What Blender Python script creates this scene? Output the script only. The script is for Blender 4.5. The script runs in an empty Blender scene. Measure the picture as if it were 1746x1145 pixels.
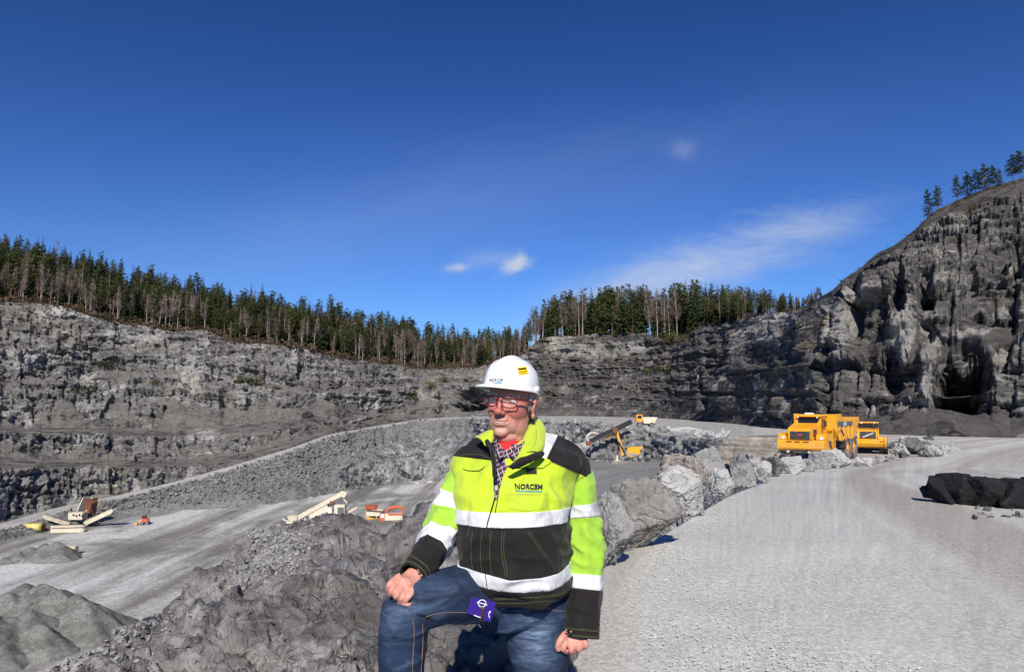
import bpy, bmesh, math, random
import numpy as np
from mathutils import Vector, Matrix, Euler
from mathutils.bvhtree import BVHTree

random.seed(7)
rng = np.random.default_rng(7)
SC = bpy.context.scene
COL = SC.collection
R = math.radians

# ------------------------------------------------------------------ camera
CAMZ = 1.65
F = 1164.0                      # focal length in photo pixels (1746 wide)
PITCH = math.atan(117.5 / F)
cam_d = bpy.data.cameras.new("camera")
cam_d.sensor_width = 36.0
cam_d.lens = F / 1746.0 * 36.0
cam_d.clip_start = 0.05
cam_d.clip_end = 6000.0
cam = bpy.data.objects.new("camera", cam_d)
COL.objects.link(cam)
cam.location = (0, 0, CAMZ)
cam.rotation_euler = (R(90) + PITCH, 0, 0)
SC.camera = cam

# ------------------------------------------------------------------ sky and sun
SUN_EL = 36.0
SUN_AZ = 183.0                  # clockwise from +Y: behind the camera, to the left
world = bpy.data.worlds.new("World")
SC.world = world
world.use_nodes = True
wt = world.node_tree
for n in list(wt.nodes):
    wt.nodes.remove(n)


class NT:
    """tiny node helper"""
    def __init__(s, tree):
        s.t = tree

    def n(s, typ, ins=None, **kw):
        nd = s.t.nodes.new(typ)
        for k, v in kw.items():
            setattr(nd, k, v)
        if ins:
            for k, v in ins.items():
                s.set(nd, k, v)
        return nd

    def set(s, nd, k, v):
        sock = nd.inputs[k]
        if isinstance(v, bpy.types.NodeSocket):
            s.t.links.new(v, sock)
        else:
            sock.default_value = v

    def math(s, op, a, b=0.0, c=0.0, clamp=False):
        nd = s.t.nodes.new('ShaderNodeMath')
        nd.operation = op
        nd.use_clamp = clamp
        for i, v in enumerate((a, b, c)):
            if isinstance(v, bpy.types.NodeSocket):
                s.t.links.new(v, nd.inputs[i])
            else:
                nd.inputs[i].default_value = v
        return nd.outputs[0]

    def mix(s, fac, a, b, blend='MIX'):
        nd = s.t.nodes.new('ShaderNodeMix')
        nd.data_type = 'RGBA'
        nd.blend_type = blend
        for i, v in ((0, fac), (6, a), (7, b)):
            if isinstance(v, bpy.types.NodeSocket):
                s.t.links.new(v, nd.inputs[i])
            else:
                if i and len(v) == 3:
                    v = (*v, 1)
                nd.inputs[i].default_value = v
        return nd.outputs[2]

    def ramp(s, fac, stops, interp='LINEAR'):
        nd = s.t.nodes.new('ShaderNodeValToRGB')
        nd.color_ramp.interpolation = interp
        el = nd.color_ramp.elements
        while len(el) < len(stops):
            el.new(0.5)
        for e, (p, c) in zip(el, stops):
            e.position = p
            e.color = (*c, 1) if hasattr(c, '__len__') else (c, c, c, 1)
        s.t.links.new(fac, nd.inputs[0])
        return nd.outputs[0]

    def noise(s, vec, scale, detail=4, rough=0.55, dist=0.0, w=None):
        nd = s.t.nodes.new('ShaderNodeTexNoise')
        nd.inputs['Scale'].default_value = scale
        nd.inputs['Detail'].default_value = detail
        nd.inputs['Roughness'].default_value = rough
        nd.inputs['Distortion'].default_value = dist
        if vec is not None:
            s.t.links.new(vec, nd.inputs['Vector'])
        return nd.outputs[0]

    def mapping(s, vec, scale=(1, 1, 1), rot=(0, 0, 0), loc=(0, 0, 0)):
        nd = s.t.nodes.new('ShaderNodeMapping')
        s.t.links.new(vec, nd.inputs[0])
        nd.inputs['Scale'].default_value = scale
        nd.inputs['Rotation'].default_value = rot
        nd.inputs['Location'].default_value = loc
        return nd.outputs[0]


W = NT(wt)
sky = W.n('ShaderNodeTexSky', sky_type='NISHITA', sun_disc=False)
sky.sun_elevation = R(SUN_EL)
sky.sun_rotation = R(SUN_AZ)
sky.altitude = 300.0
sky.air_density = 1.0
sky.dust_density = 0.25
sky.ozone_density = 3.0
# polarised, deep spring sky: contrast and tint of the whole sky
gam = W.n('ShaderNodeGamma', {'Color': W.mix(1.0, sky.outputs[0], (0.2, 0.2, 0.2), 'MULTIPLY'), 'Gamma': 1.5})
SKY_TINT = (1.80, 3.15, 5.05)
skyc = W.mix(1.0, gam.outputs[0], SKY_TINT, 'MULTIPLY')
tc = W.n('ShaderNodeTexCoord')
sep = W.n('ShaderNodeSeparateXYZ', {0: tc.outputs['Generated']})
ys = W.math('MAXIMUM', sep.outputs[1], 0.02)
u = W.math('DIVIDE', sep.outputs[0], ys)
v = W.math('DIVIDE', sep.outputs[2], ys)
front = W.math('GREATER_THAN', sep.outputs[1], 0.05)
comb = W.n('ShaderNodeCombineXYZ', {0: u, 1: v, 2: 0.0}).outputs[0]


def cloud(cu, cv, ru, rv, rot, nscale, lo, hi, amount, stretch=(1, 1)):
    du = W.math('SUBTRACT', u, cu)
    dv = W.math('SUBTRACT', v, cv)
    c, s = math.cos(rot), math.sin(rot)
    a = W.math('DIVIDE', W.math('ADD', W.math('MULTIPLY', du, c), W.math('MULTIPLY', dv, s)), ru)
    b = W.math('DIVIDE', W.math('SUBTRACT', W.math('MULTIPLY', dv, c), W.math('MULTIPLY', du, s)), rv)
    r2 = W.math('ADD', W.math('MULTIPLY', a, a), W.math('MULTIPLY', b, b))
    g = W.math('POWER', 2.718, W.math('MULTIPLY', r2, -1.0))
    vec = W.mapping(comb, (nscale * stretch[0], nscale * stretch[1], 1), (0, 0, -rot), (3.1 * ru, 1.7, 0.4))
    nz = W.noise(vec, 1.0, 9, 0.68, 0.5)
    m = W.math('ADD', nz, W.math('MULTIPLY', g, 0.45))
    m = W.n('ShaderNodeMapRange', {0: m, 1: lo, 2: hi, 3: 0.0, 4: 1.0}, clamp=True).outputs[0]
    m = W.math('MULTIPLY', W.math('MULTIPLY', m, g), amount)
    return m


cl = [cloud(0.345, 0.232, 0.24, 0.050, R(17), 16, 0.62, 1.15, 0.85, (0.4, 1.5)),
      cloud(0.19, 0.17, 0.17, 0.05, R(14), 10, 0.5, 1.15, 0.8, (0.5, 1.5)),
      cloud(0.006, 0.207, 0.030, 0.017, R(22), 40, 0.58, 0.92, 1.0),
      cloud(-0.082, 0.203, 0.022, 0.008, R(5), 30, 0.50, 0.95, 0.65),
      cloud(-0.03, 0.218, 0.05, 0.018, R(5), 24, 0.55, 1.1, 0.35),
      cloud(0.26, 0.385, 0.03, 0.02, R(10), 26, 0.5, 1.1, 0.22),
      cloud(-0.1, 0.30, 0.6, 0.10, R(12), 5, 0.45, 1.2, 0.13, (0.5, 1.6))]
m = cl[0]
for c2 in cl[1:]:
    m = W.math('ADD', m, c2)
m = W.math('MULTIPLY', W.math('MINIMUM', m, 0.9), front)
hz = W.math('MULTIPLY', W.math('POWER', 2.718, W.math('MULTIPLY', W.math('ABSOLUTE', sep.outputs[2]), -8.0)), 0.62)
skyc = W.mix(hz, skyc, (3.5, 5.2, 7.9), 'MIX')
col = W.mix(m, skyc, (5.6, 6.3, 7.6), 'MIX')
bg = W.n('ShaderNodeBackground', {'Color': col, 'Strength': 0.085})
wo = W.n('ShaderNodeOutputWorld', {0: bg.outputs[0]})

sun_d = bpy.data.lights.new("sun", 'SUN')
sun_d.energy = 5.0
sun_d.angle = R(0.5)
sun_d.color = (1.0, 0.925, 0.81)
sun = bpy.data.objects.new("sun", sun_d)
COL.objects.link(sun)
sd = Vector((math.sin(R(SUN_AZ)) * math.cos(R(SUN_EL)), math.cos(R(SUN_AZ)) * math.cos(R(SUN_EL)), math.sin(R(SUN_EL))))
sun.rotation_euler = sd.to_track_quat('Z', 'Y').to_euler()
sun.location = sd * 50

SC.view_settings.view_transform = 'Standard'
SC.view_settings.look = 'None'
SC.view_settings.gamma = 1.0
SC.view_settings.exposure = 0.2
SC.view_settings.use_curve_mapping = False
SC.render.engine = 'CYCLES'
SC.cycles.max_bounces = 6
SC.cycles.diffuse_bounces = 2
SC.cycles.transparent_max_bounces = 12

# ------------------------------------------------------------------ photo pixel -> place
SP, CP = math.sin(PITCH), math.cos(PITCH)


def P(px, py, d):
    """point at forward distance d (metres along +Y) seen at photo pixel (px, py)"""
    uu = (px - 873.0) / F
    vv = (572.5 - py) / F
    dy = CP - vv * SP
    dz = SP + vv * CP
    t = d / dy
    return np.array([uu * t, d + 0 * t, CAMZ + dz * t]) if not hasattr(px, '__len__') else np.stack([uu * t, np.broadcast_to(d, t.shape) + 0 * t, CAMZ + dz * t], -1)


def V(px, py, d):
    return Vector(P(px, py, d))


def Pz(px, py, z):
    """point on the level z seen at photo pixel"""
    vv = (572.5 - py) / F
    k = (SP + vv * CP) / (CP - vv * SP)
    return P(px, py, (z - CAMZ) / k)


# ------------------------------------------------------------------ custom properties
def tag(o, label=None, cat=None, group=None, kind=None):
    if label: o['label'] = label
    if cat: o['category'] = cat
    if group: o['group'] = group
    if kind: o['kind'] = kind
    return o


def thing(name, loc, label, cat, group=None, rz=0.0):
    o = bpy.data.objects.new(name, None)
    o.empty_display_size = 0.3
    COL.objects.link(o)
    o.location = loc
    o.rotation_euler = (0, 0, rz)
    return tag(o, label, cat, group)


def mesh_np(name, verts, faces, mat=None, smooth=False):
    me = bpy.data.meshes.new(name)
    me.from_pydata([tuple(v) for v in verts] if not isinstance(verts, np.ndarray) else verts.tolist(), [], faces if isinstance(faces, list) else faces.tolist())
    if mat is not None:
        me.materials.append(mat)
    if smooth:
        me.shade_smooth()
    return me


def mesh_quads(name, verts, quads, mat=None, smooth=False):
    """fast path for big numpy quad grids"""
    me = bpy.data.meshes.new(name)
    nv, nq = len(verts), len(quads)
    me.vertices.add(nv)
    me.vertices.foreach_set('co', np.ascontiguousarray(verts, dtype=np.float32).ravel())
    me.loops.add(nq * 4)
    me.loops.foreach_set('vertex_index', np.ascontiguousarray(quads, dtype=np.int32).ravel())
    me.polygons.add(nq)
    me.polygons.foreach_set('loop_start', np.arange(0, nq * 4, 4, dtype=np.int32))
    me.update(calc_edges=True)
    if mat is not None:
        me.materials.append(mat)
    if smooth:
        me.shade_smooth()
    return me


def obj(name, me, parent=None, loc=None, kind=None):
    o = bpy.data.objects.new(name, me)
    COL.objects.link(o)
    if parent is not None:
        o.parent = parent
    if loc is not None:
        o.location = loc
    if kind:
        o['kind'] = kind
    return o


# ------------------------------------------------------------------ numpy noise
def _h(ix, iy, iz, seed):
    h = (ix.astype(np.uint32) * np.uint32(374761393) + iy.astype(np.uint32) * np.uint32(668265263)
         + iz.astype(np.uint32) * np.uint32(2147483647 & 1274126177) + np.uint32((seed * 974634777) & 0xffffffff))
    h = (h ^ (h >> np.uint32(13))) * np.uint32(1274126177)
    h = (h ^ (h >> np.uint32(16))) * np.uint32(2246822519)
    return h ^ (h >> np.uint32(15))


def _hf(h):
    return (h & np.uint32(0xffffff)).astype(np.float32) / np.float32(0xffffff)


def vnoise(p, seed=0):
    """value noise, -1..1"""
    with np.errstate(over='ignore'):
        p = p.astype(np.float32)
        i = np.floor(p).astype(np.int64)
        f = (p - i).astype(np.float32)
        f = f * f * (3 - 2 * f)
        out = 0
        for dx in (0, 1):
            wx = f[..., 0] if dx else 1 - f[..., 0]
            for dy in (0, 1):
                wy = f[..., 1] if dy else 1 - f[..., 1]
                for dz in (0, 1):
                    wz = f[..., 2] if dz else 1 - f[..., 2]
                    out = out + _hf(_h(i[..., 0] + dx, i[..., 1] + dy, i[..., 2] + dz, seed)) * wx * wy * wz
    return out * 2 - 1


def fbm(p, octv=5, seed=0, gain=0.5):
    o, a = 0, 1.0
    for k in range(octv):
        o = o + a * vnoise(p * (2.03 ** k) + 17.3 * k, seed + k)
        a *= gain
    return o


def blocks(p, seed=0, tilt=0.8, lev=1.0):
    """faceted rock: every cell has its own level and its own tilted face; returns (value, edge)"""
    with np.errstate(over='ignore'):
        p = p.astype(np.float32)
        i = np.floor(p).astype(np.int64)
        f1 = np.full(p.shape[:-1], 9e9, np.float32)
        f2 = f1.copy()
        val = np.zeros_like(f1)
        for dx in (-1, 0, 1):
            for dy in (-1, 0, 1):
                for dz in (-1, 0, 1):
                    c = i + np.array([dx, dy, dz])
                    h = _h(c[..., 0], c[..., 1], c[..., 2], seed)
                    h2 = (h * np.uint32(2654435761)) ^ (h >> np.uint32(7))
                    j0 = _hf(h); j1 = _hf(h >> np.uint32(8)); j2 = _hf(h2)
                    q0 = p[..., 0] - c[..., 0] - j0
                    q1 = p[..., 1] - c[..., 1] - j1
                    q2 = p[..., 2] - c[..., 2] - j2
                    d = q0 * q0 + q1 * q1 + q2 * q2
                    r = _hf(h2 >> np.uint32(8)) * 2 - 1
                    t0 = _hf(h2 >> np.uint32(4)) * 2 - 1
                    t1 = _hf(h >> np.uint32(5)) * 2 - 1
                    t2 = _hf(h >> np.uint32(3)) * 2 - 1
                    vv = lev * r + tilt * (q0 * t0 + q1 * t1 + q2 * t2)
                    near = d < f1
                    f2 = np.where(near, f1, np.minimum(f2, d))
                    val = np.where(near, vv, val)
                    f1 = np.where(near, d, f1)
    return val, np.sqrt(f2) - np.sqrt(f1)


def bricks(u_, z_, w, h, seed, tilt=0.7, wob=0.35):
    """jointed, bedded rock: staggered blocks, each with its own depth and tilt"""
    with np.errstate(over='ignore'):
        p2_ = np.stack([u_ / w * 0.45, z_ / h * 0.45, np.full_like(u_, seed * 1.37)], -1)
        n1 = fbm(p2_, 3, seed)
        n2 = fbm(p2_ + 31.7, 3, seed + 3)
        zz_ = z_ / h + wob * n1 + u_ / w * 0.03
        r_ = np.floor(zz_)
        fz = zz_ - r_ - 0.5
        hr = _hf(_h(r_.astype(np.int64), r_.astype(np.int64) * 0 + 7, r_.astype(np.int64) * 0, seed))
        uu_ = u_ / (w * (0.7 + 0.8 * hr)) + hr * 7.7 + wob * n2
        c_ = np.floor(uu_)
        fu = uu_ - c_ - 0.5
        hh = _h(c_.astype(np.int64), r_.astype(np.int64), r_.astype(np.int64) * 0 + 3, seed)
        a_ = _hf(hh) * 2 - 1
        b_ = _hf(hh >> np.uint32(6)) * 2 - 1
        d_ = _hf(hh >> np.uint32(11)) * 2 - 1
        edge = np.minimum(0.5 - np.abs(fu), 0.5 - np.abs(fz))
    return a_ + tilt * 2 * (b_ * fu + d_ * fz), edge


# ------------------------------------------------------------------ materials
def mat_new(name):
    m = bpy.data.materials.new(name)
    m.use_nodes = True
    t = NT(m.node_tree)
    b = m.node_tree.nodes['Principled BSDF']
    return m, t, b


def simple(name, col, rough=0.6, metal=0.0, spec=0.5, var=0.0, scale=8.0, bump=0.0, dirt=None, coat=0.0):
    m, t, b = mat_new(name)
    c = t.n('ShaderNodeTexCoord').outputs['Object']
    b.inputs['Roughness'].default_value = rough
    b.inputs['Metallic'].default_value = metal
    b.inputs['Specular IOR Level'].default_value = spec
    b.inputs['Coat Weight'].default_value = coat
    if var or dirt:
        nz = t.noise(c, scale, 5, 0.6)
        a = tuple(x * (1 - var) for x in col)
        e = tuple(min(1, x * (1 + var)) for x in col)
        cc = t.ramp(nz, [(0.3, a), (0.7, e)])
        if dirt:
            n2 = t.noise(c, scale * 0.4, 6, 0.7, 0.3)
            f = t.n('ShaderNodeMapRange', {0: n2, 1: 0.48, 2: 0.72, 3: 0.0, 4: dirt[1]}, clamp=True).outputs[0]
            cc = t.mix(f, cc, dirt[0])
        t.set(b, 'Base Color', cc)
        t.set(b, 'Roughness', t.math('ADD', rough - 0.08, t.math('MULTIPLY', nz, 0.16)))
    else:
        b.inputs['Base Color'].default_value = (*col, 1)
    if bump:
        bn = t.n('ShaderNodeBump', {'Height': t.noise(c, scale * 6, 4, 0.6), 'Strength': bump, 'Distance': 0.02})
        t.set(b, 'Normal', bn.outputs[0])
    return m


def rock_mat(name, dark, mid, light, sc=1.0, veins=0.35, tan=None, moss=None, strata=0.0, bump=0.6, bdist=0.1, fine=1.0, dust=None, facet=0.0, fsc=(0.5, 1.6), patch=0.0, talus=None):
    """layered quarry rock in world/object metres"""
    m, t, b = mat_new(name)
    c = t.n('ShaderNodeTexCoord').outputs['Object']
    n1 = t.noise(c, 0.09 * sc, 6, 0.62, 0.2)
    n2 = t.noise(c, 0.9 * sc, 7, 0.68, 0.4)
    cc = t.ramp(n2, [(0.30, dark), (0.52, mid), (0.74, light)])
    cb = t.ramp(n1, [(0.38, tuple(x * 0.72 for x in mid)), (0.5, mid), (0.62, tuple(min(1, x * 1.25) for x in mid))])
    cc = t.mix(0.5, cc, cb)
    # light calcite streaks
    mv = t.mapping(c, (0.5 * sc, 0.5 * sc, 0.16 * sc), (0.3, 0.5, 0))
    vn = t.noise(mv, 1.0, 8, 0.7, 0.6)
    vf = t.n('ShaderNodeMapRange', {0: vn, 1: 0.56, 2: 0.72, 3: 0.0, 4: veins}, clamp=True).outputs[0]
    cc = t.mix(vf, cc, light)
    if strata:
        ms = t.mapping(c, (0.05 * sc, 0.05 * sc, 1.6 * sc), (0.05, 0.04, 0))
        sn = t.noise(ms, 1.0, 6, 0.75, 0.3)
        sf = t.ramp(sn, [(0.38, (0.50, 0.50, 0.50)), (0.5, (1, 1, 1)), (0.62, (1.5, 1.47, 1.40))])
        cc = t.mix(strata, cc, t.mix(1.0, cc, sf, 'MULTIPLY'))
        wz = t.n('ShaderNodeVectorMath', {0: c, 1: t.n('ShaderNodeVectorMath', {0: t.n('ShaderNodeTexNoise', {'Vector': c, 'Scale': 0.35 * sc}).outputs['Color'], 'Scale': 0.9 / sc}, operation='SCALE').outputs[0]}, operation='ADD').outputs[0]
        ln = t.noise(t.mapping(wz, (0.10 * sc, 0.10 * sc, 4.5 * sc), (0.05, 0.04, 0)), 1.0, 3, 0.6)
        lf = t.n('ShaderNodeMapRange', {0: ln, 1: 0.44, 2: 0.36, 3: 0.0, 4: 0.75 * strata}, clamp=True).outputs[0]
        cc = t.mix(lf, cc, dark)
    if tan:
        tn = t.noise(c, 0.05 * sc, 5, 0.6, 0.5)
        tf = t.n('ShaderNodeMapRange', {0: tn, 1: 0.56, 2: 0.66, 3: 0.0, 4: 0.75}, clamp=True).outputs[0]
        cc = t.mix(tf, cc, tan)
    if patch:
        p1_ = t.noise(t.mapping(c, (0.13 * sc, 0.13 * sc, 0.24 * sc)), 1.0, 9, 0.74, 0.6)
        pf = t.n('ShaderNodeMapRange', {0: p1_, 1: 0.53, 2: 0.60, 3: 0.0, 4: patch}, clamp=True).outputs[0]
        cc = t.mix(pf, cc, tuple(x * 0.85 for x in light))
        pd_ = t.n('ShaderNodeMapRange', {0: p1_, 1: 0.45, 2: 0.38, 3: 0.0, 4: patch * 0.8}, clamp=True).outputs[0]
        cc = t.mix(pd_, cc, dark)
    geo = t.n('ShaderNodeNewGeometry')
    if moss or dust:
        nz = t.n('ShaderNodeSeparateXYZ', {0: geo.outputs['Normal']}).outputs[2]
        mn = t.noise(c, 0.25 * sc, 6, 0.7)
        fl = t.n('ShaderNodeMapRange', {0: t.math('ADD', nz, t.math('MULTIPLY', mn, 0.5)), 1: 0.85, 2: 1.15, 3: 0.0, 4: 0.8}, clamp=True).outputs[0]
        if dust:
            cc = t.mix(fl, cc, dust)
        if moss:
            m2 = t.n('ShaderNodeMapRange', {0: t.noise(c, 0.06 * sc, 6, 0.7), 1: 0.56, 2: 0.64, 3: 0.0, 4: 1.0}, clamp=True).outputs[0]
            cc = t.mix(t.math('MULTIPLY', fl, m2), cc, moss)
    if talus:
        ta = t.n('ShaderNodeAttribute', attribute_name='talus').outputs['Fac']
        tn_ = t.noise(c, 0.5, 6, 0.7)
        tm_ = t.n('ShaderNodeMapRange', {0: t.math('ADD', ta, t.math('MULTIPLY', t.math('SUBTRACT', tn_, 0.5), 0.9)), 1: 0.35, 2: 0.6, 3: 0.0, 4: 0.85}, clamp=True).outputs[0]
        sp_ = t.ramp(t.noise(c, 2.2, 5, 0.8), [(0.35, tuple(x * 0.7 for x in talus)), (0.65, tuple(x * 1.25 for x in talus))])
        cc = t.mix(tm_, cc, sp_)
        pa = t.n('ShaderNodeAttribute', attribute_name='pale').outputs['Fac']
        pm_ = t.n('ShaderNodeMapRange', {0: t.math('ADD', pa, t.math('SUBTRACT', t.noise(c, 0.45, 8, 0.75, 0.4), 0.5)), 1: 0.40, 2: 0.55, 3: 0.0, 4: 0.8}, clamp=True).outputs[0]
        cc = t.mix(pm_, cc, t.mix(0.5, cc, tuple(x * 1.15 for x in light)))
    t.set(b, 'Base Color', cc)
    b.inputs['Roughness'].default_value = 0.9
    b.inputs['Specular IOR Level'].default_value = 0.25
    hb = t.math('ADD', t.math('MULTIPLY', t.noise(c, 1.6 * sc * fine, 9, 0.78, 0.3), 0.7), t.math('MULTIPLY', t.noise(c, 9.0 * sc * fine, 5, 0.75), 0.4))
    vt = t.n('ShaderNodeTexVoronoi', {'Vector': c, 'Scale': 1.3 * sc * fine}, feature='DISTANCE_TO_EDGE')
    crack = t.n('ShaderNodeMapRange', {0: vt.outputs[0], 1: 0.0, 2: 0.05, 3: -0.2, 4: 0.0}, clamp=True).outputs[0]
    hb = t.math('ADD', hb, crack)
    bn = t.n('ShaderNodeBump', {'Height': hb, 'Strength': bump, 'Distance': bdist})
    if facet:
        wv = t.n('ShaderNodeTexNoise', {'Vector': c, 'Scale': 0.8 * fsc[1], 'Detail': 3.0})
        cw = t.n('ShaderNodeVectorMath', {0: c, 1: t.n('ShaderNodeVectorMath', {0: wv.outputs['Color'], 'Scale': 0.35 / fsc[1]}, operation='SCALE').outputs[0]}, operation='ADD').outputs[0]
        tot = geo.outputs['Normal']
        for k, (fs, w, rot) in enumerate(((fsc[0], facet, (0.4, 0.3, 0.2)), (fsc[1], facet * 0.8, (0.1, 0.5, 0.9)))):
            mp = t.mapping(cw, (fs, fs * 0.8, fs * 1.5), rot)
            vo = t.n('ShaderNodeTexVoronoi', {'Vector': mp, 'Scale': 1.0}, feature='F1')
            off = t.n('ShaderNodeVectorMath', {0: vo.outputs['Color'], 1: (0.5, 0.5, 0.5)}, operation='SUBTRACT').outputs[0]
            off = t.n('ShaderNodeVectorMath', {0: off, 'Scale': w * 2}, operation='SCALE').outputs[0]
            tot = t.n('ShaderNodeVectorMath', {0: tot, 1: off}, operation='ADD').outputs[0]
        tot = t.n('ShaderNodeVectorMath', {0: tot}, operation='NORMALIZE').outputs[0]
        t.set(bn, 'Normal', tot)
    t.set(b, 'Normal', bn.outputs[0])
    return m


M = {}
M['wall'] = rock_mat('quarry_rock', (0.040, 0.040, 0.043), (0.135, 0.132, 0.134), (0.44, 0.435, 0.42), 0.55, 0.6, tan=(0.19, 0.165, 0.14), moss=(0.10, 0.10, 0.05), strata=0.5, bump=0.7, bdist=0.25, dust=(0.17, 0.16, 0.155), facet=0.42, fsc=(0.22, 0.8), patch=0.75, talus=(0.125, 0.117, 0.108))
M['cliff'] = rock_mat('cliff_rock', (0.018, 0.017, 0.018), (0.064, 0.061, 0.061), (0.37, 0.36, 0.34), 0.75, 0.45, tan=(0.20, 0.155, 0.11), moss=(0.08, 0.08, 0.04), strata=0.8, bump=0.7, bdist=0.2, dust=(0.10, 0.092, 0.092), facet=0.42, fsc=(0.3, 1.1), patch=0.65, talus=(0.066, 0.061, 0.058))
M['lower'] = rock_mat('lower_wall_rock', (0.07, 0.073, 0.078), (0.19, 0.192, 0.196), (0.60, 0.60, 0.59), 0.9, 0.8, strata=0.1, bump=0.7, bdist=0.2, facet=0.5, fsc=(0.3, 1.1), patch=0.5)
M['rubble'] = rock_mat('rubble_ground', (0.09, 0.09, 0.09), (0.19, 0.19, 0.19), (0.40, 0.40, 0.39), 2.2, 0.3, bump=0.8, bdist=0.3, fine=0.7, facet=0.3, fsc=(1.0, 2.5), patch=0.3)
M['bench'] = rock_mat('bench_ground', (0.13, 0.13, 0.13), (0.22, 0.218, 0.214), (0.34, 0.34, 0.33), 1.2, 0.2, bump=0.5, bdist=0.1, fine=0.7)
M['outcrop'] = rock_mat('outcrop_rock', (0.055, 0.052, 0.053), (0.170, 0.160, 0.160), (0.50, 0.49, 0.48), 6.0, 0.65, tan=(0.21, 0.185, 0.15), bump=0.85, bdist=0.03, facet=0.5, fsc=(3.2, 11.0), patch=0.5)



def gravel_mat(name, a, bcol, c3, tracks, fine=22.0, bstr=0.35, bd=0.012, rot=0.0, tsc=(0.5, 0.05), green=None, curve=False):
    m, t, b = mat_new(name)
    c = t.n('ShaderNodeTexCoord').outputs['Object']
    big = t.noise(c, 0.12, 5, 0.6, 0.5)
    med = t.noise(c, 1.1, 6, 0.65)
    tc_ = c
    if curve:                      # coordinate across the curving haul road
        sx = t.n('ShaderNodeSeparateXYZ', {0: c})
        ac = t.math('SUBTRACT', sx.outputs[0], t.math('ADD', t.math('MULTIPLY', sx.outputs[1], 0.19), t.math('MULTIPLY', t.math('MULTIPLY', sx.outputs[1], sx.outputs[1]), 0.0065)))
        tc_ = t.n('ShaderNodeCombineXYZ', {0: ac, 1: sx.outputs[1], 2: 0.0}).outputs[0]
    tr = t.noise(t.mapping(tc_, (tsc[0], tsc[1], 1), (0, 0, rot)), 1.0, 3 if curve else 5, 0.5 if curve else 0.6, 0.3 if curve else 0.5)
    tr2 = t.noise(t.mapping(tc_, (tsc[0] * 3.3, tsc[1] * 2, 1), (0, 0, rot)), 1.0, 4, 0.6, 0.3)
    cc = t.ramp(big, [(0.35, a), (0.65, bcol)])
    tf = t.n('ShaderNodeMapRange', {0: t.math('ADD', tr, t.math('MULTIPLY', tr2, 0.25 if curve else 0.45)), 1: 0.555 if curve else 0.62, 2: 0.70 if curve else 0.82, 3: 0.0, 4: tracks}, clamp=True).outputs[0]
    cc = t.mix(tf, cc, c3)
    if green:
        gf = t.n('ShaderNodeMapRange', {0: t.noise(c, 0.03, 4, 0.6, 0.6), 1: 0.5, 2: 0.62, 3: 0.0, 4: 0.75}, clamp=True).outputs[0]
        cc = t.mix(gf, cc, green)
    sp = t.n('ShaderNodeTexVoronoi', {'Vector': c, 'Scale': fine}, feature='F1')
    spc = t.n('ShaderNodeSeparateColor', {0: sp.outputs['Color']}).outputs[0]
    st = t.ramp(spc, [(0.0, 0.70), (0.5, 0.97), (0.9, 1.12), (1.0, 1.35)])
    n5 = t.noise(c, fine * 0.35, 6, 0.75)
    st2 = t.ramp(n5, [(0.35, 0.82), (0.65, 1.16)])
    loose = t.n('ShaderNodeMapRange', {0: med, 1: 0.38, 2: 0.6, 3: 0.45, 4: 1.0}, clamp=True).outputs[0]
    cc = t.mix(loose, cc, t.mix(1.0, cc, st, 'MULTIPLY'))
    cc = t.mix(1.0, cc, st2, 'MULTIPLY')
    t.set(b, 'Base Color', cc)
    b.inputs['Roughness'].default_value = 0.95
    b.inputs['Specular IOR Level'].default_value = 0.15
    h = t.math('ADD', t.math('MULTIPLY', sp.outputs[0], -0.6), t.noise(c, fine * 0.5, 4, 0.6))
    bn = t.n('ShaderNodeBump', {'Height': h, 'Strength': bstr, 'Distance': bd})
    t.set(b, 'Normal', bn.outputs[0])
    return m


M['road'] = gravel_mat('road_gravel', (0.455, 0.46, 0.435), (0.55, 0.555, 0.525), (0.37, 0.34, 0.31), 0.9, fine=60.0, bstr=0.4, bd=0.006, tsc=(0.42, 0.012), curve=True)
M['floor'] = gravel_mat('pit_floor_gravel', (0.165, 0.157, 0.148), (0.25, 0.243, 0.232), (0.54, 0.54, 0.53), 1.0, fine=3.0, bstr=0.4, bd=0.08, rot=R(25), tsc=(0.06, 0.006), green=(0.15, 0.155, 0.145))
M['ramp'] = gravel_mat('ramp_gravel', (0.36, 0.355, 0.35), (0.43, 0.425, 0.42), (0.30, 0.29, 0.28), 0.4, fine=3.0, bstr=0.3, bd=0.1)
M['soil'] = rock_mat('forest_floor', (0.03, 0.022, 0.015), (0.085, 0.062, 0.042), (0.16, 0.13, 0.09), 0.8, 0.1, tan=(0.06, 0.065, 0.025), bump=0.7, bdist=0.4)
# ================================================================== TERRAIN
def road_z(d):
    return np.interp(d, [0, 8, 12, 17, 24, 38, 46, 60, 400], [0, 0, -0.10, -0.35, -0.80, -1.75, -2.42, -2.5, -2.62])


FL = -28.0


def yz(d, z):
    """photo row of a point at distance d and height z on the centre column"""
    k = (z - CAMZ) / d
    vv = (k * CP - SP) / (CP + k * SP)
    return 572.5 - vv * F


# break lines of the quarry from the camera outwards: column px -> (row px, distance)
def Z(x, d, z): return (x, float(yz(d, z)), d)
def Y(x, y, d): return (x, y, d)


def RD(x, d): return (x, float(yz(d, float(road_z(d)))), d)


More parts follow.
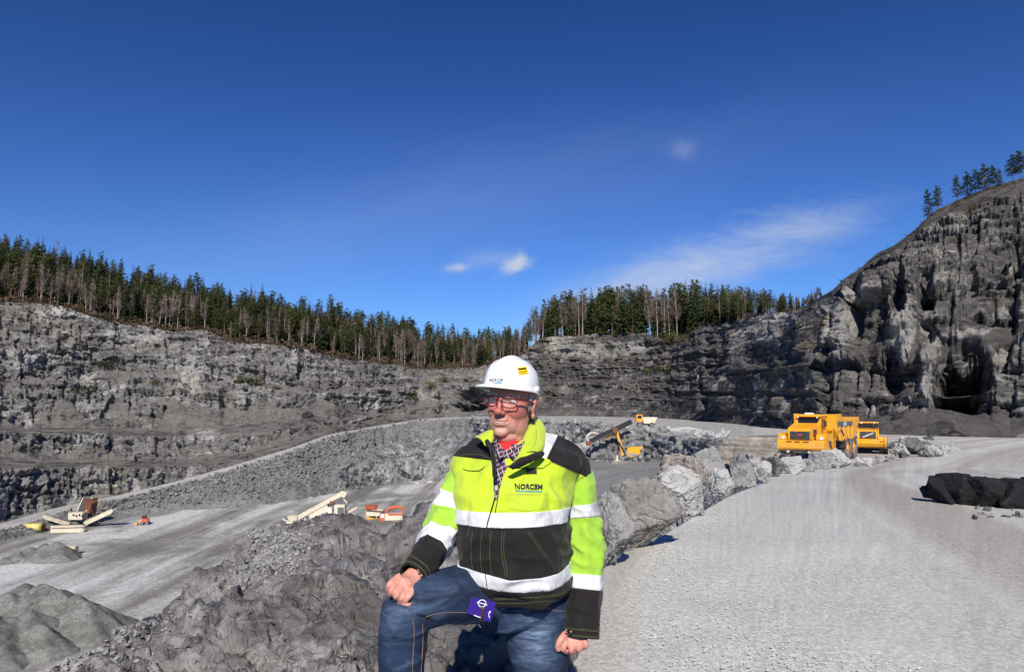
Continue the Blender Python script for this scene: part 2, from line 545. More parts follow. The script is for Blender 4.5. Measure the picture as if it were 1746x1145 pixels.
lineD = {-250: 2.5, 0: 3, 300: 4.5, 900: 6.2, 1000: 7.0, 1060: 7.6, 1130: 8.8, 1220: 12.5, 1260: 15, 1300: 18, 1360: 23.5, 1440: 33, 1500: 43, 1560: 55, 1640: 66, 1746: 76, 2000: 76}
BL = {}
BL['N0'] = [RD(-250, 1.0), RD(2000, 1.0)]
BL['N1'] = [Z(-250, 2.5, -1.0), Z(0, 3, -1.0), Z(300, 4.5, -0.9), Z(600, 5.5, -0.5), RD(900, 6.4), RD(1000, 7.2), RD(1060, 7.8), RD(1130, 9.0), RD(1220, 12.6), RD(1260, 15.5), RD(1300, 18.5), RD(1360, 25), RD(1440, 38), RD(1500, 50), RD(1560, 62), RD(1640, 70), RD(1746, 76), RD(2000, 70)]
BL['N2'] = [Z(-250, 65, FL), Z(600, 65, FL), Z(750, 60, -25), Z(900, 34, -14), Z(1000, 20, -8), Z(1100, 20, -6.5), Z(1200, 22, -5), Z(1260, 24, -4), RD(1300, 21), RD(1360, 27), RD(1440, 40), RD(1500, 51), RD(1560, 63), RD(1640, 71), RD(1746, 78), RD(2000, 72)]
BL['L1'] = [Y(-250, 990, 115), Z(0, 153, FL), Z(100, 170, FL), Z(200, 189.6, FL), Z(300, 197, FL), Z(400, 201, FL), Z(500, 216, FL), Z(580, 238, FL), Z(640, 256, FL), Z(740, 283, FL), Z(820, 240, -24), Z(900, 90, -16), Z(1000, 78, -13), Z(1100, 60, -11), Z(1200, 45, -8), Z(1260, 34, -5), RD(1300, 25), RD(1360, 30), RD(1440, 41), RD(1500, 52), RD(1560, 64), RD(1640, 70), RD(1746, 80), RD(2000, 74)]
BL['M1'] = [Y(-250, 987, 116), Y(0, 912, 154), Y(100, 890, 171.5), Y(200, 866, 190.3), Y(300, 860, 199), Y(400, 855, 202.5), Y(500, 842, 218), Y(560, 822, 236), Y(585, 790, 243), Y(640, 785, 261), Y(740, 780, 288), Y(820, 790, 250), Z(900, 100, -12.5), Y(1000, 840, 105), Y(1100, 838, 85), Y(1200, 828, 60), Z(1260, 40, -4.5), RD(1300, 30), RD(1360, 34), RD(1440, 42), RD(1500, 53), RD(1560, 65), RD(1640, 72), RD(1746, 82), RD(2000, 76)]
BL['M2'] = [Y(-250, 982, 117), Y(0, 908, 156), Y(100, 882, 174.5), Y(200, 859, 191), Y(300, 845, 202), Y(400, 830, 208), Y(500, 806, 226), Y(560, 783, 247), Y(640, 758, 276), Y(740, 744, 305), Y(820, 748, 270), Z(900, 145, -11.5), Y(1000, 783, 143), Y(1100, 786, 138), Y(1200, 790, 105), Z(1260, 60, -4.2), RD(1300, 40), RD(1360, 38), RD(1440, 43.5), RD(1500, 54), RD(1560, 66), RD(1640, 74), RD(1746, 83), RD(2000, 77)]
BL['L2'] = [Y(-250, 975, 118), Y(0, 906, 156.5), Y(100, 877, 178), Y(200, 854.5, 191), Y(300, 830, 202.5), Y(400, 802, 213.5), Y(500, 770, 234), Y(560, 746, 259), Y(640, 730, 295), Y(720, 717, 322), Y(800, 713, 300), Y(900, 718, 200), Y(1000, 723, 149), Y(1100, 737, 142), Y(1150, 743, 130), Y(1200, 747, 110), Y(1250, 752, 84), RD(1300, 55), RD(1360, 44), RD(1440, 46), RD(1500, 56), RD(1560, 68), RD(1640, 76), RD(1746, 84), RD(2000, 78)]
BL['L3'] = [Y(-250, 960, 124), Y(0, 892, 167), Y(100, 864, 187), Y(200, 844, 199), Y(300, 820.5, 212), Y(400, 792.5, 224), Y(500, 762, 243), Y(560, 740, 268), Y(640, 726, 303), Y(720, 713.5, 331), Y(800, 710, 322), Y(900, 709, 304), Y(1000, 709, 290), Y(1100, 712, 262), Y(1150, 714, 240), Y(1250, 722, 178), Y(1330, 731, 130), RD(1400, 108), RD(1500, 98), RD(1600, 92), RD(1746, 87), RD(2000, 81)]
BL['B1'] = [Y(-250, 810, 136), Y(0, 798, 178), Y(100, 798, 196), Y(200, 797, 206), Y(300, 797, 218), Y(340, 800, 222), Y(400, 787, 227), Y(500, 757, 246), Y(560, 735, 271), Y(640, 722, 306), Y(720, 708, 334), Y(800, 704, 325), Y(1000, 700, 293), Y(1100, 703, 266), Y(1250, 710, 181), Y(1400, 722, 110), Y(1480, 715, 102), Y(1560, 700, 97.5), Y(1620, 700, 96), Y(1700, 722, 92), Y(1746, 735, 90), Y(2000, 735, 84), Y(1150, 705, 244)]
BL['B1b'] = [Y(-250, 797, 160), Y(0, 785, 202), Y(100, 783, 218), Y(200, 782, 228), Y(300, 784, 236), Y(400, 776, 239), Y(500, 750, 254), Y(560, 730, 276), Y(640, 718, 310), Y(720, 704, 337), Y(800, 700, 326), Y(1000, 698, 294), Y(1250, 708, 182), Y(1400, 720, 110.5), Y(1480, 713, 103), Y(1560, 697, 98.5), Y(1620, 697, 97), Y(1746, 732, 90.5), Y(2000, 732, 84.5), Y(1100, 701, 267.5), Y(1150, 703, 245.5)]
BL['B2'] = [Y(-250, 745, 166), Y(0, 738, 209), Y(200, 742, 236), Y(330, 744, 245), Y(400, 741, 247), Y(500, 733, 262), Y(560, 720, 282), Y(640, 710, 314), Y(720, 695, 341), Y(800, 680, 330), Y(1000, 675, 297), Y(1250, 680, 185), Y(1400, 680, 112), Y(1500, 675, 103.5), Y(1600, 668, 98.5), Y(1746, 668, 93), Y(2000, 665, 87), Y(1100, 676, 271), Y(1150, 677, 249)]
BL['B2b'] = [Y(-250, 735, 180), Y(0, 727, 226), Y(200, 729, 252), Y(330, 727, 261), Y(400, 721, 266), Y(500, 715, 276), Y(560, 710, 288), Y(640, 704, 318), Y(720, 690, 344), Y(800, 678, 331), Y(1000, 673, 298), Y(1250, 678, 186), Y(1400, 678, 113), Y(1500, 672, 105), Y(1600, 665, 99.5), Y(1746, 665, 94), Y(2000, 663, 88), Y(1100, 674, 272), Y(1150, 675, 250)]
BL['B3'] = [Y(-250, 650, 190), Y(0, 655, 236), Y(200, 650, 262), Y(300, 645, 270), Y(400, 660, 275), Y(500, 672, 285), Y(600, 668, 308), Y(720, 655, 350), Y(800, 655, 336), Y(1000, 655, 303), Y(1150, 640, 255), Y(1250, 628, 192), Y(1320, 620, 150), Y(1400, 612, 118), Y(1500, 596, 109), Y(1600, 592, 103.5), Y(1746, 590, 98), Y(2000, 580, 92), Y(1100, 645, 277)]
BL['B3b'] = [Y(-250, 648, 202), Y(0, 652, 248), Y(200, 647, 273), Y(300, 642, 281), Y(400, 657, 286), Y(500, 669, 295), Y(600, 665, 317), Y(720, 652, 358), Y(800, 651, 344), Y(1000, 650, 312), Y(1150, 635, 264), Y(1250, 623, 200), Y(1320, 615, 157), Y(1400, 606, 124), Y(1500, 591, 113), Y(1600, 587, 107), Y(1746, 585, 102), Y(2000, 575, 96), Y(1100, 640, 286)]
BL['B4'] = [Y(-250, 590, 208), Y(0, 600, 256), Y(100, 592, 266), Y(200, 602, 281), Y(300, 605, 289), Y(400, 622, 294), Y(500, 642, 303), Y(600, 650, 322), Y(720, 645, 362), Y(800, 642, 348), Y(900, 640, 330), Y(1000, 615, 317), Y(1100, 608, 292), Y(1250, 592, 206), Y(1320, 575, 163), Y(1400, 545, 130), Y(1450, 505, 125), Y(1500, 485, 121), Y(1560, 460, 118), Y(1620, 440, 116), Y(1746, 420, 112), Y(2000, 400, 106), Y(1150, 603, 271)]
BL['B4b'] = [Y(-250, 586, 220), Y(0, 597, 268), Y(100, 589, 278), Y(200, 599, 292), Y(300, 602, 299), Y(400, 619, 303), Y(500, 639, 311), Y(600, 647, 328), Y(720, 642, 367), Y(800, 639, 352), Y(900, 637, 334), Y(1000, 611, 323), Y(1100, 604, 299), Y(1250, 588, 213), Y(1320, 571, 169), Y(1400, 541, 135), Y(1450, 500, 130), Y(1500, 480, 126), Y(1560, 452, 124), Y(1620, 432, 122), Y(1746, 412, 119), Y(2000, 392, 113), Y(1150, 599, 277)]
BL['B5'] = [Y(-250, 520, 228), Y(0, 513, 277), Y(60, 517, 283), Y(110, 522, 288), Y(150, 538, 292), Y(200, 548, 298), Y(250, 556, 303), Y(300, 566, 308), Y(350, 562, 310), Y(400, 584, 313), Y(450, 586, 318), Y(520, 594, 323), Y(560, 606, 330), Y(600, 613, 338), Y(680, 622, 362), Y(720, 629, 374), Y(780, 628, 366), Y(830, 622, 356), Y(880, 612, 344), Y(905, 590, 336), Y(925, 575, 332), Y(950, 573, 330), Y(985, 573, 329), Y(1010, 568, 326), Y(1040, 571, 322), Y(1100, 567, 306), Y(1130, 580, 296), Y(1170, 568, 280), Y(1200, 550, 262), Y(1235, 552, 240), Y(1290, 536, 205), Y(1345, 531, 178), Y(1370, 526, 164), Y(1395, 508, 155), Y(1420, 494, 151), Y(1440, 474, 148), Y(1470, 456, 146), Y(1500, 432, 145), Y(1530, 415, 143), Y(1560, 392, 142), Y(1590, 362, 141), Y(1640, 338, 139), Y(1690, 318, 136), Y(1746, 303, 133), Y(1850, 292, 128), Y(2000, 285, 122)]
BL['H'] = []
for (x, y, d) in BL['B5']:
    if x < 860:
        yt = np.interp(x, [-250, 0, 150, 300, 450, 600, 750, 860], [430, 438, 474, 516, 540, 563, 590, 606])
        dt = np.interp(x, [-250, 0, 400, 860], [300, 370, 400, 440])
        BL['H'].append((x, min(float(yt), y - 4), float(dt)))
    elif x < 1400:
        zz = CAMZ + (690 - y) / F * d
        BL['H'].append(Z(x, d + 50, zz + 3.5))
    else:
        zz = CAMZ + (690 - y) / F * d
        BL['H'].append(Z(x, d + 40, zz + 1.0))
BL['HE'] = []
for (x, y, d) in BL['H']:
    zz = CAMZ + (690 - y) / F * d
    BL['HE'].append(Z(x, d + 160, zz - 35))

ORDER = [('N0', 'N1', 120), ('N1', 'N2', 10), ('N2', 'L1', 90), ('L1', 'M1', 14), ('M1', 'M2', 18), ('M2', 'L2', 24), ('L2', 'L3', 14),
         ('L3', 'B1', 42), ('B1', 'B1b', 5), ('B1b', 'B2', 28), ('B2', 'B2b', 6), ('B2b', 'B3', 40), ('B3', 'B3b', 5), ('B3b', 'B4', 66),
         ('B4', 'B4b', 5), ('B4b', 'B5', 52), ('B5', 'H', 30), ('H', 'HE', 6)]
XS = np.arange(-230, 1981, 2.0)
NC = len(XS)


def smooth(a, k):
    pad = np.concatenate([np.full(k, a[0]), a, np.full(k, a[-1])])
    ker = np.hanning(2 * k + 3)[1:-1]
    ker /= ker.sum()
    return np.convolve(pad, ker, 'valid')


LN = {}
for k_, pts in BL.items():
    pts = sorted(pts)
    xs = [p[0] for p in pts]
    yy = np.interp(XS, xs, [p[1] for p in pts])
    w = np.interp(XS, xs, [1.0 / p[2] for p in pts])
    ks = 5 if k_ in ('B5', 'H') else 14
    LN[k_] = P(XS, smooth(yy, ks), 1.0 / smooth(w, ks))
rows, seg_of_row = [], []
for si, (a, b_, n) in enumerate(ORDER):
    A, B_ = LN[a], LN[b_]
    wa, wb = 1.0 / A[:, 1], 1.0 / B_[:, 1]
    for j in range(n):
        t = j / n
        q = (A * (wa * (1 - t))[:, None] + B_ * (wb * t)[:, None]) / (wa * (1 - t) + wb * t)[:, None]
        # wall faces: convert to a straight line in space
        rows.append(q)
        seg_of_row.append(si)
rows.append(LN['HE'])
seg_of_row.append(len(ORDER) - 1)
G = np.array(rows)                                    # rows x columns x 3
SEG = np.array(seg_of_row)
NR = len(G)
row0 = {a: int(np.argmax(SEG == i)) for i, (a, b_, n) in enumerate(ORDER)}

XG = np.broadcast_to(XS[None, :], (NR, NC))
SG = np.broadcast_to(SEG[:, None], (NR, NC))
iN1, iL2, iL3, iB5, iH = 1, 5, 7, 16, 17
# the road and the upper level are level ground
fl = np.zeros((NR, NC))
fl[SG == 0] = 1
xr = np.clip((XG - 1275) / 30, 0, 1)
fl = np.where((SG >= 1) & (SG <= 5), xr, fl)
fl = np.where(SG == 6, np.clip((XG - 1275) / 60, 0, 1), fl)
fl = np.where((SG == 0) & (XG < 900), np.clip((XG - 600) / 300, 0, 1), fl)
G[..., 2] = G[..., 2] * (1 - fl) + road_z(G[..., 1]) * fl

# ---- relief
wallmask = np.zeros((NR, NC))
for i, (a, b_, n) in enumerate(ORDER):
    rr = np.where(SEG == i)[0]
    t = (rr - rr[0]) / n
    if 7 <= i <= 15:
        wallmask[rr] = 1.0
        if i == 7: wallmask[rr] = np.clip(t * 5, 0, 1)[:, None] * np.interp(XS, [700, 900, 1250, 1330, 1440, 1480, 1700, 1760], [1, .04, .04, 1, 1, .12, .12, .6])[None, :]
        if i in (8, 10): wallmask[rr] = 0.55
        if i in (8, 9):
            tt = np.clip(t, 0, 1)[:, None] if i == 9 else np.zeros((len(t), 1))
            bk_ = np.interp(XS, [860, 900, 1250, 1300], [0, 1, 1, 0])[None, :]
            wallmask[rr] = wallmask[rr] * (1 - bk_) + (0.04 + 0.8 * tt) * bk_
        if i == 8: wallmask[rr] *= np.interp(XS, [1440, 1480, 1700, 1760], [1, .25, .25, 1])[None, :]
    elif i in (3, 4, 5):
        wallmask[rr] = (0.5 if i > 3 else np.clip(t * 2, 0, 0.5)[:, None])
        if i == 5: wallmask[rr] = (1.0 * np.clip((1 - t) * 5, 0, 1))[:, None]
        if i == 4: wallmask[rr] = 0.08
TAL = np.zeros((NR, NC))
lown = fbm(np.stack([XS * 0.012, XS * 0, XS * 0], -1), 4, 777)
for i, (a, b_, n) in enumerate(ORDER):
    rr = np.where(SEG == i)[0]
    t = ((rr - rr[0]) / n)[:, None]
    if i in (9, 11, 13):
        lim_ = {9: 0.42, 11: 0.30, 13: 0.20}[i] * (1 + 1.3 * fbm(np.stack([XS * 0.02 + i * 9, XS * 0, XS * 0], -1), 4, 778 + i))
        lim_ = lim_ * np.interp(XS, [640, 760, 1150, 1300, 1800], [1, .5, .5, .35, .35])
        TAL[rr] = np.clip((lim_[None, :] - t) / 0.10 + 0.5, 0, 1)
    if i in (8, 10): TAL[rr] = np.interp(XS, [800, 900, 1440, 1480, 1700, 1760], [1, .3, .3, 1, 1, .3])[None, :]
    if i == 7: TAL[rr] = np.interp(XS, [300, 420, 700, 900, 1330, 1450, 1480, 1700, 1760], [0, .8, .8, .2, .2, .3, 1, 1, .2])[None, :] * np.ones((len(rr), 1))
    if i == 15: TAL[rr] = np.clip((t - 0.62) / 0.2, 0, 1) * np.interp(XS, [-200, 880, 900, 1390, 1440, 1640, 1800], [.3, .3, 0, 0, 1, 1, 1])[None, :]
wallmask *= 1 - 0.8 * TAL
rock = wallmask * (1 - np.where(SG <= 6, fl, 0))
rub = np.clip((XG - 560) / 40, 0, 1)                   # the slope under the ramp is rubble, not wall
rock = np.where((SG >= 3) & (SG <= 5), rock * (0.12 + 0.88 * rub), rock)
fade_far = np.ones((NR, NC))
# base direction: horizontally towards the camera and a little up
e1 = np.gradient(G, axis=1)
e0 = np.gradient(G, axis=0)
Nn = np.cross(e1, e0)
Nn /= (np.linalg.norm(Nn, axis=-1, keepdims=True) + 1e-9)
Nn = np.where(Nn[..., 1:2] > 0, -Nn, Nn)
for _ in range(3):
    Nn[1:-1] = (Nn[:-2] + Nn[1:-1] + Nn[2:]) / 3
toc = -G * np.array([1, 1, 0.0])
toc /= np.linalg.norm(toc, axis=-1, keepdims=True)
Dv = Nn * 0.45 + toc * 0.55 + np.array([0, 0, 0.08])
Dv /= np.linalg.norm(Dv, axis=-1, keepdims=True)

idx = np.where(rock > 0.01)
pp = G[idx]
xx = XG[idx]
right = np.clip((xx - 1120) / 160, 0, 1)               # massive pillars on the right
leftw = np.clip((700 - xx) / 200, 0, 1)
warp = np.stack([fbm(pp * 0.07, 3, 11), fbm(pp * 0.07 + 40, 3, 12), fbm(pp * 0.07 + 80, 3, 13)], -1)
q = pp + warp * 0.9
bA, eA = blocks(q / np.array([10.0, 10.0, 17.0]), 21, 1.7)
bB, eB = blocks((q + 31) / np.array([4.6, 4.6, 6.0]), 22, 1.9)
bC, eC = blocks((q + 77) / np.array([2.4, 2.4, 1.5]), 23, 2.0)
bD, eD = blocks((q * np.array([1, 1, 1.0]) + 177) / np.array([1.15, 1.15, 0.75]), 24, 2.0)
arc = np.concatenate([[0], np.cumsum(0.5 * (LN['B2'][1:, 1] + LN['B2'][:-1, 1]) * 2.0 / F)])
ua = np.interp(xx, XS, arc)
za = pp[:, 2] + 0.04 * ua
rA, reA = bricks(ua, za, 7.5, 14.0, 201, 0.6, 0.13)
rB, reB = bricks(ua, za, 3.4, 4.4, 202, 0.9, 0.2)
rC, reC = bricks(ua, za, 1.9, 1.25, 203, 0.9, 0.22)
rD, reD = bricks(ua, za, 0.9, 0.6, 204, 0.9, 0.28)
rA = rA * (1 - 0.8 * np.clip((xx - 880) / 40, 0, 1) * np.clip((1345 - xx) / 30, 0, 1) * (SG[idx] <= 9))
rB = rB * (1 - 0.45 * np.clip((xx - 880) / 40, 0, 1) * np.clip((1345 - xx) / 30, 0, 1) * (SG[idx] <= 9))
strat = vnoise(np.stack([pp[:, 0] * 0.03, pp[:, 1] * 0.03, (pp[:, 2] + warp[:, 2] * 1.5 + pp[:, 0] * 0.05) * 1.1], -1), 31)
amp = 0.62 + 0.38 * leftw + 0.45 * right
disp = (0.35 * bA + 1.35 * rA) * (0.4 + 0.9 * right + 0.5 * leftw) + (0.25 * bB + 1.0 * rB) * (amp - 0.25 * right) + 0.12 * bC + 0.62 * rC * (0.8 - 0.4 * right) + 0.10 * bD * (1 - .5 * right) + 0.28 * rD * (1 - 0.55 * right) + 0.14 * strat + 0.06 * fbm(pp * 1.6, 3, 41)
disp -= 1.0 * np.clip(0.05 - reA, 0, 1) / 0.05 * (0.3 + right) + 0.7 * np.clip(0.07 - reB, 0, 1) / 0.07 * (0.4 + 0.6 * right)
rim = np.where(SG[idx] == 15, np.clip((row0['B5'] - idx[0]) / 14.0, 0.12, 1), 1.0)
disp *= np.where(xx > 1380, rim, 0.4 + 0.6 * rim)
# alcoves and outward blocks seen in the photo: (px, py, rx, ry, depth)
py_of = 572.5 - F * ((pp[:, 2] - CAMZ) / pp[:, 1] * CP - SP) / (CP + (pp[:, 2] - CAMZ) / pp[:, 1] * SP)
DENT = [(1632, 645, 40, 56, -30), (1722, 450, 38, 26, -16), (1700, 535, 60, 16, -5), (1385, 600, 9, 40, -4), (1245, 672, 11, 42, -11), (1262, 600, 10, 32, -7),
        (1455, 520, 11, 46, -8), (1533, 500, 11, 34, -7), (1520, 640, 13, 40, -8), (1408, 690, 10, 45, -7), (1200, 690, 8, 30, -7), (1580, 490, 12, 30, -7),
        (1310, 690, 6, 36, -5), (1345, 680, 6, 36, -5), (1655, 470, 12, 26, -3.5), (1580, 560, 12, 22, -4), (1480, 590, 10, 26, -3),
        (805, 683, 21, 17, -48), (744, 690, 7, 17, -9), (624, 690, 5, 10, -4),
        (75, 620, 22, 16, -5), (150, 600, 26, 12, -4), (140, 640, 20, 12, -4), (385, 690, 9, 25, -6), (430, 690, 8, 20, -6), (515, 620, 5, 26, -8), (30, 712, 14, 14, -3), (90, 712, 9, 18, -3),
                (1430, 560, 26, 60, 3.0), (1535, 545, 26, 60, 3.0), (1585, 660, 18, 60, 3.5), (1290, 640, 26, 60, 2.0), (345, 610, 22, 26, 3.5), (330, 655, 30, 30, 2.5)]
for (cx, cy, rx, ry, dd) in DENT:
    wv_ = 0.15 if cx == 806 else 1.0
    jx = xx + 4 * warp[:, 0] * wv_
    jy = py_of + 5 * warp[:, 1] * wv_
    r2 = ((jx - cx) / rx) ** 4 + ((jy - cy) / ry) ** 4
    disp += dd * np.exp(-r2) * (0.8 + 0.25 * bB)
disp *= rock[idx]
G[idx] += Dv[idx] * disp[:, None]
# rubble and flats get gentle relief
idx2 = np.where((SG >= 2) & (SG <= 6) & (rock < 0.3) & (fl < 0.9))
p2 = G[idx2]
G[idx2[0], idx2[1], 2] += 0.25 * fbm(p2 * 0.12, 4, 51) * np.where(SG[idx2] == 2, 0.6, 1.0) * (1 - fl[idx2])
idx3 = np.where((SG >= 3) & (SG <= 5) & (XG < 640))
p3 = G[idx3]
b3, _ = blocks(p3 / 1.5, 61, 1.0)
b4, _ = blocks(p3 / 0.8, 62, 1.0)
G[idx3[0], idx3[1], 2] += (0.45 * b3 + 0.25 * b4) * (0.3 + 0.7 * np.clip((SG[idx3] - 3) / 2.0, 0, 1))
# road: faint wheel ruts and lumps
idx4 = np.where(fl > 0.5)
p4 = G[idx4]
G[idx4[0], idx4[1], 2] += 0.035 * fbm(p4 * np.array([0.8, 0.25, 1]), 4, 71) + 0.012 * fbm(p4 * 3.0, 3, 72)
# hill ground
idx5 = np.where(SG >= 16)
p5 = G[idx5]
G[idx5[0], idx5[1], 2] += 1.2 * fbm(p5 * 0.06, 4, 81) * np.clip((idx5[0] - row0['B5']) / 6.0, 0, 1)

PALE = np.zeros((NR, NC))
yrow = 572.5 - F * ((G[..., 2] - CAMZ) / G[..., 1] * CP - SP) / (CP + (G[..., 2] - CAMZ) / G[..., 1] * SP)
for (cx, cy, rx, ry, a) in [(1430, 560, 32, 55, .8), (1475, 500, 60, 26, .7), (1540, 560, 24, 75, .9), (1590, 600, 26, 60, .6), (1610, 470, 60, 45, .45), (1575, 660, 20, 60, .7), (1300, 570, 60, 30, .6), (1330, 540, 50, 14, .8), (1020, 595, 120, 18, .8),
                            (955, 580, 40, 18, .7), (110, 530, 26, 14, .9), (30, 620, 60, 40, .5), (150, 650, 60, 40, .5), (325, 640, 40, 60, .6), (640, 800, 90, 22, .6), (160, 715, 90, 30, .4), (345, 742, 80, 26, .5), (225, 830, 16, 26, .9), (60, 850, 80, 40, .3), (650, 680, 90, 40, .3), (560, 640, 40, 30, .4), (870, 725, 60, 14, .7)]:
    PALE = np.maximum(PALE, a * np.exp(-((XG - cx) / rx) ** 2 - ((yrow - cy) / ry) ** 2))
# ---- split the sheet into its surfaces
quad_seg = SEG[:-1]
ids = np.arange(NR * NC).reshape(NR, NC)
Q4 = np.stack([ids[:-1, :-1], ids[:-1, 1:], ids[1:, 1:], ids[1:, :-1]], -1)
qx = np.broadcast_to(XS[None, :-1], (NR - 1, NC - 1))
qs = np.broadcast_to(quad_seg[:, None], (NR - 1, NC - 1))
sel = {
    'gravel_road': (qs == 0) | ((qs >= 1) & (qs <= 6) & (qx >= 1285)),
    'rock_bank': (qs == 1) & (qx < 1285),
    'pit_floor': ((qs == 2) & (qx < 1285)),
    'drill_bench': (qs == 4) & (qx >= 880) & (qx < 1285),
    'rubble_slope': ((qs >= 3) & (qs <= 5) & (qx < 575)) | ((qs == 5) & (qx >= 575) & (qx < 800)),
    'lower_wall': ((qs == 3) & (qx >= 575) & (qx < 1285)) | ((qs == 4) & (qx >= 575) & (qx < 880)) | ((qs == 5) & (qx >= 800) & (qx < 1285)),
    'haul_ramp': (qs == 6) & (qx < 1285),
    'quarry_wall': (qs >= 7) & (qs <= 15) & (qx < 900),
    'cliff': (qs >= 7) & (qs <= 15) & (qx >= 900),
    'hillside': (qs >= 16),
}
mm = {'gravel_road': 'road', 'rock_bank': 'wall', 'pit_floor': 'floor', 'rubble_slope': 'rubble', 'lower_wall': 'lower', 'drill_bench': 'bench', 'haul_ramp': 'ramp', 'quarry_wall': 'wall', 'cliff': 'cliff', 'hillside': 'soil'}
GF = G.reshape(-1, 3)
TERR = {}
for nm, s in sel.items():
    q = Q4[s]
    used = np.unique(q)
    remap = np.zeros(NR * NC, np.int32)
    remap[used] = np.arange(len(used))
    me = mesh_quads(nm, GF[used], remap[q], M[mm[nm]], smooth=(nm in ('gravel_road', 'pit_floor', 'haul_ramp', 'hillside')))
    if nm in ('quarry_wall', 'cliff'):
        for an_, ar_ in (('talus', TAL), ('pale', PALE)):
            at_ = me.attributes.new(an_, 'FLOAT', 'POINT')
            at_.data.foreach_set('value', ar_.reshape(-1)[used].astype(np.float32))
    TERR[nm] = obj(nm, me, kind='structure')


def ground(px, rowname, t):
    """world point on the terrain at column px, fraction t past the named break line"""
    i = [a for a, _, _ in ORDER].index(rowname)
    n = ORDER[i][2]
    r = row0[rowname] + t * n
    r0 = int(min(r, NR - 2)); fr = r - r0
    c = (px - XS[0]) / 2.0
    c0 = int(min(max(c, 0), NC - 2)); fc = c - c0
    a = G[r0, c0] * (1 - fc) + G[r0, c0 + 1] * fc
    b = G[r0 + 1, c0] * (1 - fc) + G[r0 + 1, c0 + 1] * fc
    return a * (1 - fr) + b * fr
# ================================================================== FOREGROUND OUTCROP
CR = [(-80, 1200, 2.6), (60, 1160, 3.2), (100, 1142, 3.5), (160, 1126, 3.8), (200, 1104, 4.0), (240, 1075, 4.3), (330, 1010, 5.2), (345, 985, 5.4), (430, 925, 6.1), (475, 900, 6.6), (520, 893, 6.9),
      (560, 879, 7.2), (605, 871, 7.4), (625, 880, 7.3), (643, 894, 7.0), (662, 903, 6.9), (680, 888, 7.2), (700, 872, 7.4), (720, 855, 7.6), (740, 848, 7.7), (800, 850, 7.6), (900, 850, 7.2), (960, 850, 6.9), (1040, 870, 6.6), (1120, 890, 6.3)]
oc_x = np.arange(-70, 1100, 1.75)
oc_t = np.concatenate([np.linspace(0, 1, 330), 1 + np.linspace(0.02, 0.55, 26)])
cx_, cy_, cd_ = [np.array(a) for a in zip(*CR)]
yc = np.interp(oc_x, cx_, cy_)
dc = np.interp(oc_x, cx_, cd_)
zc = P(oc_x, yc, dc)[:, 2]
dn = 1.75
T, XX = np.meshgrid(oc_t, oc_x, indexing='ij')
DC = np.broadcast_to(dc, T.shape)
ZC = np.broadcast_to(zc, T.shape)
Tm = np.minimum(T, 1)
dd = 1 / ((1 - Tm) / dn + Tm / DC) + np.maximum(T - 1, 0) * 2.2
wx = (XX - 873) / F * dd / CP * 1.0
zn = np.interp(XX, [-70, 300, 650, 760, 1100], [0.28, 0.36, 0.44, 0.42, 0.3])
s_ = (dd - dn) / (DC - dn)
zz = zn + (ZC - zn) * np.clip(s_, 0, 1) ** 1.25
over = np.maximum(dd - DC, 0)
zz = zz - 1.4 * over - 0.8 * over ** 2
# drops to the road on the right of the raised foot
xr_ = np.interp(dd, [1.7, 2.3, 2.75, 3.3, 4.0, 5.0, 7.5], [-0.30, -0.26, -0.20, -0.02, 0.12, 0.36, 0.75])
g = np.clip((wx - xr_) / 0.22, 0, 1)
g = g * g * (3 - 2 * g)
zz = zz * (1 - g) - 0.25 * g
pp = np.stack([wx, dd, zz], -1)
wob = np.stack([fbm(pp * 1.3, 2, 101), fbm(pp * 1.3 + 9, 2, 102), fbm(pp * 1.3 + 19, 2, 103)], -1)
qq = pp + wob * 0.07
rotq = qq @ np.array([[0.86, 0.5, 0], [-0.5, 0.86, 0.25], [0.1, -0.2, 1]])
b0, e0_ = blocks(rotq / np.array([0.9, 0.5, 0.8]), 104, 2.0, 0.5)
b1, e1_ = blocks(rotq / np.array([0.36, 0.22, 0.3]) + 5, 105, 2.4, 0.6)
b2, e2_ = blocks(rotq / np.array([0.13, 0.085, 0.11]) + 9, 106, 2.4, 0.7)
h = 0.065 * b0 + 0.036 * b1 + 0.018 * b2 + 0.06 * fbm(pp * 0.9, 4, 107) + 0.006 * fbm(pp * 9, 3, 108)
h -= 0.05 * np.clip(0.10 - e0_, 0, 1) / 0.10 + 0.022 * np.clip(0.10 - e1_, 0, 1) / 0.10
loose = np.clip((XX - 360) / 60, 0, 1) * np.clip((640 - XX) / 60, 0, 1)
damp = 1 - 0.75 * np.exp(-(((wx + 0.36) / 0.22) ** 2 + ((dd - 2.3) / 0.3) ** 2))
h *= damp
for _ in range(1):
    h[1:-1, 1:-1] = (h[1:-1, 1:-1] * 2 + h[:-2, 1:-1] + h[2:, 1:-1] + h[1:-1, :-2] + h[1:-1, 2:]) / 6
b3_, e3_ = blocks(rotq / np.array([0.055, 0.036, 0.05]) + 3, 111, 2.2, 0.6)
h += (0.0035 * b3_ + 0.003 * fbm(pp * 16, 3, 109)) * damp
# keep crest close to the drawn line
pp[..., 2] += h * (1 - 0.35 * np.exp(-((T - 1) / 0.05) ** 2))
pp[..., 1] += -0.02 * b1 * damp
nr, nc = pp.shape[:2]
i4 = np.arange(nr * nc).reshape(nr, nc)
q4 = np.stack([i4[:-1, :-1], i4[:-1, 1:], i4[1:, 1:], i4[1:, :-1]], -1).reshape(-1, 4)
OUT = pp
outcrop = obj('rock_outcrop', mesh_quads('rock_outcrop', pp.reshape(-1, 3), q4, M['outcrop']), kind='structure')


def out_z(x, y):
    d2 = (OUT[..., 0] - x) ** 2 + (OUT[..., 1] - y) ** 2
    i = np.argmin(d2)
    return float(OUT.reshape(-1, 3)[i, 2])


